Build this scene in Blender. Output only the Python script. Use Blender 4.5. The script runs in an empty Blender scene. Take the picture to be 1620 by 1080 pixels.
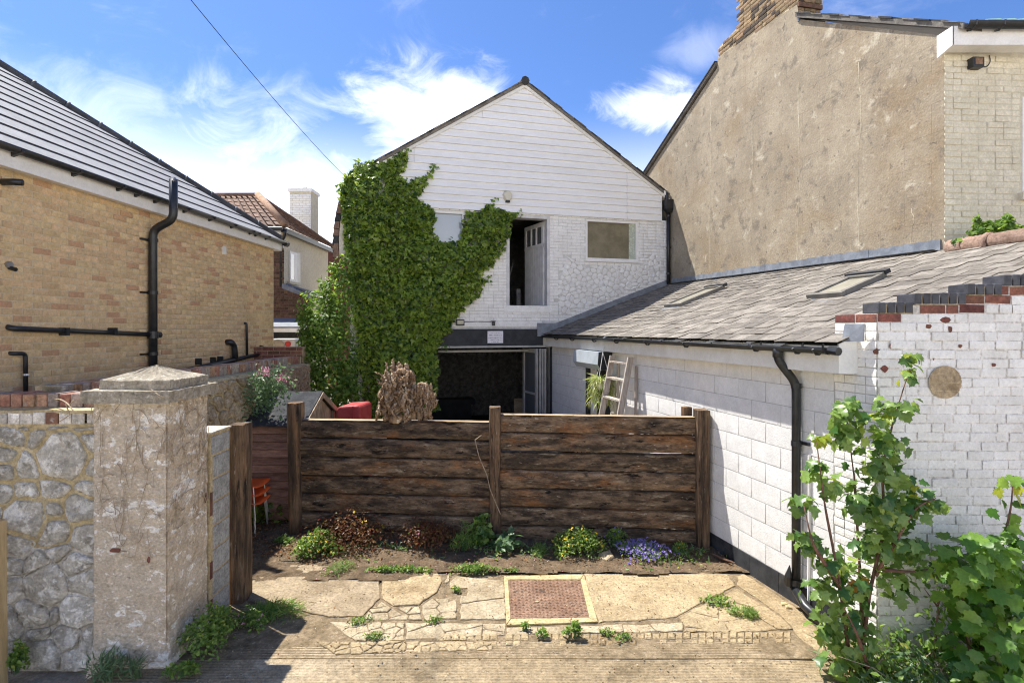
import bpy, math, random
import numpy as np
from mathutils import Vector, Matrix
R = random.Random(7)
NR = np.random.RandomState(5)
SC = bpy.context.scene
COL = SC.collection
V3 = Vector
# ---------------------------------------------------------------- camera, sky, sun, exposure
F, CX, HY, EYE = 853.0, 810.0, 519.6, 2.8           # focal length and horizon of the photograph (1620 px wide), eye height
cam_d = bpy.data.cameras.new('camera'); cam = bpy.data.objects.new('camera', cam_d); COL.objects.link(cam)
cam.location = (0, 0, EYE); cam.rotation_euler = (math.pi/2, 0, 0)
cam_d.sensor_width = 36; cam_d.lens = 36*F/1620; cam_d.shift_y = -(540-HY)/1620
cam_d.clip_start = .05; cam_d.clip_end = 2000
SC.camera = cam
SC.cycles.filter_width = 1.1
SUNDIR = V3((.43, -.29, -1)).normalized()           # direction the light travels
sun_d = bpy.data.lights.new('sun', 'SUN'); sun = bpy.data.objects.new('sun', sun_d); COL.objects.link(sun)
sun_d.energy = 2.0; sun_d.angle = math.radians(.55); sun_d.color = (1, .96, .89)
sun.rotation_euler = SUNDIR.to_track_quat('-Z', 'Y').to_euler(); sun.location = (-10, 8, 25)
SC.view_settings.view_transform = 'Standard'; SC.view_settings.look = 'None'
SC.view_settings.exposure = 2.25; SC.view_settings.gamma = 1; SC.view_settings.use_curve_mapping = False
SKY_STRENGTH = .15

def make_world():
    w = bpy.data.worlds.new('World'); SC.world = w; w.use_nodes = True
    nt = w.node_tree; nt.nodes.clear(); n = nt.nodes; L = nt.links.new
    out = n.new('ShaderNodeOutputWorld'); bg = n.new('ShaderNodeBackground')
    sky = n.new('ShaderNodeTexSky'); sky.sky_type = 'NISHITA'; sky.sun_disc = False
    sky.sun_elevation = math.asin(-SUNDIR.z); sky.sun_rotation = math.atan2(-SUNDIR.x, -SUNDIR.y)
    sky.air_density = 1.0; sky.dust_density = .6; sky.ozone_density = 1.6
    tint = n.new('ShaderNodeMix'); tint.data_type = 'RGBA'; tint.blend_type = 'MULTIPLY'; tint.inputs[0].default_value = 1
    tint.inputs[7].default_value = SKY_TINT + (1,)
    L(sky.outputs[0], tint.inputs[6])
    tc = n.new('ShaderNodeTexCoord')
    def math_(op, a, b=None, clamp=False):
        m = n.new('ShaderNodeMath'); m.operation = op; m.use_clamp = clamp
        for i, x in enumerate((a, b)):
            if x is None: continue
            if isinstance(x, (int, float)): m.inputs[i].default_value = x
            else: L(x, m.inputs[i])
        return m.outputs[0]
    def noise(scale, detail, st, rough=.6, dist=0):
        mp = n.new('ShaderNodeMapping'); mp.inputs['Scale'].default_value = st; L(tc.outputs['Generated'], mp.inputs[0])
        t = n.new('ShaderNodeTexNoise'); t.inputs['Scale'].default_value = scale; t.inputs['Detail'].default_value = detail
        t.inputs['Roughness'].default_value = rough; t.inputs['Distortion'].default_value = dist
        L(mp.outputs[0], t.inputs['Vector']); return t.outputs[0]
    def smooth(x, a, b):
        m = n.new('ShaderNodeMapRange'); m.interpolation_type = 'SMOOTHSTEP'; m.clamp = True
        m.inputs[1].default_value = a; m.inputs[2].default_value = b; L(x, m.inputs[0]); return m.outputs[0]
    big = noise(3.2, 9, (1, 1, 2.0), .62, .5)
    fine = noise(9.0, 8, (1, 1, 1.6), .65, .9)
    tot = None
    for px, py, rad, amt, thr in CLOUDS:
        d = V3(((px-CX)/F, 1, (HY-py)/F)).normalized()
        sub = n.new('ShaderNodeVectorMath'); sub.operation = 'SUBTRACT'; L(tc.outputs['Generated'], sub.inputs[0]); sub.inputs[1].default_value = d
        sc_ = n.new('ShaderNodeVectorMath'); sc_.operation = 'MULTIPLY'; L(sub.outputs[0], sc_.inputs[0]); sc_.inputs[1].default_value = (1, 1, 1.7)
        ln = n.new('ShaderNodeVectorMath'); ln.operation = 'LENGTH'; L(sc_.outputs[0], ln.inputs[0])
        fall = smooth(ln.outputs['Value'], rad, 0)
        s = math_('ADD', math_('MULTIPLY', fall, .50), math_('ADD', math_('MULTIPLY', fine, .85), math_('MULTIPLY', big, .30)))
        m = math_('MULTIPLY', math_('MULTIPLY', smooth(s, thr, thr+.5), amt), smooth(fall, 0, .25))
        tot = m if tot is None else math_('MAXIMUM', tot, m)
    wisp = math_('MULTIPLY', smooth(math_('ADD', math_('MULTIPLY', big, .6), math_('MULTIPLY', fine, .4)), .50, .85), .16)
    tot = math_('MAXIMUM', tot, wisp)
    # pale haze towards the horizon, all round
    sep = n.new('ShaderNodeSeparateXYZ'); L(tc.outputs['Generated'], sep.inputs[0])
    hz = math_('MULTIPLY', smooth(sep.outputs[2], .385, -.02), .74)
    tot = math_('MAXIMUM', tot, hz)
    tot = math_('MINIMUM', tot, 1.0)
    mix = n.new('ShaderNodeMix'); mix.data_type = 'RGBA'; L(tot, mix.inputs[0]); L(tint.outputs[2], mix.inputs[6])
    mix.inputs[7].default_value = CLOUD_COL + (1,)
    L(mix.outputs[2], bg.inputs[0]); bg.inputs[1].default_value = SKY_STRENGTH
    L(bg.outputs[0], out.inputs[0])
SKY_TINT = (.138, .188, .275)
CLOUD_COL = (6.0, 5.65, 5.05)
CLOUDS = [(690, 195, .27, .38, .64), (1030, 160, .15, .40, .72), (420, 310, .42, .2, .62),
          (180, 230, .3, .14, .6), (1110, 75, .10, .08, .62)]
make_world()

# ---------------------------------------------------------------- pixel -> place helpers (used to work out where things stand)
def at(px, py, Y): return V3(((px-CX)/F*Y, Y, EYE-(py-HY)/F*Y))
def gnd(px, py, z=0.0):
    Y = (EYE-z)*F/(py-HY); return V3(((px-CX)/F*Y, Y, z))
def line_y(px, c, m):                                # plan line X = c + m*Y seen in column px
    k = (px-CX)/F; return c/(k-m)
def hgt(py, Y): return EYE-(py-HY)/F*Y

# ---------------------------------------------------------------- objects
WM = {}
def link(o, parent=None, basis=None):
    COL.objects.link(o)
    if basis is not None: o.matrix_basis = basis
    if parent is not None:
        o.parent = parent
        o.matrix_parent_inverse = WM.get(parent, Matrix()).inverted()
    WM[o] = basis.copy() if basis is not None else Matrix()
    return o
def thing(name, label, cat, loc=(0, 0, 0), group=None, rz=0):
    o = bpy.data.objects.new(name, None); o.empty_display_size = .2
    link(o, None, Matrix.Translation(V3(loc)) @ Matrix.Rotation(rz, 4, 'Z'))
    o['label'] = label; o['category'] = cat
    if group: o['group'] = group
    return o
def tag(o, label=None, cat=None, group=None, kind=None):
    if label: o['label'] = label
    if cat: o['category'] = cat
    if group: o['group'] = group
    if kind: o['kind'] = kind
    return o
def quick_mesh(name, verts, faces_flat, counts, mat=None, smooth=False):
    verts = np.asarray(verts, dtype=np.float32); faces_flat = np.asarray(faces_flat, dtype=np.int32); counts = np.asarray(counts, dtype=np.int32)
    me = bpy.data.meshes.new(name)
    me.vertices.add(len(verts)); me.vertices.foreach_set('co', verts.ravel())
    me.loops.add(len(faces_flat)); me.loops.foreach_set('vertex_index', faces_flat)
    me.polygons.add(len(counts)); starts = np.concatenate(([0], np.cumsum(counts)[:-1])).astype(np.int32)
    me.polygons.foreach_set('loop_start', starts); me.polygons.foreach_set('loop_total', counts)
    if smooth: me.polygons.foreach_set('use_smooth', np.ones(len(counts), dtype=bool))
    me.update(calc_edges=True); me.validate()
    if mat: me.materials.append(mat)
    return me
class MB:
    def __init__(self): self.v = []; self.f = []
    def add(self, vs, fs):
        b = len(self.v); self.v += [tuple(x) for x in vs]; self.f += [tuple(i+b for i in f) for f in fs]; return self
    def obox(self, o, a, b, c):
        o, a, b, c = V3(o), V3(a), V3(b), V3(c)
        vs = [o, o+a, o+a+b, o+b, o+c, o+a+c, o+a+b+c, o+b+c]
        fs = [(0, 3, 2, 1), (4, 5, 6, 7), (0, 1, 5, 4), (1, 2, 6, 5), (2, 3, 7, 6), (3, 0, 4, 7)]
        if a.cross(b).dot(c) < 0: fs = [f[::-1] for f in fs]
        return self.add(vs, fs)
    def box(self, x0, x1, y0, y1, z0, z1): return self.obox((x0, y0, z0), (x1-x0, 0, 0), (0, y1-y0, 0), (0, 0, z1-z0))
    def prism(self, poly, ext):
        ext = V3(ext); p = [V3(q) for q in poly]; n = len(p)
        nrm = V3((0, 0, 0))
        for i in range(n): nrm += p[i].cross(p[(i+1) % n])
        if nrm.dot(ext) < 0: p = p[::-1]
        vs = p+[q+ext for q in p]
        fs = [tuple(range(n-1, -1, -1)), tuple(range(n, 2*n))]+[(i, (i+1) % n, n+(i+1) % n, n+i) for i in range(n)]
        return self.add(vs, fs)
    def poly(self, pts): return self.add(pts, [tuple(range(len(pts)))])
    def tube(self, pts, r, n=8, cap=True):
        pts = [V3(p) for p in pts]; m = len(pts)
        rs = r if isinstance(r, (list, tuple)) else [r]*m
        vs = []; fs = []; up = None
        for i, p in enumerate(pts):
            t = (pts[min(i+1, m-1)]-pts[max(i-1, 0)])
            t = t.normalized() if t.length > 1e-9 else V3((0, 0, 1))
            if up is None: up = V3((0, 0, 1)) if abs(t.z) < .9 else V3((1, 0, 0))
            a = t.cross(up)
            if a.length < 1e-4: a = t.cross(V3((0, 1, 0)))
            a.normalize(); b = a.cross(t).normalized(); up = b
            for j in range(n):
                an = 2*math.pi*j/n; vs.append(p+(a*math.cos(an)+b*math.sin(an))*rs[i])
        for i in range(m-1):
            for j in range(n):
                k = (j+1) % n; fs.append((i*n+j, i*n+k, (i+1)*n+k, (i+1)*n+j))
        if cap: fs += [tuple(range(n-1, -1, -1)), tuple(range((m-1)*n, m*n))]
        return self.add(vs, fs)
    def lathe(self, c, prof, n=16):
        c = V3(c); vs = []; fs = []
        for r, z in prof:
            for j in range(n): an = 2*math.pi*j/n; vs.append(c+V3((r*math.cos(an), r*math.sin(an), z)))
        for i in range(len(prof)-1):
            for j in range(n):
                k = (j+1) % n; fs.append((i*n+j, i*n+k, (i+1)*n+k, (i+1)*n+j))
        return self.add(vs, fs)
    def build(self, name, mat, parent=None, smooth=False, basis=None, bevel=0):
        me = bpy.data.meshes.new(name); me.from_pydata(self.v, [], self.f); me.update()
        if mat: me.materials.append(mat)
        if smooth: me.polygons.foreach_set('use_smooth', np.ones(len(me.polygons), dtype=bool))
        o = bpy.data.objects.new(name, me); link(o, parent, basis)
        if bevel:
            md = o.modifiers.new('bevel', 'BEVEL'); md.width = bevel; md.segments = 2; md.limit_method = 'ANGLE'; md.angle_limit = .7
        return o
def arc(pts, rad=.06, seg=4):                        # round the corners of a polyline
    pts = [V3(p) for p in pts]; out = [pts[0]]
    for i in range(1, len(pts)-1):
        a, b, c = pts[i-1], pts[i], pts[i+1]
        d1 = min(rad, (a-b).length*.45); d2 = min(rad, (c-b).length*.45)
        p = b+(a-b).normalized()*d1; q = b+(c-b).normalized()*d2
        for k in range(seg+1):
            t = k/seg; out.append(p*(1-t)**2+b*2*t*(1-t)+q*t*t)
    return out+[pts[-1]]
def wob(x, y, z, s=1.0):                             # cheap smooth noise
    return (math.sin(x*1.7*s+1.3)*math.cos(y*2.1*s+.4)+math.sin(z*1.9*s+x*.8*s+2.2)+math.sin(y*3.3*s-z*2.7*s+.7)*.6)/2.6

# ---------------------------------------------------------------- materials
def mat(name, c1, c2, scale=4, detail=7, rough=.85, bump=.0, bscale=40, var=.0, stretch=(1, 1, 1), spots=(), metal=0, spec=.3, per=False, hue=0, lo=.35, hi=.65, c3=None, bdetail=6, grit=None):
    m = bpy.data.materials.new(name); m.use_nodes = True; nt = m.node_tree; nt.nodes.clear(); n = nt.nodes; L = nt.links.new
    out = n.new('ShaderNodeOutputMaterial'); b = n.new('ShaderNodeBsdfPrincipled'); L(b.outputs[0], out.inputs[0])
    b.inputs['Roughness'].default_value = rough; b.inputs['Metallic'].default_value = metal; b.inputs['Specular IOR Level'].default_value = spec
    geo = n.new('ShaderNodeNewGeometry'); mp = n.new('ShaderNodeMapping'); mp.inputs['Scale'].default_value = stretch
    rnd = None
    if per or var or hue or c3:
        oi = n.new('ShaderNodeObjectInfo'); ad = n.new('ShaderNodeMath'); ad.operation = 'ADD'
        L(oi.outputs['Random'], ad.inputs[0]); L(geo.outputs['Random Per Island'], ad.inputs[1])
        fr = n.new('ShaderNodeMath'); fr.operation = 'FRACT'; L(ad.outputs[0], fr.inputs[0]); rnd = fr.outputs[0]
    if per:
        sc_ = n.new('ShaderNodeVectorMath'); sc_.operation = 'SCALE'; sc_.inputs['Scale'].default_value = 37; 
        cb = n.new('ShaderNodeCombineXYZ'); L(rnd, cb.inputs[0]); L(rnd, cb.inputs[1]); L(rnd, cb.inputs[2]); L(cb.outputs[0], sc_.inputs[0])
        av = n.new('ShaderNodeVectorMath'); av.operation = 'ADD'; L(geo.outputs['Position'], av.inputs[0]); L(sc_.outputs[0], av.inputs[1]); L(av.outputs[0], mp.inputs[0])
    else: L(geo.outputs['Position'], mp.inputs[0])
    def noise(s, d=7, r=.6, dist=0, off=0):
        t = n.new('ShaderNodeTexNoise'); t.noise_dimensions = '4D' if off else '3D'
        if off: t.inputs['W'].default_value = off
        t.inputs['Scale'].default_value = s; t.inputs['Detail'].default_value = d; t.inputs['Roughness'].default_value = r; t.inputs['Distortion'].default_value = dist
        L(mp.outputs[0], t.inputs['Vector']); return t.outputs[0]
    def ramp(x, a, c):
        r = n.new('ShaderNodeMapRange'); r.interpolation_type = 'SMOOTHSTEP'; r.inputs[1].default_value = a; r.inputs[2].default_value = c; L(x, r.inputs[0]); return r.outputs[0]
    def mix(f, a, c, blend='MIX'):
        x = n.new('ShaderNodeMix'); x.data_type = 'RGBA'; x.blend_type = blend
        for s, val in ((0, f), (6, a), (7, c)):
            if isinstance(val, (int, float)): x.inputs[s].default_value = val
            elif isinstance(val, tuple): x.inputs[s].default_value = tuple(val)+(1,)
            else: L(val, x.inputs[s])
        return x.outputs[2]
    col = mix(ramp(noise(scale, detail), lo, hi), tuple(c1), tuple(c2))
    if c3:                                            # some pieces in a third colour
        col = mix(ramp(rnd, c3[1]-.03, c3[1]+.03), tuple(c3[0]), col)
    for i, (sc, s, t0, t1, *rest) in enumerate(spots):
        amt = rest[0] if rest else 1
        f = ramp(noise(s, 8, .65, .4, 3.1+i*7), t0, t1)
        if amt != 1:
            mm = n.new('ShaderNodeMath'); mm.operation = 'MULTIPLY'; L(f, mm.inputs[0]); mm.inputs[1].default_value = amt; f = mm.outputs[0]
        col = mix(f, col, tuple(sc))
    if grit is None: grit = .34 if rough >= .85 else (.16 if rough >= .65 else .06)
    if grit:
        for gs, ga in ((38, grit), (11, grit*.6)):
            g = n.new('ShaderNodeTexNoise'); g.inputs['Scale'].default_value = gs; g.inputs['Detail'].default_value = 5; g.inputs['Roughness'].default_value = .7; L(mp.outputs[0], g.inputs['Vector'])
            gr = n.new('ShaderNodeMapRange'); gr.inputs[1].default_value = .32; gr.inputs[2].default_value = .68; gr.inputs[3].default_value = 1-ga; gr.inputs[4].default_value = 1+ga; L(g.outputs[0], gr.inputs[0])
            gc = n.new('ShaderNodeCombineXYZ'); [L(gr.outputs[0], gc.inputs[q]) for q in range(3)]
            col = mix(1.0, col, gc.outputs[0], 'MULTIPLY')
    if var or hue:
        hs = n.new('ShaderNodeHueSaturation'); L(col, hs.inputs['Color'])
        r = n.new('ShaderNodeMapRange'); r.inputs[3].default_value = 1-var; r.inputs[4].default_value = 1+var; L(rnd, r.inputs[0]); L(r.outputs[0], hs.inputs['Value'])
        if hue:
            m2 = n.new('ShaderNodeMath'); m2.operation = 'MULTIPLY'; L(rnd, m2.inputs[0]); m2.inputs[1].default_value = 7.31
            f2 = n.new('ShaderNodeMath'); f2.operation = 'FRACT'; L(m2.outputs[0], f2.inputs[0])
            r2 = n.new('ShaderNodeMapRange'); r2.inputs[3].default_value = .5-hue; r2.inputs[4].default_value = .5+hue; L(f2.outputs[0], r2.inputs[0]); L(r2.outputs[0], hs.inputs['Hue'])
        col = hs.outputs[0]
    L(col, b.inputs['Base Color'])
    if bump:
        bp = n.new('ShaderNodeBump'); bp.inputs['Strength'].default_value = 1; bp.inputs['Distance'].default_value = bump
        L(noise(bscale, bdetail, .65), bp.inputs['Height']); L(bp.outputs[0], b.inputs['Normal'])
    return m
def leaf_mat(name, dark, light, trans=.45, gloss=.35, yellow=None):
    m = bpy.data.materials.new(name); m.use_nodes = True; nt = m.node_tree; nt.nodes.clear(); n = nt.nodes; L = nt.links.new
    out = n.new('ShaderNodeOutputMaterial'); geo = n.new('ShaderNodeNewGeometry'); oi = n.new('ShaderNodeObjectInfo')
    ad = n.new('ShaderNodeMath'); ad.operation = 'ADD'; L(oi.outputs['Random'], ad.inputs[0]); L(geo.outputs['Random Per Island'], ad.inputs[1])
    fr = n.new('ShaderNodeMath'); fr.operation = 'FRACT'; L(ad.outputs[0], fr.inputs[0])
    cr = n.new('ShaderNodeValToRGB'); L(fr.outputs[0], cr.inputs[0])
    cr.color_ramp.elements[0].color = dark+(1,); cr.color_ramp.elements[1].color = light+(1,); cr.color_ramp.elements[0].position = .1
    if yellow:
        e = cr.color_ramp.elements.new(.93); e.color = light+(1,); cr.color_ramp.elements[-1].color = yellow+(1,)
    t = n.new('ShaderNodeTexNoise'); t.inputs['Scale'].default_value = 45; L(geo.outputs['Position'], t.inputs['Vector'])
    hs = n.new('ShaderNodeHueSaturation'); L(cr.outputs[0], hs.inputs['Color'])
    mr = n.new('ShaderNodeMapRange'); mr.inputs[3].default_value = .65; mr.inputs[4].default_value = 1.35; L(t.outputs[0], mr.inputs[0]); L(mr.outputs[0], hs.inputs['Value'])
    b = n.new('ShaderNodeBsdfPrincipled'); b.inputs['Roughness'].default_value = .36; b.inputs['Specular IOR Level'].default_value = gloss
    L(hs.outputs[0], b.inputs['Base Color'])
    tr = n.new('ShaderNodeBsdfTranslucent'); h2 = n.new('ShaderNodeHueSaturation'); L(hs.outputs[0], h2.inputs['Color'])
    h2.inputs['Hue'].default_value = .48; h2.inputs['Value'].default_value = 1.7; h2.inputs['Saturation'].default_value = 1.05
    L(h2.outputs[0], tr.inputs[0])
    mx = n.new('ShaderNodeMixShader'); mx.inputs[0].default_value = trans; L(b.outputs[0], mx.inputs[1]); L(tr.outputs[0], mx.inputs[2]); L(mx.outputs[0], out.inputs[0])
    return m
def glass_mat(name, col=(.02, .025, .03), rough=.03, spec=.8):
    m = bpy.data.materials.new(name); m.use_nodes = True; b = m.node_tree.nodes['Principled BSDF']
    b.inputs['Base Color'].default_value = col+(1,); b.inputs['Roughness'].default_value = rough; b.inputs['Specular IOR Level'].default_value = spec; b.inputs['IOR'].default_value = 1.6
    b.inputs['Coat Weight'].default_value = .6; b.inputs['Coat Roughness'].default_value = .02
    return m
M = {}
M['black'] = mat('black_plastic', (.012, .013, .015), (.025, .026, .028), 12, rough=.38, spec=.5, spots=[((.09, .085, .08), 6, .6, .8, .4)])
M['white_upvc'] = mat('white_upvc', (.78, .76, .72), (.84, .82, .79), 5, rough=.4, spots=[((.5, .46, .38), 7, .66, .85, .35)])
M['cream_upvc'] = mat('cream_upvc', (.70, .67, .60), (.78, .76, .70), 4, rough=.45, spots=[((.42, .36, .27), 9, .62, .85, .4)])
M['ybrick'] = mat('yellow_brick', (.60, .415, .22), (.69, .505, .285), 9, rough=.9, bump=.005, bscale=90, var=.12, hue=.006, per=True, grit=.16, c3=((.60, .36, .20), .10), spots=[((.74, .59, .36), 22, .55, .75, .6), ((.27, .17, .08), 40, .66, .74, .6)])
M['ymortar'] = mat('pale_brick_mortar', (.68, .57, .39), (.60, .49, .33), 14, rough=.95, bump=.003, bscale=120, grit=.15)
M['roof_tile'] = mat('grey_concrete_tile', (.21, .21, .215), (.26, .26, .265), 3, rough=.75, var=.04, bump=.002, bscale=60, grit=.14, spots=[((.22, .22, .225), 5, .5, .8, .5)])
M['tile_edge_shade'] = mat('shaded_tile_edge', (.05, .052, .058), (.08, .08, .085), 6, rough=.7)
M['white_paint'] = mat('white_masonry_paint', (.80, .78, .74), (.86, .845, .81), 3, rough=.75, bump=.005, bscale=60, var=.03, grit=.10, spots=[((.56, .53, .47), 2.2, .6, .85, .45), ((.40, .35, .28), 12, .68, .8, .45), ((.52, .47, .4), 30, .66, .74, .4)])
M['block_paint'] = mat('painted_block', (.70, .69, .66), (.76, .75, .72), 6, rough=.75, bump=.006, bscale=80, var=.04, grit=.07, spots=[((.40, .38, .34), 46, .65, .69, .8), ((.56, .54, .49), 3, .5, .85, .5), ((.5, .475, .43), 14, .62, .76, .5)])
M['block_joint'] = mat('painted_joint', (.40, .385, .35), (.50, .485, .45), 9, rough=.85, grit=.1)
M['brick_paint'] = mat('flaking_white_paint_brick', (.76, .735, .69), (.83, .81, .77), 5, rough=.8, bump=.007, bscale=45, var=.06, per=False, detail=10, grit=.10, spots=[((.52, .48, .42), 2.6, .58, .85, .5), ((.46, .2, .13), 5.5, .715, .735, .9), ((.42, .38, .32), 26, .66, .75, .6), ((.62, .585, .53), 1.2, .5, .75, .6)])
M['paint_joint'] = mat('dirty_paint_joint', (.50, .46, .40), (.70, .67, .62), 5, rough=.9, bump=.005, bscale=60, lo=.3, hi=.6)
M['red_brick'] = mat('bare_red_brick', (.21, .082, .055), (.15, .066, .05), 9, rough=.9, bump=.004, bscale=70, var=.3, hue=.015, per=True, spots=[((.42, .38, .34), 14, .64, .8, .5)])
M['blue_brick'] = mat('blue_engineering_brick', (.045, .046, .055), (.075, .075, .085), 14, rough=.55, bump=.002, bscale=60, var=.25, per=True, spots=[((.23, .22, .21), 12, .68, .8, .35)])
M['lime_mortar'] = mat('sandy_mortar', (.42, .33, .2), (.5, .41, .27), 12, rough=.95, bump=.006, bscale=45)
M['plinth'] = mat('black_plinth_paint', (.022, .024, .028), (.05, .052, .056), 5, rough=.6, bump=.003, bscale=50, spots=[((.2, .16, .1), 3.5, .55, .8, .6)])
M['slate'] = mat('weathered_slate', (.14, .122, .102), (.215, .192, .162), 7, rough=.72, bump=.006, bscale=30, var=.3, per=True, grit=.22, spots=[((.30, .275, .245), 9, .56, .78, .7), ((.42, .29, .11), 8, .73, .77, .8), ((.07, .062, .057), 5, .58, .78, .6)])
M['underlay'] = mat('dark_underlay', (.03, .03, .03), (.05, .05, .05), 5)
M['lead'] = mat('lead_flashing', (.16, .175, .2), (.25, .27, .3), 6, rough=.5, spec=.5, bump=.004, bscale=14, spots=[((.4, .42, .45), 8, .62, .8, .5)])
M['render'] = mat('old_sand_render', (.29, .24, .17), (.37, .31, .222), 1.3, rough=.95, bump=.007, bscale=30, bdetail=11, detail=12, grit=.16, spots=[((.26, .18, .10), .9, .47, .68, .65), ((.16, .135, .105), 4, .53, .65, .7), ((.52, .46, .35), 3.6, .565, .68, .8), ((.11, .092, .073), 9, .595, .67, .75), ((.52, .46, .36), 24, .60, .68, .65)])
M['cream_paint'] = mat('cream_painted_brick', (.62, .56, .42), (.69, .63, .49), 3, rough=.75, bump=.004, bscale=40, var=.03, spots=[((.42, .38, .3), 8, .66, .82, .5)])
M['cream_joint'] = mat('cream_joint', (.54, .485, .36), (.62, .565, .43), 8, rough=.85, grit=.1)
M['stock_brick'] = mat('old_stock_brick', (.29, .20, .11), (.19, .13, .08), 8, rough=.95, bump=.006, bscale=60, var=.35, hue=.012, per=True, c3=((.09, .07, .055), .25), spots=[((.42, .34, .2), 14, .6, .75, .6)])
M['stock_pale'] = mat('bare_pale_brick', (.33, .24, .14), (.43, .335, .215), 9, rough=.95, bump=.008, bscale=45, spots=[((.18, .13, .08), 7, .55, .7, .7), ((.7, .66, .58), 9, .66, .72, .7)])
M['brown_brick'] = mat('dark_brown_brick', (.17, .095, .06), (.10, .06, .045), 8, rough=.95, var=.35, hue=.015, per=True)
M['boards'] = mat('white_weatherboard', (.82, .81, .79), (.87, .86, .845), 2.5, rough=.5, var=.015, bump=.001, bscale=30, stretch=(.4, .4, 3), spots=[((.66, .63, .58), 2, .6, .9, .35)])
M['black_paint'] = mat('black_painted_timber', (.018, .02, .024), (.035, .037, .042), 5, rough=.55, spots=[((.12, .12, .12), 16, .66, .78, .4)])
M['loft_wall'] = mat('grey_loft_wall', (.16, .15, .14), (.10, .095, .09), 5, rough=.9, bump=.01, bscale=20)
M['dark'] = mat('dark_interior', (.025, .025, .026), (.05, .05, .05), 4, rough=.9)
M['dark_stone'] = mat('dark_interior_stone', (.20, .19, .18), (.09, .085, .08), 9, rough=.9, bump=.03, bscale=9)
M['door_paint'] = mat('worn_door_paint', (.58, .57, .56), (.68, .67, .66), 6, rough=.6, spots=[((.36, .3, .25), 11, .66, .78, .5)])
M['bifold'] = mat('beige_bifold_frame', (.34, .33, .30), (.42, .41, .37), 5, rough=.5, spec=.4)
M['glass'] = glass_mat('window_glass', (.12, .13, .135))
M['glass_sky'] = glass_mat('sky_reflection_glass', (.30, .34, .38), .05)  # reflected sky put into the glass colour
M['olive_pane'] = mat('mottled_olive_pane', (.22, .195, .125), (.15, .13, .08), 3.5, rough=.32, spec=.5, spots=[((.3, .28, .19), 5, .55, .8, .6)])  # olive mottling coloured on the pane itself
M['sleeper'] = mat('creosoted_oak', (.055, .039, .027), (.21, .142, .088), 7, rough=.88, bump=.032, bscale=30, bdetail=12, stretch=(.42, 1, 1.7), detail=14, per=True, var=.22, lo=.37, hi=.63, grit=.42,
    spots=[((.29, .125, .04), 2.2, .52, .66, .7), ((.40, .32, .22), 8, .56, .70, .8), ((.007, .0055, .0045), 10, .56, .65, .95), ((.52, .45, .36), 26, .61, .69, .75), ((.010, .008, .006), 30, .59, .66, .85)])
M['post'] = mat('weathered_oak_post', (.045, .031, .022), (.18, .115, .067), 8, rough=.88, bump=.024, bscale=28, bdetail=12, stretch=(1.4, 1, .16), detail=14, per=True, grit=.4,
    spots=[((.26, .112, .036), 3, .50, .68, .7), ((.36, .29, .21), 10, .57, .70, .8), ((.008, .006, .005), 13, .555, .65, .9), ((.46, .40, .32), 30, .62, .69, .65)])
M['sleeper_top'] = M['sleeper']
M['lichen_wood'] = mat('bleached_wood', (.40, .31, .2), (.28, .2, .12), 6, rough=.9, bump=.006, bscale=20, stretch=(.2, 1, 1), spots=[((.5, .34, .06), 5, .6, .7, .8)])
M['drift'] = mat('bleached_driftwood', (.36, .25, .155), (.20, .12, .068), 12, rough=.88, bump=.02, bscale=30, bdetail=11, stretch=(1, 1, .35), grit=.4, spots=[((.60, .50, .37), 11, .53, .64, .85), ((.03, .02, .013), 14, .57, .66, .95), ((.34, .15, .045), 5, .60, .72, .6)])
M['ladder'] = mat('grey_weathered_timber', (.33, .28, .235), (.44, .39, .34), 10, rough=.85, stretch=(1, 1, .15), bump=.003, bscale=40, spots=[((.2, .16, .13), 12, .6, .75, .5)])
M['shed'] = mat('pinkish_stained_boards', (.25, .145, .105), (.34, .205, .15), 5, rough=.85, stretch=(.2, 1, 1), bump=.004, bscale=30, var=.15, spots=[((.15, .09, .065), 10, .6, .75, .6)])
M['felt'] = mat('roofing_felt', (.035, .037, .042), (.06, .062, .066), 5, rough=.95, bump=.008, bscale=160, spots=[((.24, .195, .14), 7, .64, .74, .8), ((.15, .13, .11), 2.5, .56, .72, .6)])
M['old_boards'] = mat('bleached_boards', (.38, .30, .21), (.27, .2, .135), 8, rough=.9, stretch=(1, 1, .3), bump=.004, bscale=25, spots=[((.15, .1, .06), 9, .62, .74, .6)])
M['stone'] = mat('grey_ragstone', (.43, .39, .32), (.58, .535, .45), 5.5, rough=.92, bump=.06, bscale=14, bdetail=13, detail=12, var=.14, per=True, grit=.28, spots=[((.84, .80, .72), 7, .50, .57, .85), ((.19, .16, .115), 8, .59, .69, .7), ((.48, .37, .2), 3, .58, .76, .5), ((.82, .78, .71), 28, .58, .64, .7)])
M['skylight_frame'] = mat('grey_brown_skylight_frame', (.15, .14, .12), (.2, .185, .16), 6, rough=.5)
M['old_stone'] = mat('brown_old_stone', (.34, .265, .165), (.46, .38, .26), 6, rough=.95, bump=.05, bscale=16, bdetail=12, detail=12, var=.25, per=True, spots=[((.62, .57, .48), 7, .56, .66, .75), ((.12, .095, .065), 8, .58, .7, .8)])
M['stone_mortar'] = mat('yellow_stone_mortar', (.42, .325, .17), (.48, .39, .235), 7, rough=.96, bump=.012, bscale=28, spots=[((.24, .2, .14), 6, .62, .78, .6)])
M['pale_mortar'] = mat('pale_stone_mortar', (.50, .455, .38), (.40, .355, .28), 7, rough=.96, bump=.02, bscale=24, bdetail=11, spots=[((.74, .71, .65), 6, .55, .64, .75), ((.2, .17, .13), 8, .62, .73, .6)])
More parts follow.
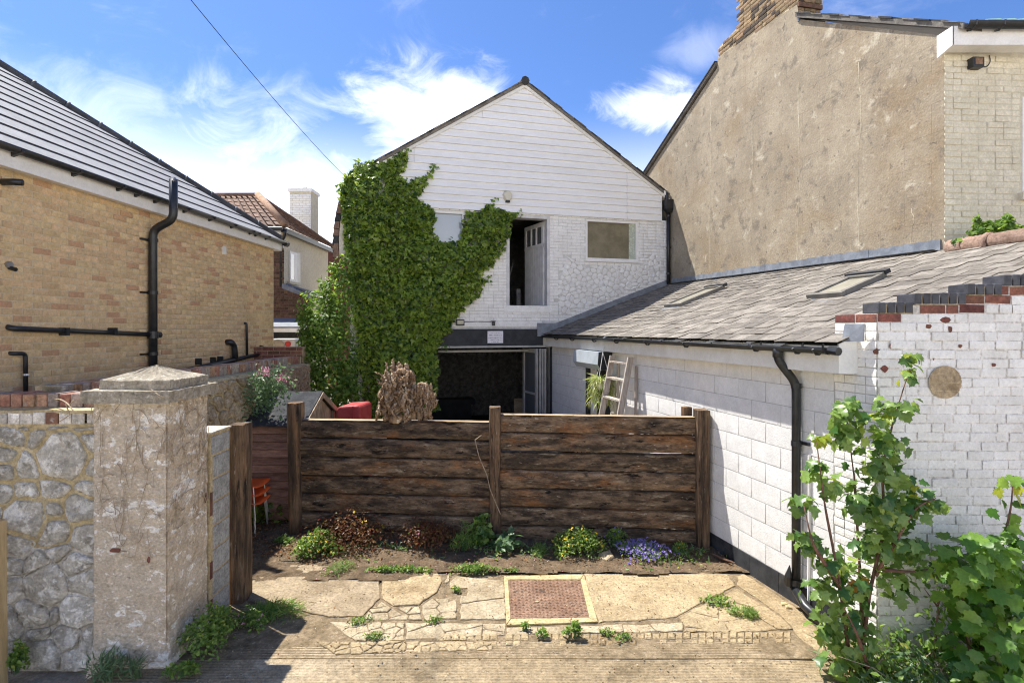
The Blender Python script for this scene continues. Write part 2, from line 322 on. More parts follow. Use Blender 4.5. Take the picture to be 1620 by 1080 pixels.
M['pier'] = mat('flaking_whitewash_render', (.54, .44, .32), (.62, .525, .40), 3, rough=.95, bump=.035, bscale=15, bdetail=13, detail=12, grit=.26, stretch=(1, 1, 1.35), spots=[((.38, .295, .19), 2.0, .50, .74, .6), ((.88, .84, .76), 3.6, .565, .59, .85), ((.86, .82, .75), 11, .575, .605, .85), ((.86, .83, .76), 34, .60, .64, .8), ((.24, .185, .125), 9, .615, .68, .7), ((.44, .2, .12), 6.5, .745, .755, .85), ((.56, .44, .25), 1.7, .58, .75, .5), ((.2, .15, .10), 45, .65, .70, .6)])
M['cap'] = mat('lichened_concrete_cap', (.25, .215, .16), (.38, .335, .26), 6, rough=.96, bump=.012, bscale=40, detail=10, spots=[((.55, .51, .42), 24, .56, .66, .8), ((.10, .085, .06), 12, .6, .7, .7)])
M['grey_block'] = mat('grey_concrete_block', (.30, .295, .28), (.39, .385, .365), 8, rough=.95, bump=.008, bscale=80, var=.1, per=True, spots=[((.2, .195, .18), 30, .62, .7, .6)])
M['coping_brick'] = mat('dark_red_coping_brick', (.27, .135, .085), (.36, .22, .135), 8, rough=.95, bump=.01, bscale=45, var=.35, hue=.02, per=True, c3=((.42, .345, .28), .42), spots=[((.56, .50, .43), 8, .54, .66, .75), ((.08, .06, .045), 10, .57, .68, .8)])
M['pale_brick'] = mat('whitewashed_brick', (.46, .415, .35), (.55, .51, .455), 8, rough=.95, bump=.012, bscale=40, var=.3, per=True, c3=((.27, .14, .09), .25), spots=[((.3, .13, .08), 7, .64, .7, .9), ((.17, .14, .10), 10, .57, .7, .7), ((.72, .69, .63), 9, .55, .63, .7)])
M['slab'] = mat('sandy_concrete_slab', (.285, .215, .12), (.38, .295, .175), 2.0, rough=.93, bump=.012, bscale=60, detail=12, var=.06, spots=[((.19, .125, .06), 1.4, .48, .70, .8), ((.54, .45, .30), 30, .57, .67, .7), ((.09, .062, .036), 42, .62, .70, .75), ((.11, .08, .045), 4.5, .63, .72, .7)])
M['slab_grey'] = mat('smooth_grey_screed', (.255, .195, .12), (.325, .255, .165), 2.2, rough=.93, bump=.009, bscale=90, detail=12, spots=[((.17, .122, .075), 1.6, .46, .72, .75), ((.10, .075, .05), 50, .62, .69, .7), ((.43, .37, .28), 40, .60, .68, .6)])
M['slab_pale'] = mat('pale_cracked_concrete', (.335, .265, .165), (.43, .355, .235), 3, rough=.93, bump=.014, bscale=60, detail=12, var=.10, spots=[((.22, .16, .09), 2.4, .48, .70, .8), ((.12, .09, .055), 38, .60, .68, .75), ((.56, .50, .38), 26, .58, .66, .65)])
M['frame_conc'] = mat('yellow_manhole_surround', (.40, .315, .155), (.47, .38, .21), 5, rough=.93, bump=.007, bscale=60, spots=[((.25, .185, .095), 6, .54, .74, .7)])
M['joint'] = mat('dirt_in_joints', (.15, .11, .062), (.24, .18, .11), 7, rough=1, bump=.015, bscale=50, spots=[((.34, .28, .19), 18, .58, .68, .7), ((.07, .05, .03), 9, .56, .70, .7)])
M['brushed'] = mat('brushed_concrete', (.23, .172, .098), (.325, .25, .152), 1.6, rough=.95, bump=.012, bscale=55, detail=12, spots=[((.46, .385, .265), .9, .50, .70, .8), ((.48, .41, .31), 14, .64, .69, .8), ((.085, .06, .032), 2.2, .53, .70, .75), ((.10, .072, .04), 30, .62, .70, .65)])
M['soil'] = mat('damp_soil', (.105, .072, .042), (.17, .12, .072), 5, rough=1, bump=.03, bscale=40, detail=11, spots=[((.26, .2, .13), 14, .6, .7, .6), ((.04, .03, .02), 7, .58, .72, .6)])
M['yard'] = mat('yard_ground', (.26, .22, .165), (.34, .29, .22), 2, rough=.95, bump=.01, bscale=40, spots=[((.15, .11, .07), 3, .55, .75, .6)])
M['rust'] = mat('rusty_cast_iron', (.175, .10, .062), (.235, .145, .095), 3, rough=.86, bump=.004, bscale=60, detail=9, spots=[((.05, .036, .028), 5.5, .58, .66, .9), ((.29, .205, .155), 18, .57, .69, .6)])
M['orange'] = mat('orange_plastic', (.72, .115, .025), (.78, .14, .03), 5, rough=.4, spec=.5)
M['red'] = mat('faded_red_plastic', (.40, .05, .05), (.46, .085, .08), 5, rough=.5, spots=[((.55, .2, .18), 4, .6, .8, .4)])
M['steel'] = mat('dull_steel', (.3, .3, .31), (.4, .4, .41), 8, rough=.4, metal=.7)
M['chair_metal'] = mat('dark_chair_metal', (.03, .026, .025), (.07, .055, .05), 9, rough=.45, spec=.5)
M['shutter'] = mat('grey_shutter_box', (.36, .40, .43), (.42, .46, .49), 4, rough=.5)
M['bark'] = mat('reddish_twig_bark', (.17, .085, .06), (.10, .06, .04), 20, rough=.85, bump=.002, bscale=60)
M['twig'] = mat('dry_pale_twig', (.40, .32, .22), (.28, .21, .14), 20, rough=.9)
M['trunk'] = mat('ivy_stem_bark', (.12, .09, .065), (.2, .155, .11), 12, rough=.95, bump=.006, bscale=40)
M['tan_post'] = mat('pale_pine_post', (.44, .31, .15), (.5, .37, .2), 5, rough=.8, stretch=(1, 1, .15), bump=.002, bscale=30)
M['pan_tile'] = mat('brown_pantile', (.17, .105, .075), (.23, .145, .1), 5, rough=.85, var=.18, per=True)
M['hip_mortar'] = mat('brown_hip_tile', (.30, .18, .11), (.36, .23, .15), 6, rough=.9, var=.1)
M['cream_wall'] = mat('cream_render', (.66, .60, .46), (.70, .64, .51), 2, rough=.8)
M['paper'] = mat('notice_board_white', (.75, .72, .74), (.78, .75, .77), 5, rough=.5)
M['ink'] = mat('dark_red_print', (.13, .05, .06), (.16, .07, .08), 5, rough=.6)
M['ink2'] = mat('dark_print', (.06, .05, .06), (.09, .08, .09), 5, rough=.6)
M['ac_white'] = mat('ac_white', (.62, .63, .63), (.66, .66, .66), 5, rough=.5)
M['ac_red'] = mat('ac_red_badge', (.5, .04, .05), (.55, .06, .06), 5, rough=.5)
M['ridge'] = mat('terracotta_ridge', (.24, .155, .115), (.31, .215, .165), 6, rough=.9, bump=.006, bscale=40, per=True, var=.15, spots=[((.45, .33, .22), 5, .6, .75, .6), ((.5, .42, .2), 15, .7, .76, .6)])
M['verdigris'] = mat('green_copper_hip', (.2, .36, .29), (.26, .42, .35), 6, rough=.8, spots=[((.12, .2, .17), 9, .6, .72, .6)])
M['alarm'] = mat('cream_alarm_cover', (.62, .58, .45), (.66, .62, .5), 6, rough=.45)
M['lens'] = mat('floodlight_glass', (.42, .39, .28), (.48, .45, .33), 6, rough=.25)
M['moss'] = mat('dry_moss', (.16, .14, .045), (.24, .2, .08), 9, rough=1, bump=.02, bscale=60)
M['leaf_ivy'] = leaf_mat('ivy_leaf', (.03, .08, .012), (.34, .46, .075), .48, .55)
M['leaf_ivy_lit'] = leaf_mat('lit_ivy_leaf', (.16, .27, .04), (.42, .52, .10), .55, .5)
M['wall_core'] = mat('shaded_joint_paint', (.56, .545, .51), (.68, .665, .63), 6, rough=.85, grit=.12)  # joint paint darkened to stand in for soft shade between the bricks
M['leaf_dark'] = leaf_mat('dark_bush_leaf', (.06, .13, .024), (.24, .36, .07), .5, .35)
M['leaf_syc'] = leaf_mat('sycamore_leaf', (.05, .125, .025), (.25, .37, .09), .4, .5, (.30, .38, .07))
M['leaf_young'] = leaf_mat('young_yellow_leaf', (.22, .30, .03), (.34, .36, .05), .5, .3)
M['leaf_maple'] = leaf_mat('maple_leaf', (.055, .15, .017), (.20, .34, .055), .45, .5)
M['leaf_weed'] = leaf_mat('weed_leaf', (.09, .18, .035), (.24, .35, .08), .45, .25, (.38, .38, .08))
M['leaf_red'] = leaf_mat('reddish_herb_leaf', (.11, .035, .02), (.19, .11, .04), .35, .2, (.09, .14, .035))
M['leaf_grey'] = leaf_mat('grey_green_leaf', (.08, .15, .06), (.17, .25, .12), .35, .25)
M['leaf_stripe'] = leaf_mat('spider_plant_leaf', (.22, .30, .07), (.42, .44, .18), .4, .3)
M['leaf_dry'] = leaf_mat('dry_brown_leaf', (.13, .07, .03), (.3, .18, .08), .3, .2)
M['leaf_orange'] = leaf_mat('orange_blotched_leaf', (.35, .22, .03), (.42, .17, .03), .4, .3)
M['pet_yellow'] = leaf_mat('yellow_petal', (.65, .46, .03), (.75, .58, .06), .3, .2)
M['pet_purple'] = leaf_mat('violet_petal', (.21, .155, .44), (.34, .28, .58), .35, .2)
M['pet_pink'] = leaf_mat('pink_petal', (.6, .25, .33), (.72, .42, .48), .35, .2)

def add_scoring(m, ax, ay, bw, bh, dark, strength=.5):
    """faint scored block lines and rain streaks on a rendered wall; ax, ay the wall direction in plan"""
    nt = m.node_tree; n = nt.nodes; L = nt.links.new; b = [x for x in n if x.type == 'BSDF_PRINCIPLED'][0]; src = b.inputs['Base Color'].links[0].from_socket
    geo = n.new('ShaderNodeNewGeometry'); sep = n.new('ShaderNodeSeparateXYZ'); L(geo.outputs['Position'], sep.inputs[0])
    dt = n.new('ShaderNodeVectorMath'); dt.operation = 'DOT_PRODUCT'; L(geo.outputs['Position'], dt.inputs[0]); dt.inputs[1].default_value = (ax, ay, 0)
    cb = n.new('ShaderNodeCombineXYZ'); L(dt.outputs['Value'], cb.inputs[0]); L(sep.outputs[2], cb.inputs[1])
    br = n.new('ShaderNodeTexBrick'); br.inputs['Scale'].default_value = 1; br.inputs['Brick Width'].default_value = bw; br.inputs['Row Height'].default_value = bh; br.inputs['Mortar Size'].default_value = .005; br.inputs['Mortar Smooth'].default_value = .3
    L(cb.outputs[0], br.inputs['Vector'])
    nz = n.new('ShaderNodeTexNoise'); nz.inputs['Scale'].default_value = 1.6; nz.inputs['Detail'].default_value = 4; L(geo.outputs['Position'], nz.inputs['Vector'])
    rp_ = n.new('ShaderNodeMapRange'); rp_.inputs[1].default_value = .42; rp_.inputs[2].default_value = .6; L(nz.outputs[0], rp_.inputs[0])
    mu = n.new('ShaderNodeMath'); mu.operation = 'MULTIPLY'; L(br.outputs['Fac'], mu.inputs[0]); L(rp_.outputs[0], mu.inputs[1])
    m2 = n.new('ShaderNodeMath'); m2.operation = 'MULTIPLY'; L(mu.outputs[0], m2.inputs[0]); m2.inputs[1].default_value = strength
    mp = n.new('ShaderNodeMapping'); mp.inputs['Scale'].default_value = (3.2, .22, 1); L(cb.outputs[0], mp.inputs[0])
    st = n.new('ShaderNodeTexNoise'); st.inputs['Scale'].default_value = 1; st.inputs['Detail'].default_value = 7; st.inputs['Roughness'].default_value = .65; L(mp.outputs[0], st.inputs['Vector'])
    sr = n.new('ShaderNodeMapRange'); sr.inputs[1].default_value = .5; sr.inputs[2].default_value = .75; sr.inputs[4].default_value = .5; L(st.outputs[0], sr.inputs[0])
    x1 = n.new('ShaderNodeMix'); x1.data_type = 'RGBA'; L(sr.outputs[0], x1.inputs[0]); L(src, x1.inputs[6]); x1.inputs[7].default_value = (.27, .215, .15, 1)
    x2 = n.new('ShaderNodeMix'); x2.data_type = 'RGBA'; L(m2.outputs[0], x2.inputs[0]); L(x1.outputs[2], x2.inputs[6]); x2.inputs[7].default_value = dark+(1,)
    L(x2.outputs[2], b.inputs['Base Color'])
add_scoring(M['render'], -.2188, .9758, .75, .38, (.16, .12, .08), .5)
# ---------------------------------------------------------------- masonry, stones, leaves
def project(p):
    return (CX+F*p[0]/p[1], HY-F*(p[2]-EYE)/p[1]) if p[1] > .05 else (-9999, -9999)
def seen(p, m=12):
    x, y = project(p); return -m <= x <= 1620+m and -m <= y <= 1080+m
UNIT = {}
def unit_piece(m, variant, chx=.03, chz=.08, chd=.35):
    key = (m.name, variant, chx, chz)
    if key in UNIT: return UNIT[key]
    r = random.Random(variant*17+3)
    q = lambda s: s*r.uniform(.5, 1.7)
    xs0, xs1, zs0, zs1 = q(chx), 1-q(chx), q(chz), 1-q(chz)
    v = [(0, -1, 0), (1, -1, 0), (1, -1, 1), (0, -1, 1)]
    v += [(0, -chd, 0), (1, -chd, 0), (1, -chd, 1), (0, -chd, 1)]
    v += [(xs0, r.uniform(-.12, .1), zs0), (xs1, r.uniform(-.12, .1), zs0+r.uniform(-.03, .03)), (xs1, r.uniform(-.12, .1), zs1), (xs0, r.uniform(-.12, .1), zs1+r.uniform(-.03, .03))]
    f = []
    for a in (0, 4):
        for i in range(4): k = (i+1) % 4; f.append((a+i, a+k, a+4+k, a+4+i))
    f.append((8, 9, 10, 11))
    UNIT[key] = (v, f, quick_mesh('piece', v, [i for q_ in f for i in q_], [4]*9, m)); return UNIT[key]
def sub_holes(u0, u1, v0, v1, holes):
    iv = [(u0, u1)]
    for a0, b0, a1, b1 in holes:
        if v1 <= b0+.005 or v0 >= b1-.005: continue
        nv = []
        for s, e in iv:
            if e <= a0 or s >= a1: nv.append((s, e)); continue
            if s < a0-.02: nv.append((s, a0))
            if e > a1+.02: nv.append((a1, e))
        iv = nv
    return iv
def pieces(parent, plist, O, U, N, m, dep=.02, name='brick', maxp=300, matfn=None, jit=.3, ch=(.03, .08), mass=True, tilt=.0):
    """plist of (u0,u1,v0,v1) on the wall O + u*U + v*Z, facing N."""
    O, U, N, Z = V3(O), V3(U).normalized(), V3(N).normalized(), V3((0, 0, 1))
    flip = U.cross(N).dot(Z) < 0
    items = []
    for (u0, u1, v0, v1) in plist:
        c = O+U*((u0+u1)/2)+Z*((v0+v1)/2)
        items.append((0 if seen(c) else 1, (c-cam.location).length, (u0, u1, v0, v1), c))
    items.sort(key=lambda t: (t[0], t[1]))
    rest = {}
    r = random.Random(len(items)+int(O.x*100))
    for i, (out, d, (u0, u1, v0, v1), c) in enumerate(items):
        mm = matfn(u0, u1, v0, v1, r) if matfn else m
        dd = dep*(1+r.uniform(-jit, jit))
        var = r.randrange(4)
        a = U*(u1-u0); o = O+U*u0
        if flip: a = -a; o = O+U*u1
        up = Z*(v1-v0); tw = U*r.uniform(-tilt, tilt)*(v1-v0)
        B = Matrix(((a.x, N.x*dep, up.x+tw.x, 0), (a.y, N.y*dep, up.y+tw.y, 0), (a.z+r.uniform(-tilt, tilt)*.05, N.z*dep, up.z, 0), (0, 0, 0, 1)))
        t = o+Z*v0+N*dd
        B.translation = t
        V, Fc, me = unit_piece(mm, var, *ch)
        if i < maxp and not out:
            link(bpy.data.objects.new(name, me), parent, B)
        else:
            rest.setdefault(mm.name, (mm, []))[1].append((B, var))
    if mass:
        for mm, lst in rest.values():
            vs = []; fl = []; b = 0
            for B, var in lst:
                V, Fc, me = unit_piece(mm, var, *ch)
                A = np.array(B)[:3, :3]; T = np.array(B)[:3, 3]
                vs.append(np.array(V) @ A.T+T); fl.append(np.array(Fc, dtype=np.int32).ravel()+b); b += 12
            me = quick_mesh(name+'_mass', np.concatenate(vs), np.concatenate(fl), [4]*(9*len(lst)), mm)
            o = bpy.data.objects.new(name+'_mass', me); link(o, parent); o['kind'] = 'stuff'
def bond(L, z0, z1, bl=.215, bh=.065, j=.010, holes=(), inside=None, off=.5, seed=1, headers=0, u_start=0.0, ragged=0):
    r = random.Random(seed); out = []; row = 0; v = z0
    while v+bh*.6 < z1:
        h = min(bh, z1-v); u = u_start-(bl+j)*off*(row % 2)+(r.uniform(-ragged, ragged) if ragged else 0)
        while u < L:
            l = bl
            if headers and r.random() < headers: l = (bl-j)/2
            a, b = max(u, u_start), min(u+l, L)
            if b-a > .03:
                for s, e in sub_holes(a, b, v, v+h, holes):
                    if inside is None or inside((s+e)/2, v+h/2): out.append((s, e, v, v+h))
            u += l+j
        v += bh+j; row += 1
    return out
def panel(parent, O, U, N, u0, u1, z0, z1, thick, m, holes=(), name='wall_core', kind=None):
    """solid wall slab behind the pieces, cut round rectangular openings; its front face is at the plane."""
    O, U, N = V3(O), V3(U).normalized(), V3(N).normalized()
    us = sorted({u0, u1, *[h for a in holes for h in (a[0], a[2]) if u0 < h < u1]}); vs = sorted({z0, z1, *[h for a in holes for h in (a[1], a[3]) if z0 < h < z1]})
    mb = MB()
    for i in range(len(us)-1):
        for k in range(len(vs)-1):
            cu, cv = (us[i]+us[i+1])/2, (vs[k]+vs[k+1])/2
            if any(a[0] < cu < a[2] and a[1] < cv < a[3] for a in holes): continue
            mb.obox(O+U*us[i]+V3((0, 0, vs[k]))-N*thick, U*(us[i+1]-us[i]), N*thick, (0, 0, vs[k+1]-vs[k]))
    return mb.build(name, m, parent)
def clip_half(poly, a, b, w=0.0):
    """keep the side of poly nearer to a than b (2D)"""
    mx, my = (a[0]+b[0])/2, (a[1]+b[1])/2; nx, ny = b[0]-a[0], b[1]-a[1]; ln = math.hypot(nx, ny)
    if ln < 1e-9: return poly
    nx /= ln; ny /= ln; c = mx*nx+my*ny+w; out = []
    for i in range(len(poly)):
        p, q = poly[i], poly[(i+1) % len(poly)]
        dp, dq = p[0]*nx+p[1]*ny-c, q[0]*nx+q[1]*ny-c
        if dp <= 0: out.append(p)
        if (dp < 0) != (dq < 0) and abs(dp-dq) > 1e-12:
            t = dp/(dp-dq); out.append((p[0]+(q[0]-p[0])*t, p[1]+(q[1]-p[1])*t))
    return out
def voronoi(seeds, bound, asp=1.0):
    cells = []
    for i, s in enumerate(seeds):
        poly = list(bound)
        for k, t in enumerate(seeds):
            if i == k: continue
            if abs(s[0]-t[0]) > 2.5 or abs(s[1]-t[1]) > 2.5: continue
            ws = (s[2]**2-t[2]**2)/(2*max(1e-6, math.hypot(s[0]-t[0], s[1]-t[1]))) if len(s) > 2 else 0
            poly = clip_half(poly, s, t, ws)
            if len(poly) < 3: break
        cells.append(poly if len(poly) >= 3 else None)
    return cells
def inset(poly, g):
    """shrink a convex polygon by g"""
    n = len(poly); area = sum(poly[i][0]*poly[(i+1) % n][1]-poly[(i+1) % n][0]*poly[i][1] for i in range(n))/2
    if abs(area) < 1e-6: return None
    P = poly if area > 0 else poly[::-1]; out = list(P)
    for i in range(n):
        a, b = P[i], P[(i+1) % n]; dx, dy = b[0]-a[0], b[1]-a[1]; l = math.hypot(dx, dy)
        if l < 1e-6: continue
        nx, ny = dy/l, -dx/l                         # outward
        m = ((a[0]+b[0])/2-nx*g, (a[1]+b[1])/2-ny*g)
        out = clip_half(out, (m[0]-nx, m[1]-ny), (m[0]+nx, m[1]+ny))
        if len(out) < 3: return None
    return out
def chaikin(p, n=1):
    for _ in range(n):
        q = []
        for i in range(len(p)):
            a, b = p[i], p[(i+1) % len(p)]
            q += [(a[0]*.75+b[0]*.25, a[1]*.75+b[1]*.25), (a[0]*.25+b[0]*.75, a[1]*.25+b[1]*.75)]
        p = q
    return p
def resample(p, maxlen):
    q = []
    for i in range(len(p)):
        a, b = p[i], p[(i+1) % len(p)]; l = math.hypot(b[0]-a[0], b[1]-a[1]); k = max(1, int(l/maxlen))
        for t in range(k): q.append((a[0]+(b[0]-a[0])*t/k, a[1]+(b[1]-a[1])*t/k))
    return q
def stone(parent, poly2, to3, N, depth, m, name='stone', r=R, dome=.55, rough=.25, smooth=True):
    """a stone from a 2D outline: skirt, shoulder and an uneven face"""
    N = V3(N); cx = sum(p[0] for p in poly2)/len(poly2); cy = sum(p[1] for p in poly2)/len(poly2); n = len(poly2)
    vs = []; fs = []
    rings = [(1.0, -.01), (.97, depth*.55), (.86, depth*(.9)), (.5, depth*(1+dome*.3))]
    tx, ty = r.uniform(-.12, .12), r.uniform(-.12, .12)
    for k, (s, d) in enumerate(rings):
        for p in poly2:
            x, y = cx+(p[0]-cx)*s, cy+(p[1]-cy)*s
            dd = d
            if k > 0: dd += depth*rough*r.uniform(-1, 1)+((p[0]-cx)*tx+(p[1]-cy)*ty)*(k > 1)
            vs.append(to3(x, y)+N*dd)
    vs.append(to3(cx, cy)+N*depth*(1+dome*.4+r.uniform(-rough, rough)))
    for k in range(3):
        for i in range(n):
            q = (i+1) % n; fs.append((k*n+i, k*n+q, (k+1)*n+q, (k+1)*n+i))
    for i in range(n): fs.append((3*n+i, 3*n+(i+1) % n, 4*n))
    mb = MB().add(vs, fs); o = mb.build(name, m, parent, smooth=smooth); return o
def in_poly(x, y, poly):
    c = False; n = len(poly); j = n-1
    for i in range(n):
        xi, yi = poly[i]; xj, yj = poly[j]
        if (yi > y) != (yj > y) and x < (xj-xi)*(y-yi)/(yj-yi)+xi: c = not c
        j = i
    return c
# leaf outlines: centre-fan faces, x across, y along the leaf, z a little curl
def fan(outline, curl=.12, fold=.1):
    v = [(0, .42, 0)]+[(x, y, -curl*(y-.3)**2+fold*abs(x)) for x, y in outline]
    n = len(outline); f = [(0, 1+i, 1+(i+1) % n) for i in range(n)]
    return np.array(v, dtype=np.float32), f
def sym(half): return half+[(-x, y) for x, y in half[::-1] if abs(x) > 1e-6]
LEAF = {
    'oval': (np.array([(0, 0, 0), (.26, .35, .05), (.2, .72, .03), (0, 1, -.08), (-.2, .72, .03), (-.26, .35, .05)], dtype=np.float32), [(0, 1, 2, 3), (0, 3, 4, 5)]),
    'ivy': fan(sym([(0, 0), (.32, .02), (.55, .3), (.27, .52), (0, 1)]), .25, .16),
    'small': (np.array([(0, 0, 0), (.3, .5, .06), (0, 1, -.05), (-.3, .5, .06)], dtype=np.float32), [(0, 1, 2), (0, 2, 3)]),
    'blade': (np.array([(-.045, 0, 0), (.045, 0, 0), (.04, .45, .04), (-.04, .45, .04), (0, 1, -.14)], dtype=np.float32), [(0, 1, 2, 3), (3, 2, 4)]),
    'maple': fan(sym([(0, .0), (.2, -.06), (.34, .05), (.44, .06), (.40, .2), (.58, .30), (.52, .40), (.60, .55), (.40, .52), (.30, .58), (.27, .70), (.30, .82), (.14, .82), (.06, .9), (0, 1.05)]), .3, .16),
    'syc': fan(sym([(0, .0), (.2, -.1), (.42, -.02), (.36, .14), (.52, .26), (.62, .42), (.44, .46), (.33, .50), (.30, .66), (.31, .80), (.16, .84), (.08, .94), (0, 1.05)]), .45, .14),
}
def leaf_cloud(name, m, parent, pts, nrm, size, shape='oval', jitter=.5, droop=.0, seed=0, dirs=None, kind=None):
    """one mesh of many leaves: points, the way each leaf faces, size per leaf"""
    rs = np.random.RandomState(seed); P = np.asarray(pts, float); n = len(P)
    if n == 0: return None
    Nn = np.asarray(nrm, float)+rs.normal(0, jitter, (n, 3)); Nn /= np.linalg.norm(Nn, axis=1)[:, None]+1e-9
    if dirs is None: D = rs.normal(0, 1, (n, 3)); D[:, 2] -= droop
    else: D = np.asarray(dirs, float)+rs.normal(0, .25, (n, 3))
    D -= Nn*np.sum(D*Nn, 1)[:, None]; D /= np.linalg.norm(D, axis=1)[:, None]+1e-9
    X = np.cross(D, Nn); s = np.asarray(size, float).reshape(-1, 1)*np.ones((n, 1))
    lv, lf = LEAF[shape]; k = len(lv)
    W = P[:, None, :]+s[:, None, :]*(lv[None, :, 0:1]*X[:, None, :]+(lv[None, :, 1:2])*D[:, None, :]+lv[None, :, 2:3]*Nn[:, None, :])
    flat = np.array([i for f in lf for i in f], dtype=np.int32); cnt = np.array([len(f) for f in lf], dtype=np.int32)
    FL = (flat[None, :]+(np.arange(n)*k)[:, None]).ravel(); CN = np.tile(cnt, n)
    me = quick_mesh(name, W.reshape(-1, 3), FL, CN, m, smooth=False)
    o = bpy.data.objects.new(name, me); link(o, parent)
    if kind: o['kind'] = kind
    return o
LEAFMESH = {}
def leaf_objects(name, mats, parent, pts, nrm, size, shape, dirs=None, jitter=.35, seed=0, droop=.6):
    """leaves as single objects sharing mesh data"""
    rs = np.random.RandomState(seed)
    for i, p in enumerate(pts):
        nn = V3(nrm[i])+V3(rs.normal(0, jitter, 3)); nn.normalize()
        d = V3(dirs[i]) if dirs is not None else V3(rs.normal(0, 1, 3)); d = d+V3((0, 0, -droop))+V3(rs.normal(0, .25, 3)); d = d-nn*d.dot(nn)
        if d.length < 1e-3: d = nn.orthogonal()
        d.normalize(); x = d.cross(nn); s = size[i]; m = mats[i]
        key = (m.name, shape)
        if key not in LEAFMESH:
            lv, lf = LEAF[shape]; LEAFMESH[key] = quick_mesh('leaf', lv, [k for f in lf for k in f], [len(f) for f in lf], m)
        B = Matrix(((x.x*s, d.x*s, nn.x*s, p[0]), (x.y*s, d.y*s, nn.y*s, p[1]), (x.z*s, d.z*s, nn.z*s, p[2]), (0, 0, 0, 1)))
        link(bpy.data.objects.new(name, LEAFMESH[key]), parent, B)
def ball_points(n, c, rad, rs, shell=.55):
    d = rs.normal(0, 1, (n, 3)); d /= np.linalg.norm(d, axis=1)[:, None]
    r = (shell+(1-shell)*rs.rand(n))[:, None]
    return np.array(c)+d*np.array(rad)*r, d
def strip_cells(parent, seeds, bound, z, thick, m, name, gap=.008, rr=R, rnd=.004, maxlen=.12, wobble=.006):
    for cell in voronoi(seeds, bound):
        if not cell: continue
        p = inset(cell, gap/2)
        if not p or len(p) < 3: continue
        p = [(x+rr.uniform(-wobble, wobble), y+rr.uniform(-wobble, wobble)) for x, y in resample(p, maxlen)]
        slab_piece(parent, p, z+rr.uniform(-rnd, rnd), thick, m, name, rr)
def slab_piece(parent, p, z, thick, m, name, rr=R, ch=.005):
    n = len(p); cx = sum(q[0] for q in p)/n; cy = sum(q[1] for q in p)/n
    area = sum(p[i][0]*p[(i+1) % n][1]-p[(i+1) % n][0]*p[i][1] for i in range(n))
    if area < 0: p = p[::-1]
    def ins(q):
        l = math.hypot(q[0]-cx, q[1]-cy) or 1; s = max(.2, 1-ch/l*1.5); return (cx+(q[0]-cx)*s, cy+(q[1]-cy)*s)
    vs = [V3((x, y, z-thick)) for x, y in p]+[V3((x, y, z-ch)) for x, y in p]+[V3((*ins(q), z)) for q in p]
    fs = []
    for k in range(2):
        for i in range(n): j = (i+1) % n; fs.append((k*n+i, k*n+j, (k+1)*n+j, (k+1)*n+i))
    fs.append(tuple(range(2*n, 3*n)))
    return MB().add(vs, fs).build(name, m, parent)
def rough_beam(name, m, parent, p0, p1, w, h, r, nseg=18, amp=.008, side=None):
    """a hewn beam from p0 to p1 (centre line), w across (side), h along the remaining axis"""
    p0, p1 = V3(p0), V3(p1); d = (p1-p0); L = d.length; d.normalize()
    side = V3(side).normalized() if side is not None else d.orthogonal().normalized(); up = side.cross(d).normalized() if side.cross(d).z >= 0 or abs(d.z) > .5 else d.cross(side).normalized()
    prof = []
    nn = 4
    for i in range(nn): prof.append((-.5+i/nn, -.5))
    for i in range(nn): prof.append((.5, -.5+i/nn))
    for i in range(nn): prof.append((.5-i/nn, .5))
    for i in range(nn): prof.append((-.5, .5-i/nn))
    k = len(prof); vs = []; fs = []; ph = [r.uniform(0, 50) for _ in range(4)]
    for s in range(nseg+1):
        t = s/nseg
        for q, (a, b) in enumerate(prof):
            x, y = a, b
            if abs(abs(x)-.5) < 1e-6 and abs(abs(y)-.5) < 1e-6: x *= 1-.16*min(1, .12/w); y *= 1-.11
            e = amp*(wob(t*L*2.3+ph[0], q*.9+ph[1], ph[2])+.8*wob(t*L*7+ph[3], q*1.7, ph[0])+r.uniform(-.35, .35))
            x2 = x*w+(e if abs(x) > .3 else 0)*(1 if x > 0 else -1); y2 = y*h+(e*.8 if abs(y) > .3 else 0)*(1 if y > 0 else -1)
            ex = (r.uniform(-.006, .006) if s in (0, nseg) else 0)
            vs.append(p0+d*(t*L+ex)+side*x2+up*y2)
    for s in range(nseg):
        for q in range(k):
            q2 = (q+1) % k; fs.append((s*k+q, s*k+q2, (s+1)*k+q2, (s+1)*k+q))
    fs += [tuple(range(k-1, -1, -1)), tuple(range(nseg*k, nseg*k+k))]
    return MB().add(vs, fs).build(name, m, parent)
# ================================================================ GROUND
def structure(name, mb, m, smooth=False):
    o = mb.build(name, m, None, smooth); o['kind'] = 'structure'; return o
structure('ground', MB().box(-150, 150, -60, 300, -.5, -.09), M['yard'])
LA = lambda Y: 4.404-.272*Y                          # face of the lean-to side wall, in plan
FY = lambda X: 7.0-.08*X                             # line of the sleeper fence
structure('courtyard', MB().prism([(-6, 7.0, -.3), (3, 6.7, -.3), (LA(6.7)+.2, 6.7, -.3), (LA(13)+.2, 13.0, -.3), (-6, 11.3, -.3)], (0, 0, .285)), M['yard'])
def terrain(name, poly_keep, x0, x1, y0, y1, nx, ny, zf, m):
    vs = []; fs = []; idx = {}
    for j in range(ny+1):
        for i in range(nx+1):
            x = x0+(x1-x0)*i/nx; y = y0+(y1-y0)*j/ny; vs.append((x, y, zf(x, y)))
    for j in range(ny):
        for i in range(nx):
            cx = x0+(x1-x0)*(i+.5)/nx; cy = y0+(y1-y0)*(j+.5)/ny
            if poly_keep(cx, cy): a = j*(nx+1)+i; fs.append((a, a+1, a+nx+2, a+nx+1))
    o = structure(name, MB().add(vs, fs), m, True); return o
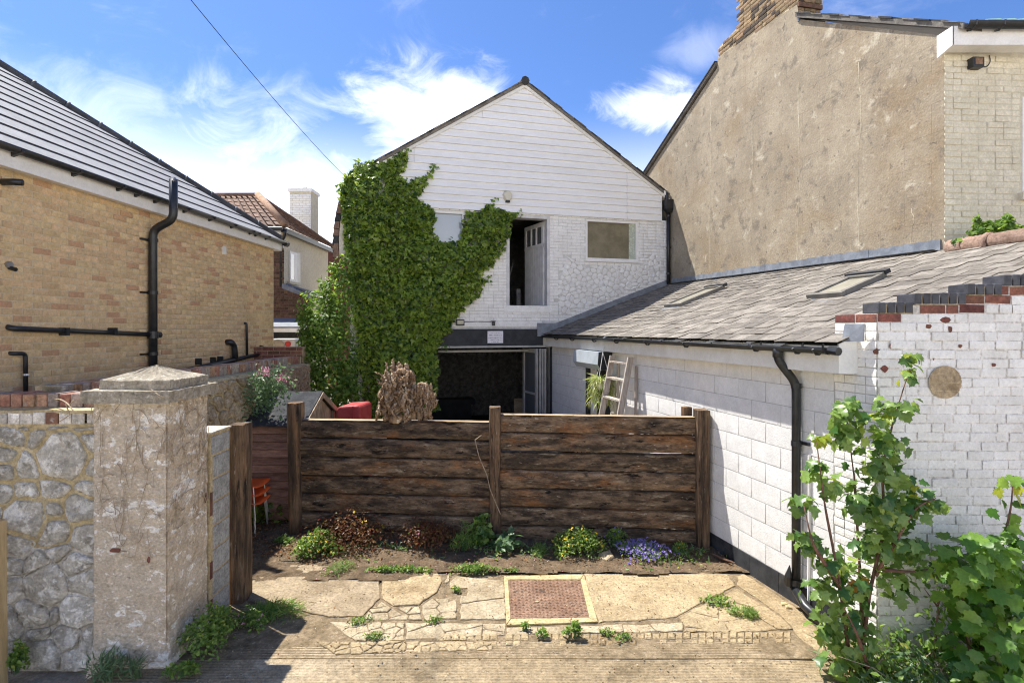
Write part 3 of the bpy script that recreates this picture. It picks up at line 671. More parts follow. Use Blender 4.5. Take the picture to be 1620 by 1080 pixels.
def soil_front(x):                                   # front edge of the soil strip
    return 6.16+.05*wob(x*2.3, 1, 0)+.04*wob(x*6, 3, 1)-(.16 if x < -.9 else 0)*1
terrain('soil_bed', lambda x, y: soil_front(x) < y < FY(x)+.05 and x < LA(y)+.02, -3.3, 2.8, 5.85, 7.4, 150, 50,
        lambda x, y: .012+.02*wob(x*5, y*5, 0)+.012*wob(x*17, y*19, 2)+max(0, y-6.35)*.05, M['soil'])
terrain('leaf_litter_path', lambda x, y: FY(x)-.75 < y < 8.3 and x < -2.55+0*y, -4.2, -2.5, 6.3, 8.3, 60, 60,
        lambda x, y: .02+.02*wob(x*7, y*7, 0)+.012*wob(x*19, y*23, 2), M['soil'])
lit = []
rs = np.random.RandomState(3)
for _ in range(1400):
    x = rs.uniform(-4.0, -2.7); y = rs.uniform(6.5, 8.1); lit.append((x, y, .045+.02*rs.rand()))
o = leaf_cloud('leaf_litter', M['leaf_dry'], None, lit, np.tile((0, 0, 1), (1400, 1)), rs.uniform(.02, .05, 1400), 'small', .5, seed=2); o['kind'] = 'stuff'
# cracked concrete apron, every piece its own slab
apron = thing('concrete_apron', 'cracked sandy concrete apron of slabs between the sleeper fence and the ribbed drive', 'paving', (0, 5.6, 0)); apron['kind'] = 'structure'
MB().box(-3.2, 3.2, 4.6, 6.6, -.12, -.011).build('joint_dirt', M['joint'], apron)
def G(*pp): return [gnd(px, py)[:2] for px, py in pp]
def cells(poly, k, m, name, gap=.007, seed=0, thick=.05, z=0.0, asp=1):
    r = random.Random(seed); xs = [p[0] for p in poly]; ys = [p[1] for p in poly]; sd = []
    t = 0
    while len(sd) < k and t < 4000:
        t += 1; x = r.uniform(min(xs), max(xs)); y = r.uniform(min(ys), max(ys))
        if in_poly(x, y, poly) and all(math.hypot(x-a, (y-b)*asp) > .62*math.sqrt((max(xs)-min(xs))*(max(ys)-min(ys))*asp/k) for a, b in sd): sd.append((x, y))
    for c in voronoi(sd, poly) if len(sd) > 1 else [poly]:
        if not c: continue
        p = inset(c, gap/2) if len(sd) > 1 else c
        if not p: continue
        q = [(x+r.uniform(-.009, .009), y+r.uniform(-.009, .009)) for x, y in resample(p, .06)]
        slab_piece(apron, q, z+r.uniform(-.004, .004), thick, m, name, r)
def big(pp, m, seed, z=0.0):
    r = random.Random(seed); p = [(x+r.uniform(-.010, .010), y+r.uniform(-.010, .010)) for x, y in resample(G(*pp), .06)]
    return slab_piece(apron, p, z, .06, m, 'slab', r)
big([(392, 950), (400, 915), (455, 893), (520, 893), (598, 903), (601, 945), (582, 963), (572, 974), (520, 974), (440, 958)], M['slab_grey'], 1, .004)
big([(602, 903), (670, 899), (692, 906), (700, 918), (690, 936), (662, 955), (622, 958), (605, 947)], M['slab'], 2, .006)
cells(G((584, 964), (604, 950), (621, 961), (664, 958), (668, 979), (575, 979)), 9, M['slab_pale'], 'slab_fragment', .012, 3)
cells(G((667, 957), (693, 937), (703, 919), (696, 906), (720, 903), (724, 910), (712, 918), (712, 945), (722, 945), (722, 978), (670, 979)), 6, M['slab_pale'], 'slab_fragment', .010, 4)
big([(722, 911), (742, 913), (797, 917), (799, 944), (728, 953), (730, 942), (739, 943), (740, 929), (712, 929), (713, 919)], M['slab_pale'], 5)
big([(729, 955), (799, 946), (800, 978), (728, 979)], M['slab_pale'], 6, .003)
big([(925, 907), (1040, 905), (1150, 907), (1164, 925), (1090, 962), (1070, 975), (948, 983), (934, 945)], M['slab'], 8)
big([(1166, 910), (1178, 907), (1262, 962), (1300, 1000), (1308, 1040), (1262, 1005), (1240, 975), (1168, 925)], M['slab'], 9, -.002)
cells(G((1074, 976), (1092, 964), (1166, 929), (1237, 976), (1255, 994), (1150, 1000), (1085, 990)), 6, M['slab'], 'slab_fragment', .012, 10)
# manhole surround: four strips of yellow concrete round a chequered cast cover
fr = thing('manhole_frame', 'yellow concrete surround of the square rusty inspection cover', 'manhole surround', gnd(868, 948)); fr['kind'] = 'structure'
mo = G((797, 911), (924, 909), (946, 984), (801, 989)); mi = G((804, 917), (918, 917), (932, 977), (808, 979))
for i in range(4):
    j = (i+1) % 4; q = [mo[i], mo[j], mi[j], mi[i]]; q = inset(q if True else q, .002) or q
    slab_piece(fr, resample(q, .12), .008, .06, M['frame_conc'], 'edging_strip')
mh = thing('manhole_cover', 'square rusty chequer-plate inspection cover set in the concrete', 'manhole cover', gnd(868, 948))
slab_piece(mh, mi, .004, .04, M['rust'], 'plate', ch=.002)
tread = MB(); A_, B_, C_, D_ = [V3((x, y, .004)) for x, y in mi]
for i in range(20):
    for j in range(24):
        s, t = (i+.5)/20, (j+.5)/24; p = A_.lerp(B_, s).lerp(D_.lerp(C_, s), t)
        d = V3((.014, 0, 0)) if (i+j) % 2 else V3((0, .014, 0)); w = V3((0, .004, 0)) if (i+j) % 2 else V3((.004, 0, 0))
        tread.prism([p-d-w, p+d-w, p+d+w, p-d+w], (0, 0, .004))
o = tread.build('tread_stud', M['rust'], mh); o['kind'] = 'stuff'
MB().lathe(A_.lerp(B_, .36).lerp(D_.lerp(C_, .36), .62), [(.018, 0), (.018, .012), (0, .014)], 10).build('lifting_plug', M['slab_pale'], mh)
# kerb strip with cracks, then the row of little sett edges
kerb = thing('kerb_strip', 'cracked pale concrete kerb strip with a row of small square setts along its front edge', 'kerb', (0, 5.05, 0)); kerb['kind'] = 'structure'
def kcells(pp, k, seed, nm='kerb_stone', m=None):
    global apron
    keep = apron; apron = kerb; cells(G(*pp), k, m or M['slab_pale'], nm, .008, seed, .06, 0, 1.0); apron = keep
kcells([(520, 982), (640, 984), (640, 1012), (560, 1012)], 14, 21); kcells([(642, 984), (800, 985), (800, 1003), (642, 1010)], 6, 22)
kcells([(802, 992), (948, 988), (1080, 984), (1080, 997), (802, 1003)], 5, 23); kcells([(1082, 992), (1250, 1000), (1245, 996), (1082, 999)], 2, 24, m=M['slab'])
kcells([(500, 1014), (640, 1013), (780, 1013), (780, 1026), (640, 1030), (530, 1034)], 40, 25, 'broken_piece', M['slab'])
for row, (ya, yb, dy) in enumerate(((1001.5, 998, 9.5), (1013, 1008.5, 7))):
    n = 46
    for i in range(n):
        if R.random() < (.04, .3)[row]: continue
        px = 690+(1252-690)*i/n; t = i/n; y = ya+(yb-ya)*t-3*math.sin(t*3.1)*0; w = (1252-690)/n
        p = G((px+.6+R.uniform(-.6, .6), y+R.uniform(-.6, .6)), (px+w-.6+R.uniform(-.6, .6), y+R.uniform(-.5, .5)), (px+w-.6, y+dy+R.uniform(-.9, .9)), (px+.6, y+dy))
        slab_piece(kerb, p, .004+R.uniform(-.010, .003), .05, M['slab'], 'sett', ch=.010)
# ribbed concrete drive
def drive_front(x): return 4.86+.05*wob(x*2, 0, 1)-(0 if x > -.8 else .12)
terrain('ribbed_drive', lambda x, y: y < drive_front(x) and x < LA(y)+.1, -3.4, 3.6, 2.2, 5.1, 150, 440,
        lambda x, y: -.012+.0045*math.sin((y+.006*wob(x*1.5, 2, 3))*2*math.pi/.036)+.006*wob(x*2, y*2, 0)-.03*max(0, (x-2.1)), M['brushed'])
for px, py, s in ((1130, 905, .02), (1142, 962, .03), (1228, 950, .035), (1245, 957, .06), (1090, 905, .02), (996, 925, .02), (1030, 930, .03)): pass

# ================================================================ WHITE HOUSE
HO = V3((-3.46, 11.53, 0)); HU = V3((.965, .2625, 0)); HN = V3((.2625, -.965, 0)); HB = -HN; HU.normalize(); HN.normalize(); HB.normalize()
def hpx(px, py):
    k = (px-CX)/F; Y = 12.474/(1-.272*k); return ((k*Y+3.46)/HU.x, hgt(py, Y))
def hw(u, v, n=0.0): return HO+HU*u+V3((0, 0, v))+HN*n
def hbox(mb, u0, u1, v0, v1, n0, n1): return mb.obox(hw(u0, v0, n0), HU*(u1-u0), HN*(n1-n0), (0, 0, v1-v0))
HL = 7.61; RU, RV, SL = 3.876, 8.43, .638; WB = 5.48     # ridge, slope, bottom of the weatherboarding
house = thing('white_house', 'white gabled workshop house with weatherboarded gable and painted brick below', 'house', HO+HU*3.8)
gu0, gu1 = hpx(612, 548)[0], hpx(871, 548)[0]; gv = 2.40
lu0, lv0 = hpx(801, 483); lu1, lv1 = hpx(870, 340)[0], 5.44
w1 = (*hpx(926, 411), hpx(1009, 346)[0], 5.43); w2 = (*hpx(681, 388), hpx(735, 332)[0], 5.43)
holes = [(gu0, -1, gu1, gv), (lu0, lv0, lu1, lv1), w1, w2]
IVY = [(538, 295), (548, 276), (562, 262), (585, 255), (612, 258), (622, 246), (632, 239), (645, 240), (644, 258), (636, 274), (640, 284), (660, 285), (683, 269), (687, 272), (677, 287), (668, 300), (661, 316), (684, 332), (688, 345), (684, 372), (700, 384), (716, 386), (728, 378), (731, 350), (737, 334), (752, 337), (770, 325), (776, 321), (781, 330), (797, 332), (816, 340), (806, 350), (808, 370), (799, 382), (795, 396), (776, 424), (757, 431), (768, 443), (757, 465), (741, 480), (728, 492), (715, 508), (710, 526), (701, 535), (690, 551), (692, 590), (690, 612), (686, 650), (600, 668), (572, 662), (576, 640), (573, 606), (568, 560), (563, 520), (558, 470), (551, 420), (546, 380), (541, 340)]
IVYHOLE = [(600, 282), (611, 284), (609, 302), (602, 302)]
wall = panel(house, HO, HU, HN, 0, HL, 0, 5.5, .3, M['wall_core'], holes, 'wall')
def visible_brick(u, v):
    x, y = project(hw(u, v)); return not in_poly(x, y, IVY) and v > 2.8
RUB = [(884, 500), (882, 455), (897, 405), (922, 420), (1012, 420), (1034, 400), (1044, 425), (1046, 440), (960, 474)]
rub_uv = [hpx(*p) for p in RUB]
inside = lambda u, v: visible_brick(u, v) and not in_poly(u, v, rub_uv) and v < WB
pieces(wall, bond(HL, 2.98, 5.5, holes=holes, inside=inside, headers=.2), HO, HU, HN, M['white_paint'], .008, 'brick', 300, jit=.8, tilt=.05)
rr = random.Random(11); sd = []
for _ in range(3000):
    u, v = rr.uniform(4.5, 7.7), rr.uniform(2.7, 4.9)
    if in_poly(u, v, rub_uv) and all((u-a)**2+((v-b)*1.4)**2 > .115**2 for a, b in sd): sd.append((u, v))
for i, c in enumerate(voronoi(sd, rub_uv if sum(rub_uv[k][0]*rub_uv[(k+1) % len(rub_uv)][1]-rub_uv[(k+1) % len(rub_uv)][0]*rub_uv[k][1] for k in range(len(rub_uv))) > 0 else rub_uv[::-1])):
    if not c: continue
    p = inset(c, .0035)
    if p and len(p) > 2 and abs(sum(p[k][0]*p[(k+1) % len(p)][1]-p[(k+1) % len(p)][0]*p[k][1] for k in range(len(p)))) > .004 and all(3 < q[1] < 5.2 for q in p):
        stone(wall, chaikin(p, 1), lambda x, y: hw(x, y), HN, .014, M['white_paint'], 'rubble_stone', rr, .6, .8)
# beam course and dark beam over the garage opening
b = MB(); hbox(b, hpx(640, 540)[0], hpx(857, 540)[0], 2.84, 2.97, 0, .018); b.build('band_course', M['white_paint'], house)
bu0, bu1 = hpx(640, 535)[0], hpx(858, 535)[0]
b = MB(); hbox(b, bu0, bu1, gv+.01, 2.79, -.05, .05); b.build('beam', M['black_paint'], house, bevel=.006)
b = MB(); hbox(b, bu0, gu1, gv-.035, gv+.008, -.06, .065); b.build('drip_rail', M['bifold'], house)
b = MB(); hbox(b, gu1-.01, gu1+.10, 0, gv+.34, -.02, .03); b.build('door_post', M['black_paint'], house)
b = MB(); hbox(b, gu0, gu1, gv-.15, gv-.10, -.35, -.30); b.build('door_track', M['bifold'], house)
# rooms behind the openings
def room(name, u0, u1, v0, v1, dep, m, mback):
    mb = MB(); t = .06
    hbox(mb, u0-t, u1+t, v0-t, v0, -dep, -.31); hbox(mb, u0-t, u1+t, v1, v1+t, -dep, -.31)
    hbox(mb, u0-t, u0, v0, v1, -dep, -.31); hbox(mb, u1, u1+t, v0, v1, -dep, -.31)
    mb.build(name, m, house); q = MB(); hbox(q, u0-t, u1+t, v0-t, v1+t, -dep-t, -dep); q.build(name+'_back', mback, house)
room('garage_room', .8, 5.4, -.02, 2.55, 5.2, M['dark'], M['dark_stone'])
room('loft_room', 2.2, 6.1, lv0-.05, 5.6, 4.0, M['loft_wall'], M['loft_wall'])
b = MB(); hbox(b, 1.0, 3.6, .45, .62, -5.0, -4.4); hbox(b, 1.05, 3.5, 0, .45, -4.95, -4.5); b.build('bench', M['black_paint'], house)
b = MB(); b.tube([hw(lu0+.25, lv0+.1, -1.0), hw(lu0+.3, lv0+.6, -1.0), hw(lu0+.42, lv0+1.1, -.95)], .015, 6); hbox(b, lu0+.5, lu0+.6, lv0, lv0+.45, -1.2, -.9); b.build('stored_frame', M['loft_wall'], house)
# gable core and boards
gp = [(0.02, WB-.02), (HL-.02, WB-.02), (7.40, RV-SL*(7.40-RU)-.02), (RU, RV-.04), (.02, RV-SL*RU-.02)]
MB().prism([hw(u, v) for u, v in gp], HB*.28).build('gable_core', M['dark'], house)
gab = MB().prism([hw(u, v, -.281) for u, v in gp], HB*.05).build('gable', M['boards'], house)
def edge_l(v): return max(.0, (v-(RV-SL*RU))/SL)
def edge_r(v): return min(7.42, RU+(RV-v)/SL)
nrow = 18; bh = (RV-.02-WB)/nrow
spl = hpx(991, 330)[0]
for i in range(nrow):
    v0, v1 = WB+i*bh, WB+(i+1)*bh; cuts = []
    if i < 7: cuts.append(spl)
    if 5 < i < 9: cuts.append(hpx(655, 260)[0])
    if i == 13: cuts.append(hpx(763, 185)[0])
    us = [None]+sorted(cuts)+[None]
    for k in range(len(us)-1):
        a0 = edge_l(v0) if us[k] is None else us[k]+.003; a1 = edge_l(v1) if us[k] is None else us[k]+.003
        b0 = edge_r(v0) if us[k+1] is None else us[k+1]-.003; b1 = edge_r(v1) if us[k+1] is None else us[k+1]-.003
        if b0-a0 < .05: continue
        if b1-a1 < .02: a1 = b1 = (a1+b1)/2; a1 -= .005; b1 += .005
        vs = [hw(a0, v0-.004, .002), hw(b0, v0-.004, .002), hw(b0, v0-.004, .052), hw(a0, v0-.004, .052), hw(a0, v0+.016, .052), hw(b0, v0+.016, .052), hw(b1, v1, .010), hw(a1, v1, .010), hw(a1, v1, .002), hw(b1, v1, .002)]
        MB().add(vs, [(0, 1, 2, 3), (3, 2, 5, 4), (4, 5, 6, 7), (7, 6, 9, 8), (0, 3, 4, 7, 8), (1, 9, 6, 5, 2)]).build('weatherboard', M['boards'], gab)
b = MB(); hbox(b, 7.42, 7.45, WB-.02, edge_r(9)*0+6.12, 0, .04); b.build('corner_trim', M['boards'], house)
# roof: slates as slabs with a thin verge
def slope_box(u0, u1, side, t0, t1, n0, n1, mb):
    f = lambda u: RV-SL*abs(u-RU)
    q = [hw(u0, f(u0)+t0, n0), hw(u1, f(u1)+t0, n0), hw(u1, f(u1)+t1, n0), hw(u0, f(u0)+t1, n0)]
    return mb.prism(q, HB*(n0-n1))
roof = slope_box(RU, 7.72, 1, .03, .10, .09, -9, slope_box(-.12, RU, -1, .03, .10, .09, -9, MB())).build('roof', M['slate'], house)
slope_box(RU, 7.70, 1, -.05, .027, .07, -.2, slope_box(-.10, RU, -1, -.05, .027, .07, -.2, MB())).build('verge', M['cream_upvc'], roof)
for i in range(26):
    for s in (-1, 1):
        if s < 0: u0, u1 = RU-.15*i-.16, RU-.15*i
        else: u0, u1 = RU+.15*i, RU+.15*i+.16
        if u0 < -.12 or u1 > 7.74: continue
        slope_box(u0, u1, s, .102, .122+R.uniform(0, .012), .11+R.uniform(-.015, .015), -.35, MB()).build('verge_slate', M['underlay'] if R.random() < .5 else M['slate'], roof)
MB().tube([hw(RU, RV+.09, .12), hw(RU, RV+.09, -9)], .10, 8).build('ridge_tile', M['underlay'], roof)
# swept eaves at the left corner
ev = MB(); pts = [(-.02, 6.0), (-.13, 5.72), (-.22, 5.40), (-.28, 5.05), (-.31, 4.70), (-.30, 4.38)]
sw = thing('x', 'x', 'x'); bpy.data.objects.remove(sw)
eave = MB()
for i in range(len(pts)-1):
    (a, c), (d, e) = pts[i], pts[i+1]
    eave.prism([hw(a+.08, c, .04), hw(d+.08, e, .04), hw(d+.22, e, .04), hw(a+.2, c, .04)], HB*1.6)
eave.build('swept_eaves_board', M['cream_wall'], house)
for i in range(12):
    t = i/11*(len(pts)-1); k = min(int(t), len(pts)-2); f = t-k; a = pts[k][0]+(pts[k+1][0]-pts[k][0])*f; c = pts[k][1]+(pts[k+1][1]-pts[k][1])*f
    MB().prism([hw(a-.02, c+.075, .07), hw(a+.07, c+.075, .07), hw(a+.065, c-.07, .07), hw(a-.055, c-.07, .07)], HB*1.6).build('eaves_tile', M['pan_tile'] if i % 3 else M['underlay'], house)
# windows
def window(u0, v0, u1, v1, gm, rec=.05, fw=.055, nm='window'):
    fr = MB(); hbox(fr, u0, u1, v0, v0+fw, -rec-.06, .012); hbox(fr, u0, u1, v1-fw, v1, -rec-.06, .012); hbox(fr, u0, u0+fw, v0+fw, v1-fw, -rec-.06, .012); hbox(fr, u1-fw, u1, v0+fw, v1-fw, -rec-.06, .012)
    w = fr.build(nm, M['white_upvc'], house, bevel=.004)
    g = MB(); hbox(g, u0+fw, u1-fw, v0+fw, v1-fw, -rec-.03, -rec); g.build('pane', gm, w)
    s = MB(); hbox(s, u0-.03, u1+.03, v0-.04, v0-.002, 0, .05); s.build('sill', M['white_upvc'], w, bevel=.004)
window(*w1, M['olive_pane']); window(*w2, M['glass_sky'])
b = MB(); hbox(b, w1[2]-.22, w1[2]-.06, w1[1]+.055, w1[3]-.055, -.049, -.047); b.build('curtain_edge', mat('pale_green_curtain', (.42, .46, .36), (.48, .52, .42), 4), house)
# loft doorway with its leaf swung into the room
fr = MB(); fw = .075
hbox(fr, lu0, lu0+fw, lv0, lv1, -.22, .015); hbox(fr, lu1-fw, lu1, lv0, lv1, -.22, .015); hbox(fr, lu0+fw, lu1-fw, lv1-.07, lv1, -.22, .015)
dfr = fr.build('door_frame', M['door_paint'], house, bevel=.004)
s = MB(); hbox(s, lu0-.06, lu1+.05, lv0-.16, lv0, -.22, .025); s.build('door_sill', M['white_paint'], house, bevel=.01)
hin = hw(lu1-fw, 0, -.2); free = V3((.40, 13.62, 0)); hin.z = 0; dd = (free-hin).normalized(); dn = V3((-dd.y, dd.x, 0))
if dn.y > 0: dn = -dn
DW, DZ0, DZ1 = .92, lv0+.02, lv1-.09
door = MB()
for i in range(8):
    a = hin+dd*(DW*i/8+.003); door.obox(a+V3((0, 0, DZ0)), dd*(DW/8-.006), dn*.035, (0, 0, (DZ1-DZ0)*.70))
leafd = door.build('door', M['door_paint'], house)
st = MB()
for a, c in ((0, .07), (DW*.36-.02, DW*.36+.025), (DW*.64-.02, DW*.64+.025), (DW-.09, DW)): st.obox(hin+dd*a+V3((0, 0, DZ0+(DZ1-DZ0)*.70)), dd*(c-a), dn*.04, (0, 0, (DZ1-DZ0)*.30))
st.obox(hin+dn*.001+V3((0, 0, DZ0+(DZ1-DZ0)*.70)), dd*DW, dn*.042, (0, 0, .09)); st.obox(hin+dn*.001+V3((0, 0, DZ1-.1)), dd*DW, dn*.042, (0, 0, .1))
st.build('door_rail', M['door_paint'], leafd)
for a, c in ((.07, DW*.36-.02), (DW*.36+.025, DW*.64-.02), (DW*.64+.025, DW-.09)):
    MB().obox(hin+dd*a+dn*.015+V3((0, 0, DZ0+(DZ1-DZ0)*.70+.09)), dd*(c-a), dn*.006, (0, 0, (DZ1-DZ0)*.30-.19)).build('pane', M['glass'], leafd)
# folded glazed garage doors
for (x0, y0, x1, y1) in ((.607, 12.50, .300, 13.22), (.675, 12.54, .46, 13.30), (.735, 12.56, .56, 13.32), (.80, 12.58, .66, 13.34)):
    a, c = V3((x0, y0, .03)), V3((x1, y1, .03)); d = c-a; L_ = d.length; d.normalize(); n_ = V3((-d.y, d.x, 0))
    f = MB(); t = .045; z1 = 2.30
    f.obox(a, d*.09, n_*t, (0, 0, z1)); f.obox(a+d*(L_-.09), d*.09, n_*t, (0, 0, z1)); f.obox(a+d*.09, d*(L_-.18), n_*t, (0, 0, .12)); f.obox(a+d*.09+V3((0, 0, z1-.1)), d*(L_-.18), n_*t, (0, 0, .1)); f.obox(a+d*.09+V3((0, 0, 1.22)), d*(L_-.18), n_*t, (0, 0, .05))
    bf = f.build('folding_door', M['bifold'], house, bevel=.004)
    MB().obox(a+d*.09+n_*.018+V3((0, 0, .12)), d*(L_-.18), n_*.008, (0, 0, z1-.22)).build('pane', M['glass'], bf)
    MB().tube([a+d*.05-n_*.03+V3((0, 0, .95)), a+d*.16-n_*.04+V3((0, 0, .95))], .01, 6).build('handle', M['steel'], bf)
# things fixed to the front
al = thing('alarm_box', 'cream hexagonal alarm box on the white weatherboarding', 'alarm', hw(*hpx(802, 312), .03))
au, av = hpx(802, 311); hexa = [(-.06, .11), (.06, .11), (.125, .02), (.05, -.125), (-.05, -.125), (-.125, .02)]
b = MB(); q = [hw(au+x, av+y, .03) for x, y in hexa]; q2 = [hw(au+x*.82, av+y*.82, .115) for x, y in hexa]
b.add(q+q2, [tuple(range(6)), tuple(range(6, 12))]+[(i, (i+1) % 6, 6+(i+1) % 6, 6+i) for i in range(6)]); b.build('cover', M['alarm'], al, bevel=.008)
b = MB(); hbox(b, au-.05, au+.05, av-.155, av-.105, .03, .10); b.build('strobe', M['black'], al, bevel=.01)
fl = thing('floodlight', 'small black floodlight above the dark garage beam', 'floodlight', hw(*hpx(727, 511), .02))
fu, fv = hpx(727, 510); b = MB()
b.add([hw(fu+x, fv+y, n) for n in (.08, .13) for x, y in ((-.09, -.06), (.09, -.06), (.09, .06), (-.09, .06))], [(0, 1, 2, 3), (4, 5, 6, 7), (0, 1, 5, 4), (1, 2, 6, 5), (2, 3, 7, 6), (3, 0, 4, 7)]); b.build('body', M['black'], fl, bevel=.008)
b = MB(); hbox(b, fu-.07, fu+.07, fv-.035, fv+.045, .131, .135); b.build('glass', M['lens'], fl)
b = MB(); hbox(b, fu-.02, fu+.02, fv-.02, fv+.02, 0, .08); b.build('bracket', M['black'], fl)
cw = thing('motion_sensor', 'small black motion sensor on the wall right of the floodlight', 'sensor', hw(*hpx(780, 512), .02))
su, sv = hpx(780, 511); b = MB(); hbox(b, su-.035, su+.035, sv-.06, sv+.03, 0, .08); b.build('body', M['black'], cw, bevel=.015); b = MB(); hbox(b, su-.05, su+.05, sv+.03, sv+.05, 0, .05); b.build('bracket', M['black'], cw)
cb = MB().tube([hw(fu+.09, fv+.01, .02), hw((fu+su)/2, fv+.02, .014), hw(su-.05, sv+.03, .02)], .008, 5).build('cable', M['black'], None)
tag(cb, 'thin black cable on the wall joining the floodlight to the sensor', 'cable')
# notice board: five lines of print too small to read
nu0, nv0 = hpx(770.5, 542.5); nu1, nv1 = hpx(795, 523.5)
no = thing('notice_sign', 'white notice with rows of dark print on the black beam', 'sign', hw((nu0+nu1)/2, (nv0+nv1)/2, .05))
b = MB(); hbox(b, nu0, nu1, nv0, nv1, .051, .058); b.build('board', M['paper'], no)
W_, H_ = nu1-nu0, nv1-nv0
for k, (yc, hh, x0, x1, word, m_) in enumerate(((.855, .075, .22, .80, 3, 'ink'), (.64, .11, .12, .88, 4, 'ink2'), (.43, .085, .06, .94, 5, 'ink2'), (.245, .055, .17, .87, 7, 'ink2'), (.09, .045, .25, .73, 5, 'ink2'))):
    b = MB(); r = random.Random(k+4); x = x0
    while x < x1:
        w = r.uniform(.03, .05); s = r.choice((0, 1, 2))
        hbox(b, nu0+W_*x, nu0+W_*(x+.012), nv0+H_*(yc-hh/2), nv0+H_*(yc+hh/2), .0582, .0595)
        if s: hbox(b, nu0+W_*(x+.0121), nu0+W_*min(x1, x+w), nv0+H_*(yc+hh/2-.022), nv0+H_*(yc+hh/2), .0582, .0594)
        if s == 2: hbox(b, nu0+W_*(x+.0121), nu0+W_*min(x1, x+w), nv0+H_*(yc-.012), nv0+H_*(yc+.012), .0582, .0593)
        x += w+(.018 if r.random() < .75 else .05)
    b.build('print', M[m_], no)
# black downpipe with a hopper at the right corner
dp = thing('house_downpipe', 'black downpipe with hopper head at the corner of the white house', 'downpipe', hw(7.55, 3.9, .1))
du = hpx(1055, 400)[0]; vb = hpx(1055, 450)[1]; vt = hpx(1055, 338)[1]
MB().tube([hw(du, vb, .07), hw(du, vt, .07)], .045, 10).build('pipe', M['black'], dp, True)
b = MB(); t0, t1 = hpx(1055, 338)[1], hpx(1055, 318)[1]
b.add([hw(du+x*s, v, .09+n*s) for v, s in ((t0, .06), (t0+.1, .12), (t1, .13)) for x, n in ((-1, -.7), (1, -.7), (1, .8), (-1, .8))], [(0, 1, 5, 4), (1, 2, 6, 5), (2, 3, 7, 6), (3, 0, 4, 7), (4, 5, 9, 8), (5, 6, 10, 9), (6, 7, 11, 10), (7, 4, 8, 11), (8, 9, 10, 11), (0, 3, 2, 1)]); b.build('hopper', M['black'], dp)
MB().tube([hw(du-.05, t1+.02, .08), hw(du-.06, t1+.22, .06)], .05, 8).build('outlet', M['black'], dp)
b = MB(); hbox(b, du-.14, du-.05, t1+.12, t1+.26, 0, .1); b.build('end_cap', M['white_upvc'], dp)
for v in (vb+.25, (vb+vt)/2, vt-.1): MB().tube([hw(du, v, .07), hw(du, v+.04, .07)], .055, 10).build('collar', M['black'], dp)
# ================================================================ LEAN-TO
AU = V3((-.272, 1, 0)).normalized(); AN = V3((-AU.y, AU.x, 0))            # along the wall away from the camera; out of the wall (to the left)
LO = V3((LA(4.86), 4.86, 0)); SL_ = 1.0363
def aw(s, v, n=0.0): return LO+AU*s+V3((0, 0, v))+AN*n
def s_of(px): return (4.404/((px-CX)/F+.272)-4.86)*SL_
LEN = 8.15
lean = thing('lean_to', 'single storey lean-to of white painted blocks under a slate roof', 'outbuilding', aw(4, 0, -1))
ds0, ds1 = s_of(966), s_of(926)
wl = panel(lean, LO, AU, AN, -.222, LEN, 0, 2.5, .2, M['block_joint'], [(ds0, -1, ds1, 2.1)], 'wall')
pieces(wl, bond(LEN, .213, 2.42, .44, .215, .0075, [(ds0, -1, ds1, 2.1)], u_start=.215, seed=3), LO, AU, AN, M['block_paint'], .006, 'concrete_block', 300, jit=.25, ch=(.008, .016))
pieces(wl, bond(.208, .0295, 2.93, .205, .0695, .009, seed=5, off=.5, inside=None, u_start=-.222, headers=.5), LO, AU, AN, M['brick_paint'], .006, 'brick', 120, jit=.5, matfn=lambda a, b, c, d, r: M['red_brick'] if d > 2.86 else M['brick_paint'])
MB().obox(aw(-.222, 2.5, -.2), AU*.21, AN*.2, (0, 0, .43)).build('parapet_end', M['paint_joint'], lean)
for i in range(18):
    a = i*.455; b_ = min(a+.45, LEN)
    if a < ds1 and b_ > ds0: continue
    MB().obox(aw(a, -.1, 0), AU*(b_-a), AN*.010, (0, 0, .305)).build('plinth_block', M['plinth'], lean)
# fascia, soffit, boxed end
def fx(Y): return 4.232-.272*Y
FO = V3((fx(4.82), 4.82, 0))
def fw_(s, v, n=0.0): return FO+AU*s+V3((0, 0, v))+AN*n
FL = 8.22; FB = 2.395
for a, c in ((0, 2.9), (2.903, 5.7), (5.703, FL)):
    MB().obox(fw_(a, FB, 0), AU*(c-a), AN*-.02, (0, 0, .255)).build('fascia_board', M['cream_upvc'], lean)
MB().prism([fw_(0.001, FB+.004, -.021), fw_(FL, FB+.004, -.021), aw(LEN, FB+.004, .013), aw(-.03, FB+.004, .013)], (0, 0, .01)).build('soffit', M['cream_upvc'], lean)
MB().prism([fw_(0, FB, 0), V3((LA(4.82)+.01, 4.82, FB)), V3((LA(4.82)+.01, 4.82, 2.75)), fw_(0, 2.66, 0)], (0, .02, 0)).build('boxed_end', M['white_upvc'], lean)
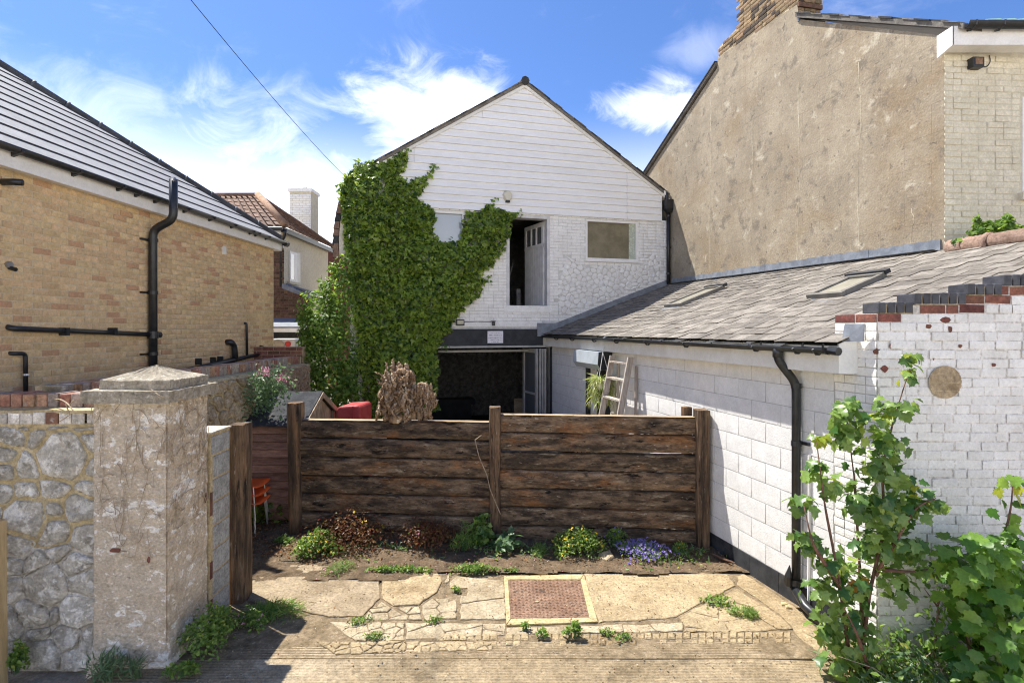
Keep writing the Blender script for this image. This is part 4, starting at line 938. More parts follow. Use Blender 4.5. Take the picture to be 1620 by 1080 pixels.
# gutter with brackets
gut = MB(); n = 9
def gutter(mb, P0, P1, out, r=.056, th=.006, seg=8):
    vs = []; fs = []
    for P in (P0, P1):
        for rr_ in (r, r-th):
            for k in range(seg+1):
                an = math.pi*k/seg; vs.append(P+out*(math.cos(an)*rr_)+V3((0, 0, -math.sin(an)*rr_)))
    m = seg+1
    for k in range(seg): fs += [(k, k+1, 2*m+k+1, 2*m+k), (m+k+1, m+k, 3*m+k, 3*m+k+1), (k+1, k, m+k, m+k+1), (2*m+k, 2*m+k+1, 3*m+k+1, 3*m+k)]
    fs += [(0, 2*m, 3*m, m), (m-1, 2*m-1, 4*m-1, 3*m-1)]
    return mb.add(vs, fs)
g0, g1 = fw_(.06, 2.625, .062), fw_(FL, 2.645, .062)
gt = gutter(MB(), g0, g1, AN).build('gutter', M['black'], lean, True)
MB().add([g0+AN*math.cos(math.pi*k/8)*.06+V3((0, 0, -math.sin(math.pi*k/8)*.06)) for k in range(9)], [tuple(range(9))]).prism([g0+AN*math.cos(math.pi*k/8)*.062+V3((0, 0, -math.sin(math.pi*k/8)*.062)) for k in range(9)], AU*-.02).build('gutter_end', M['black'], gt)
MB().tube([g0+AU*-.02+V3((0, 0, -.02)), g0-AU*.12+V3((0, 0, -.028))], .038, 8).build('end_outlet', M['black'], gt)
for px in (880, 905, 940, 975, 1024, 1085, 1195, 1260, 1292):
    s = (4.17/((px-CX)/F+.272)-4.82)*SL_
    MB().tube([fw_(s, 2.66, .0), fw_(s, 2.60, .004), fw_(s, 2.562, .05), fw_(s, 2.565, .085), fw_(s, 2.61, .122)], .012, 6).build('gutter_bracket', M['black'], gt)
# roof
TP = .37; RB = 2.672
def rp(s, d, n=0.0): return fw_(s, RB, 0)+AN*-d+V3((0, 0, TP*d))+(AN*TP+V3((0, 0, 1))).normalized()*n
def roofhit(px, py):
    k, m = (px-CX)/F, (HY-py)/F; Y = (EYE-RB+TP*.965*4.232)/(TP*.965*(k+.272)-m); X = k*Y
    d = (X+.272*Y-4.232)*.965; P = V3((X, Y, 0))-AN*-d*0; s = (V3((X, Y, 0))-FO).dot(AU); return s, d
rw_x = lambda Y: 6.999-.2242*Y
RCUT = 3.02
def roof_ok(s, d):
    p = rp(s, d)
    if p.y < 4.84: return False
    if (p-HO).dot(HN) < -.05: return False
    if p.y > 6.75: return p.x < rw_x(p.y)+.05
    return d < RCUT
# deck under the slates, built as a fan of strips that stops at the walls
dk = MB()
ss = np.arange(-.2, 9.2, .1)
for s in ss:
    dmax = 0
    for d in np.arange(0, 3.6, .05):
        if roof_ok(s+.05, d): dmax = d
    d0 = 0
    while d0 < 3.2 and not roof_ok(s+.05, d0): d0 += .05
    if dmax > d0: dk.add([rp(s, d0-.02, -.02), rp(s+.1, d0-.02, -.02), rp(s+.1, dmax+.03, -.02), rp(s, dmax+.03, -.02)], [(0, 1, 2, 3)])
rf = dk.build('roof', M['underlay'], lean)
NRM = (AN*TP+V3((0, 0, 1))).normalized(); UPS = (AN*-1+V3((0, 0, TP))).normalized()
SLV = [[(0, 0, .004), (1, 0, .004), (1, 1, 0), (0, 1, 0), (0, 0, .013), (1, .004, .013), (1, 1, .006), (0, 1, .006)]]
slate_items = []; row = 0; d = -.06; ex = .176
r = random.Random(5)
while d < 3.25:
    s = -.3-(.125 if row % 2 else 0)
    while s < 9.4:
        if roof_ok(s+.125, d+.09): slate_items.append((s, d, row))
        s += .252
    d += ex; row += 1
slate_items.sort(key=lambda t: (0 if seen(rp(t[0]+.12, t[1]+.1)) else 1, (rp(t[0]+.12, t[1]+.1)-cam.location).length))
smesh = []
for k in range(5):
    rk = random.Random(k+40); e = lambda a: rk.uniform(-a, a)
    v = [(0, 0+e(.01), 0), (.5, e(.012), 0), (1, e(.01), 0), (1, 1, 0), (0, 1, 0)]; v = v+[(x, y, 1) for x, y, z in v]
    f = [(4, 3, 2, 1, 0), (5, 6, 7, 8, 9)]+[(i, (i+1) % 5, 5+(i+1) % 5, 5+i) for i in range(5)]
    smesh.append((v, f, quick_mesh('slate', v, [q for ff in f for q in ff], [len(ff) for ff in f], M['slate'])))
restv = []; restf = []; restc = []; nb = 0
for i, (s, d, row) in enumerate(slate_items):
    w = .246; ln = .40; lift = .021+r.uniform(-.004, .008)
    p = rp(s, d+r.uniform(-.006, .006), lift)
    xa = AU*w; ya = UPS*ln+NRM*-(lift+.0); za = NRM*.011; tw = r.uniform(-.02, .02); xa = xa+UPS*tw*w
    B = Matrix(((xa.x, ya.x, za.x, p.x), (xa.y, ya.y, za.y, p.y), (xa.z, ya.z, za.z, p.z), (0, 0, 0, 1)))
    v, f, me = smesh[i % 5]
    if i < 300: link(bpy.data.objects.new('slate', me), rf, B)
    else:
        A = np.array(B); restv.append(np.array(v) @ A[:3, :3].T+A[:3, 3]); restf += [q+nb for ff in f for q in ff]; restc += [len(ff) for ff in f]; nb += 10
me = quick_mesh('slate_mass', np.concatenate(restv), restf, restc, M['slate']); o = bpy.data.objects.new('slate_mass', me); link(o, rf); o['kind'] = 'stuff'
# roof windows
def skylight(px, py, w, l):
    s, d = roofhit(px, py)
    fr = MB()
    q = lambda a, b, n: rp(s+a, d+b*math.cos(math.atan(TP)), n)
    def bar(a0, a1, b0, b1, n0, n1): fr.obox(q(a0, b0, n0), AU*(a1-a0), UPS*(b1-b0), NRM*(n1-n0))
    t = .065
    bar(0, w, 0, t, .01, .085); bar(0, w, l-t, l, .01, .10); bar(0, t, t, l-t, .01, .09); bar(w-t, w, t, l-t, .01, .09)
    o = fr.build('skylight', M['skylight_frame'], rf, bevel=.006)
    MB().obox(q(t, t, .055), AU*(w-2*t), UPS*(l-2*t), NRM*.01).build('pane', DG, o)
    MB().obox(q(-.02, l-.03, .07), AU*(w+.04), UPS*.08, NRM*.05).build('top_cover', M['plinth'], o)
    MB().obox(q(-.10, -.12, .02), AU*(w+.2), UPS*.12, NRM*.004).build('apron', M['lead'], o)
    return s, d
s2 = roofhit(1334, 472); e2 = roofhit(1281, 474); t2 = roofhit(1433, 438)
DG = mat('dusty_roof_glass', (.26, .24, .18), (.32, .30, .24), 5, rough=.3, spec=.4)
skylight(1334, 473, max(.45, min(.8, e2[0]-s2[0])), max(.7, min(1.3, (t2[1]-s2[1])*1.066)))
s1 = roofhit(1075, 486); e1 = roofhit(1042, 485); t1 = roofhit(1130, 461)
skylight(1078, 487, .55, .98)
# lead flashing along the white house and along the rendered wall
def lead_strip(P, Q, nrm, hgt_, th=.018, nm='flashing', parent=None, base=None):
    P, Q = V3(P), V3(Q); L = (Q-P).length; k = max(2, int(L/1.1)); r_ = random.Random(int(L*10))
    for i in range(k):
        a, b = P.lerp(Q, i/k-.01 if i else 0), P.lerp(Q, (i+1)/k); e = .004*(i % 2)
        mb = MB().prism([a+nrm*e, b+nrm*e, b+nrm*e+V3((0, 0, hgt_+r_.uniform(-.008, .008))), a+nrm*e+V3((0, 0, hgt_+r_.uniform(-.008, .008)))], nrm*th)
        mb.add([a+nrm*(th+e), b+nrm*(th+e), b+nrm*.13+V3((0, 0, .022)), a+nrm*.13+V3((0, 0, .022))], [(0, 1, 2, 3)])
        mb.build(nm, M['lead'], lean)
def house_line(d):                                   # roof point that meets the house front
    lo, hi = 5, 9.5
    for _ in range(40):
        m = (lo+hi)/2
        if (rp(m, d)-HO).dot(HN) > 0: lo = m
        else: hi = m
    return rp(lo, d)
pA, pB = house_line(-.05), house_line(3.28)
lead_strip(pA, pB, HN, .16)
def rend_line(Y):
    d = (rw_x(Y)+.272*Y-4.232)*.965; return V3((rw_x(Y), Y, RB+TP*d+.005))
RNn = V3((-1, -.2242, 0)).normalized()
lead_strip(rend_line(6.86), rend_line(13.42), RNn, .15)
b = MB(); hbox(b, hpx(849, 520)[0], hpx(892, 520)[0], 2.62, 2.93, .0, .06); b.build('lead_saddle', M['lead'], lean)
# blown flashing scrap along the eaves
for px in (965, 1000, 1060, 1090, 1140, 1200, 1250):
    s = (4.2/((px-CX)/F+.272)-4.82)*SL_; w = R.uniform(.15, .3)
    MB().add([rp(s, -.02, .012), rp(s+w, -.03, .012), rp(s+w*.9, -.11, -.01+R.uniform(0, .015)), rp(s+w*.3, -.12, R.uniform(-.005, .02))], [(0, 1, 2, 3)]).build('loose_felt', M['underlay'] if R.random() < .5 else M['lead'], rf)
# side door under the roller shutter box
fr = MB(); z1 = 2.08
fr.obox(aw(ds1-.06, 0, -.1), AU*.06, AN*.09, (0, 0, z1)); fr.build('door_jamb', M['black_paint'], lean)
fr = MB(); 
for k, off in enumerate((.10, .22, .32)): fr.obox(aw(ds1-.06-off, 0, -.13+.02*k), AU*(.085), AN*.05, (0, 0, z1))
fr.build('side_door', M['white_upvc'], lean, bevel=.004)
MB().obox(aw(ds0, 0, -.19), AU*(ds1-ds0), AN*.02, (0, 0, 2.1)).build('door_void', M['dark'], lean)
bs0, bs1 = s_of(969), s_of(928); b0, b1 = 2.06, 2.385
sb = MB().prism([aw(bs0, b1, .012), aw(bs0, b1, .27), aw(bs0, b0+.1, .29), aw(bs0, b0, .22), aw(bs0, b0, .012)], AU*(bs1-bs0)).build('shutter_box', M['shutter'], lean)
MB().prism([aw(bs0-.012, b1-.002, .014), aw(bs0-.012, b1-.002, .266), aw(bs0-.012, b0+.1, .286), aw(bs0-.012, b0+.004, .216), aw(bs0-.012, b0+.004, .014)], AU*.010).build('end_plate', M['black_paint'], sb)
# downpipe with swan neck and the leaking shoe
dpp = thing('lean_to_downpipe', 'black swan-necked downpipe on the white block wall with a broken foot', 'downpipe', aw(.6, 0, .06))
sd_ = s_of(1268); sg = (4.17/((1229-CX)/F+.272)-4.82)*SL_
gp_ = fw_(sg, 2.58, .062)
pth = arc([gp_, gp_+V3((0, 0, -.10)), aw(sd_, 2.25, .065), aw(sd_, .23, .065)], .09, 5)
MB().tube(pth, .042, 12).build('pipe', M['black'], dpp, True)
b = MB().tube([gp_+V3((0, 0, .03)), gp_+V3((0, 0, -.07))], .05, 12); b.build('gutter_outlet', M['black'], dpp, True)
for v in (1.62, 2.2): MB().tube([aw(sd_, v, .065), aw(sd_, v+.05, .065)], .049, 12).build('collar', M['black'], dpp)
MB().obox(aw(sd_-.12, 1.64, .0), AU*.2, AN*.03, (0, 0, .03)).build('pipe_clip', M['black'], dpp)
MB().tube([aw(sd_, .28, .065), aw(sd_, .17, .065)], .05, 12).build('foot_collar', M['black'], dpp)
MB().tube([aw(sd_+.02, .20, .075), aw(sd_-.18, .10, .12), aw(sd_-.50, .045, .135)], .045, 12).build('shoe', M['black'], dpp, True)
cv = MB().tube([aw(sd_+.06, .22, .11), aw(sd_+.03, .31, .13), aw(sd_+.02, .42, .125)], [.05, .035, .004], 8).build('plastic_wrap', M['paper'] if False else M['black'], dpp)
MB().tube(arc([aw(sd_-.11, .02, .02), aw(sd_-.12, .8, .02), aw(sd_-.12, 1.55, .02)], .05), .014, 6).build('waste_pipe', M['white_upvc'], dpp)

# ================================================================ WHITE BRICK END WALL
ew = thing('white_brick_wall', 'white painted brick wall with stepped blue brick coping in front of the slate roof', 'wall', (4.4, 4.75, 0))
EX, EY, ET = 3.142, 4.637, .215; P0 = .0785; Z0 = .0295
px2x = lambda px: (px-CX)/F*EY
steps = [(EX, px2x(1444.5)), (px2x(1444.5), px2x(1529)), (px2x(1529), px2x(1585)), (px2x(1585), px2x(1655)), (px2x(1655), px2x(1720)), (px2x(1720), 6.3)]
NR0 = 37
for i, (a, c) in enumerate(steps):
    top = Z0+(NR0+i)*P0-.011
    core = MB().box(a+(.008 if i == 0 else 0), c, EY+.0, EY+ET-.004, -.1, top).build('wall_core', M['paint_joint'], ew) if i == 0 else MB().box(a, c, EY, EY+ET-.004, -.1, top).build('wall_core', M['paint_joint'], ew)
def step_row(u):
    x = EX+u
    for i, (a, c) in enumerate(steps):
        if a <= x < c: return NR0+i
    return NR0+5
ins = lambda u, v: int((v-Z0)/P0) < step_row(u)
def wsel(u0, u1, v0, v1, r):
    rw_ = int(((v0+v1)/2-Z0)/P0); top = step_row((u0+u1)/2)
    if rw_ == top-1: return M['red_brick']
    if rw_ == NR0 and EX+u0 < px2x(1527): return M['red_brick'] if r.random() < .85 else M['brick_paint']
    return M['brick_paint']
wb = bond(2.9, Z0, Z0+(NR0+6)*P0, .219, .0700, .0085, inside=ins, headers=.16, seed=9, ragged=.03)
wb = [(a+R.uniform(0, .004), b-R.uniform(0, .006), c+.004*wob((a+b)*2.3, c*3, 0), d+.004*wob((a+b)*2.3, c*3, 0)) for a, b, c, d in wb]
pieces(ew, wb, (EX, EY, 0), (1, 0, 0), (0, -1, 0), M['brick_paint'], .005, 'brick', 300, matfn=wsel, jit=.9, tilt=.07, ch=(.025, .08))
r = random.Random(8)
for i, (a, c) in enumerate(steps):
    x = a+.012; z = Z0+(NR0+i)*P0
    MB().box(a+.03, c-.002, EY+.006, EY+ET-.01, z-.012, z+.074).build('coping_bed', M['lime_mortar'], ew)
    while x < c-.05:
        w = .0615
        mb = MB(); e = lambda: r.uniform(-.003, .003)
        mb.obox((x+e(), EY-.008+e(), z), (w, 0, 0), (0, ET+.006, 0), (0, 0, .092+e()))
        mb.build('coping_brick', M['blue_brick'], ew, bevel=.006); x += .0755
r = random.Random(33)
for px, py, w, h in ((1386, 556, 7, 5), (1399, 583, 7, 6), (1408, 547, 3, 5), (1476, 563, 3, 7), (1518, 547, 4, 4), (1571, 577, 4, 4), (1495, 506, 9, 5), (1468, 516, 7, 4), (1502, 520, 4, 6), (1507, 535, 4, 4), (1440, 600, 5, 3)):
    q = [V3((px2x(px)+w*EY/F*math.cos(a)*r.uniform(.6, 1.1), EY-.0075, hgt(py, EY)+h*EY/F*math.sin(a)*r.uniform(.6, 1.1))) for a in np.linspace(0, 6.28, 9)[:-1]]
    MB().prism(q, (0, -.0012, 0)).build('paint_chip', M['red_brick'], ew)
# round bare patch where a pipe was
pc = V3((px2x(1493), EY-.011, hgt(604, EY)))
nn = 22; b = MB()
for k in range(4):
    zz0, zz1 = -.14+k*.07, -.14+k*.07+.062; pts_ = []
    for q in range(9): z = zz0+(zz1-zz0)*q/8; pts_.append((math.sqrt(max(.0004, .137**2-z*z))*(1+.05*math.sin(q*2.3+k*2)+.03*math.sin(q*5.1+k)), z))
    poly = [pc+V3((x, 0, z)) for x, z in pts_]+[pc+V3((-x*.96, 0, z)) for x, z in pts_[::-1]]
    MB().prism(poly, (0, -.008, 0)).build('bare_brick', M['stock_pale'], ew)
MB().prism([pc+V3((.141*math.cos(2*math.pi*k/nn), -.001, .141*math.sin(2*math.pi*k/nn))) for k in range(nn)], (0, -.005, 0)).build('patch_mortar', M['lime_mortar'], ew)
# silver flashing tab by the roof edge
MB().prism([(px2x(1356), 4.84, hgt(540, 4.84)), (px2x(1374), 4.70, hgt(540, 4.7)), (px2x(1376), 4.70, hgt(512, 4.7)), (px2x(1361), 4.84, hgt(512, 4.84))], (-.012, -.004, 0)).build('flashing_tab', M['lead'], ew)

# ================================================================ RIGHT-HAND HOUSE
gh = thing('rendered_house', 'tall house with a stained sand-coloured rendered side wall and brick chimney', 'house', (7, 9, 0))
RO = V3((5.47, 6.82, 0)); RUu = V3((-.2242, 1, 0)).normalized(); RNn = V3((-RUu.y, RUu.x, 0))
def rs_(Y): return (Y-6.82)*1.0248
def rwp(s, v, n=0.0): return RO+RUu*s+V3((0, 0, v))+RNn*n
CB = 8.38
poly = [(0, 0), (0, 6.5), (rs_(9.28), 8.12), (rs_(9.28), CB), (rs_(11.55), CB+.22), (rs_(11.57), 8.39), (rs_(14.88), 6.97), (rs_(16.8), 6.14), (rs_(16.8), 0)]
MB().prism([rwp(s, v) for s, v in poly], RNn*-.3).build('rendered_wall', M['render'], gh)
# patched vertical cracks
for px, y0, y1 in ((1124, 150, 430), (1190, 190, 425), (1263, 130, 415), (1357, 100, 400), (1441, 330, 395)):
    Y = 6.999/((px-CX)/F+.2242); s = rs_(Y); v0, v1 = hgt(y1, Y), hgt(y0, Y); b = MB(); k = 60; pts_ = []
    for i in range(k+1):
        t = i/k; pts_.append((s+.07*wob(t*5, px, 0)+.02*wob(t*23, px, 1), v0+(v1-v0)*t, max(.0005, .008*wob(t*9, px, 3)+.003)))
    for i in range(k):
        (a, c, w), (d, e, w2) = pts_[i], pts_[i+1]
        b.add([rwp(a-w, c, .003), rwp(a+w, c, .003), rwp(d+w2, e, .003), rwp(d-w2, e, .003), rwp(a-w, c, 0), rwp(a+w, c, 0), rwp(d+w2, e, 0), rwp(d-w2, e, 0)], [(0, 1, 2, 3), (0, 3, 7, 4), (1, 5, 6, 2)])
    b.build('crack_repair', mat('pale_crack_repair%d' % px, (.55, .49, .37), (.46, .39, .27), 9, rough=.95), gh)
# chimney
ch = MB().prism([rwp(rs_(9.28)+.012, CB+.005, -.012), rwp(rs_(10.83), CB+.005, -.012), rwp(rs_(10.83), 10.6, -.012), rwp(rs_(9.28)+.012, 10.6, -.012)], RNn*-.5)
ch.prism([rwp(rs_(10.83), CB+.006, -.012), rwp(rs_(11.54), CB+.21, -.012), rwp(rs_(11.54), CB+.42, -.012), rwp(rs_(10.83), CB+.52, -.012)], RNn*-.5)
chm = ch.build('chimney', M['lime_mortar'], gh)
L1 = rs_(10.83)-rs_(9.28); cO = rwp(rs_(9.28), 0, -.012)
pieces(chm, bond(rs_(11.53)-rs_(9.28), CB+.01, 9.5, .215, .065, .012, seed=12, headers=.4, inside=lambda u, v: (u < L1 or v < CB+.5-.12*(u-L1)) and v > CB+.02+.095*u), cO, RUu, RNn, M['stock_brick'], .014, 'brick', 160, jit=.5)
cU = V3((.97, -.0, 0)); cO2 = rwp(rs_(9.28), 0, -.012)
pieces(chm, bond(.46, 8.2, 9.5, .215, .065, .012, seed=13, headers=.4), cO2, -RNn, -RUu, M['stock_brick'], .014, 'brick', 60, jit=.5)
MB().obox(rwp(rs_(9.28)-.05, 8.32, .02-.48), RNn*.48, RUu*.04, (0, 0, .07)).build('corbel', M['brown_brick'], chm)
MB().obox(rwp(rs_(9.28)-.06, 8.06, -.5), RNn*.52, RUu*.05, (0, 0, .12)).build('chimney_flashing', M['lead'], chm)
# roof slopes
def rslope(Y0, h0, Y1, h1, t, over, right, m, nm, parent=gh):
    return MB().prism([rwp(rs_(Y0), h0, over), rwp(rs_(Y1), h1, over), rwp(rs_(Y1), h1+t, over), rwp(rs_(Y0), h0+t, over)], RNn*-(right+over)).build(nm, m, parent)
rr1 = rslope(6.55, 6.43, 9.27, 8.14, .07, .06, 3.5, M['slate'], 'roof_slope')
rr2 = rslope(11.57, 8.43, 16.9, 6.13, .07, .05, 3.5, M['slate'], 'roof_slope')
for i in range(15):
    Y0 = 6.6+i*.175; t = lambda Y: 6.43+(Y-6.55)/(9.27-6.55)*1.71
    rslope(Y0, t(Y0)+.072, Y0+.2, t(Y0+.2)+.072, .012+R.uniform(0, .02), .07+R.uniform(-.02, .02), .4, M['underlay'] if i % 3 else M['slate'], 'verge_slate', rr1)
rslope(11.57, 8.50, 16.9, 6.2, .03, .07, .12, M['underlay'], 'verge_strip', rr2)
for i in range(4):
    X = 6.05+i*.19
    MB().tube([V3((X, 6.9, 6.70)), V3((X+.185, 6.9, 6.71))], .05, 10).build('hip_tile', M['verdigris'], rr1)
# cream painted brick front
CU = V3((1, .06, 0)).normalized(); CNn = V3((.06, -1, 0)).normalized()
cwall = panel(gh, RO+V3((.0, -.004, 0)), CU, CNn, .002, 3.5, 0, 6.33, .3, M['cream_joint'], [(1.04, 4.55, 1.9, 5.75)], 'front_wall')
pieces(cwall, bond(1.9, 3.3, 6.3, .215, .066, .010, [(1.0, 4.5, 1.9, 5.8)], seed=21, headers=.15), RO, CU, CNn, M['cream_paint'], .012, 'brick', 300, jit=.5)
def cwp(u, v, n=0.0): return RO+CU*u+V3((0, 0, v))+CNn*n
b = MB(); b.obox(cwp(1.04, 4.55, -.08), CU*.06, CNn*.09, (0, 0, 1.2)); b.obox(cwp(1.1, 4.55, -.08), CU*.8, CNn*.09, (0, 0, .07)); wn = b.build('window', M['white_upvc'], gh)
MB().obox(cwp(1.1, 4.62, -.04), CU*.8, CNn*.01, (0, 0, 1.13)).build('pane', M['glass'], wn)
MB().obox(cwp(.98, 4.43, -.02), CU*.95, CNn*.09, (0, 0, .09)).build('sill', M['cream_paint'], wn)
# eaves box, gutter, lamp
ex0 = (1507-CX)/F*6.6
MB().box(ex0, 8.9, 6.60, 6.622, 6.27, 6.50).build('eaves_fascia', M['white_upvc'], gh)
MB().box(ex0+.001, 8.9, 6.624, 6.80, 6.275, 6.29).build('eaves_soffit', M['white_upvc'], gh)
MB().prism([(ex0, 6.60, 6.27), (ex0-.012, 6.83, 6.22), (ex0-.012, 6.83, 6.50), (ex0, 6.60, 6.50)], (.014, 0, 0)).build('eaves_end', M['white_upvc'], gh)
gutter(MB(), V3((ex0+.1, 6.53, 6.50)), V3((8.9, 6.53, 6.47)), V3((0, -1, 0)), .065).build('gutter', M['black'], gh, True)
for x in (ex0+.18, ex0+.52): MB().tube([V3((x, 6.6, 6.44)), V3((x, 6.55, 6.42)), V3((x, 6.47, 6.45)), V3((x-.0, 6.46, 6.5))], .012, 6).build('gutter_bracket', M['black'], gh)
lm = thing('wall_lamp', 'small black wall lamp under the eaves of the cream painted house front', 'lamp', cwp(.35, 6.1, .05))
lu, lv = .36, 6.14
b = MB(); b.obox(cwp(lu-.07, lv-.07, .0), CU*.15, CNn*.10, (0, 0, .13)); b.build('housing', M['black'], lm, bevel=.008)
b = MB(); b.obox(cwp(lu-.045, lv-.04, .101), CU*.095, CNn*.006, (0, 0, .08)); b.build('glass', M['rust'], lm)
MB().tube(arc([cwp(lu+.09, lv, .02), cwp(lu+.18, lv-.04, .02), cwp(lu+.24, lv+.04, .02), cwp(lu+.22, lv+.12, .02)], .06), .006, 5).build('cable', M['black'], lm)
# half-round ridge tiles closing the lean-to roof in front of the cream wall
s9, d9 = roofhit(1494, 402)
r = random.Random(2)
for i in range(5):
    s = s9-.02-i*.44
    a, c = rp(s, d9+.08, .05), rp(s-.46, d9+.08, .05)
    MB().tube([a, a.lerp(c, .9), a.lerp(c, .9), c], [.098, .108, .118, .12], 14).build('ridge_tile', M['ridge'], lean, True)
MB().add([rp(s9+.2, d9+.1, .03), rp(s9-2.4, d9+.1, .03), rp(s9-2.4, d9+.1, .03)-AN*1.0+V3((0, 0, -.6)), rp(s9+.2, d9+.1, .03)-AN*.6+V3((0, 0, -.4))], [(0, 1, 2, 3)]).build('back_slope', M['slate'], lean)
# ================================================================ YELLOW BRICK BUILDING (left)
YX = lambda Y: -5.46+.041*Y
YU = V3((.041, 1, 0)).normalized(); YN = V3((YU.y, -YU.x, 0)); YO = V3((YX(3.4), 3.4, 0)); YL = 7.9
def yw(s, v, n=0.0): return YO+YU*s+V3((0, 0, v))+YN*n
yb = thing('yellow_brick_building', 'new yellow brick building with grey tiled hipped roof and black gutter', 'building', (-8, 7.4, 0))
mb = MB().prism([yw(0, 0), yw(YL, 0), yw(YL, 0, -6), yw(0, 0, -6)], (0, 0, 4.47))
ywall = mb.build('wall', M['ymortar'], yb)
pieces(ywall, bond(YL, 1.52, 4.46, .215, .065, .010, seed=31, inside=lambda u, v: u > 1.3), YO, YU, YN, M['ybrick'], .007, 'brick', 300, jit=.35)
pieces(ywall, bond(2.0, 1.52, 4.46, .215, .065, .010, seed=32), yw(YL, 0), -YN, YU, M['ybrick'], .007, 'brick', 0)
EOv = .12
def yf(s, v, n=0.0): return yw(s, v, EOv+n)
SC_ = (11.42-3.4)*1.0008                              # eaves corner along the wall
MB().prism([yf(-.3, 4.44), yf(SC_, 4.44), yf(SC_, 4.62), yf(-.3, 4.62)], YN*-.022).build('fascia_board', M['white_upvc'], yb)
MB().prism([yf(SC_, 4.44), yf(SC_, 4.44, -3), yf(SC_, 4.62, -3), yf(SC_, 4.62)], YU*-.022).build('fascia_board', M['white_upvc'], yb)
MB().prism([yf(-.3, 4.446, -.023), yf(SC_-.03, 4.446, -.023), yw(SC_-.03, 4.446, -.02), yw(-.3, 4.446, -.02)], (0, 0, .012)).build('soffit', M['white_upvc'], yb)
yg = gutter(MB(), yf(-.3, 4.645, .062), yf(SC_+.06, 4.632, .062), YN, .058).build('gutter', M['black'], yb, True)
gutter(MB(), yf(SC_+.06, 4.635, .06), yf(SC_+.06, 4.635, -2), YU, .058).build('gutter', M['black'], yb, True)
MB().tube([yf(SC_+.0, 4.60, .06), yf(SC_+.12, 4.60, .06)], .06, 8).build('gutter_corner', M['black'], yg)
for px in (28, 122, 192, 220, 250, 296, 336, 370, 399, 408, 424):
    k = (px-CX)/F; Y = 5.27/(.041-k); s = (Y-3.4)*1.0008
    MB().prism([yf(s, 4.625, .004), yf(s, 4.555, .004), yf(s, 4.575, .06), yf(s, 4.59, .10), yf(s, 4.60, .125), yf(s, 4.625, .125)], YU*.035).build('gutter_bracket', M['black'], yg)
TPY = .739; YNR = (YN*TPY+V3((0, 0, 1))).normalized()
def yr(s, d, n=0.0): return yf(s, 4.655)+YN*-d+V3((0, 0, TPY*d))+YNR*n
yroof = MB().add([yr(-.5, -.02, -.03), yr(SC_, -.02, -.03), yr(SC_-4.2, 4.18, -.03), yr(-.5, 4.18, -.03)], [(0, 1, 2, 3)]).build('roof', M['tile_edge_shade'], yb)
MB().add([yr(SC_, 0, -.02), yf(SC_, 4.655)+YN*-8, yr(SC_-4.2, 4.2, -.02)], [(0, 1, 2)]).build('hip_slope', M['roof_tile'], yroof)
gd = .283
for i in range(14):
    d0 = -.06+i*gd; d1 = d0+gd+.05; e0 = SC_-d0*.985-.02; e1 = SC_-d1*.985-.02
    MB().add([yr(-.5, d0, .0), yr(e0, d0, .0), yr(e0, d0, .030), yr(-.5, d0, .030), yr(e1, d1, .010), yr(-.5, d1, .010)], [(3, 2, 4, 5)]).build('tile_course', M['roof_tile'], yroof)
    MB().add([yr(-.5, d0-.002, -.03), yr(e0, d0-.002, -.03), yr(e0, d0-.002, .028), yr(-.5, d0-.002, .028), yr(e0, d0+.004, .0302), yr(-.5, d0+.004, .0302)], [(0, 1, 2, 3), (3, 2, 4, 5)]).build('shaded_tile_nose', M['tile_edge_shade'], yroof)  # nose strip coloured darker than the tiles to stand in for edge shade
for i in range(13):
    d = .04+i*.305
    a, c = yr(SC_-d, d, .02), yr(SC_-d-.33, d+.33, .02)
    MB().tube([a, a.lerp(c, .93), a.lerp(c, .93), c], [.075, .078, .09, .09], 10).build('hip_tile', M['plinth'] if False else mat('dark_hip_tile', (.07, .075, .085), (.11, .115, .125), 6, rough=.6) if i == 0 else bpy.data.materials['dark_hip_tile'], yroof, True)
# pipes on the wall
def ys(px, off=0.0): return ((5.46-off)/(.041-(px-CX)/F)-3.4)*1.0008
sp = thing('soil_pipe', 'tall black soil pipe with a swan neck rising past the gutter of the yellow building', 'pipe', yw(ys(243, .08), 2.2, .08))
sv = ys(243.5, .085); tv = .37
MB().tube(arc([yw(sv, 1.3, .075), yw(sv, 4.19, .075), yw(sv, 4.34, tv), yw(sv, 4.90, tv)], .10, 6), .055, 14).build('pipe', M['black'], sp, True)
MB().tube([yw(sv, 4.895, tv), yw(sv, 4.93, tv)], [.05, .03], 10).build('vent_cage', M['steel'], sp)
for v in (4.02, 3.28, 2.42):
    MB().tube([yw(sv, v, .075), yw(sv, v+.05, .075)], .064, 14).build('collar', M['black'], sp); MB().obox(yw(sv-.17, v+.01, 0), YU*.17, YN*.04, (0, 0, .025)).build('pipe_clip', M['black'], sp)
MB().tube([yw(sv, 2.66, .075), yw(sv, 2.76, .075)], .068, 14).build('branch_collar', M['black'], sp)
MB().tube([yw(sv, 2.71, .075), yw(sv+.12, 2.71, .09)], .045, 10).build('rodding_plug', M['black'], sp)
wp = thing('waste_pipe', 'black horizontal waste pipe running across the yellow brick to the soil pipe', 'pipe', yw(ys(120, .06), 2.7, .06))
MB().tube(arc([yw(ys(12), 2.82, -.02), yw(ys(12), 2.80, .06), yw(sv, 2.715, .06)], .05), .030, 10).build('pipe', M['black'], wp, True)
for px in (100, 177): MB().obox(yw(ys(px, .06), 2.72, 0), YU*.05, YN*.1, (0, 0, .09)).build('pipe_clip', M['black'], wp)
op = thing('overflow_pipe', 'thin black overflow pipe dropping behind the left stone wall', 'pipe', yw(ys(34), 2.3, .04))
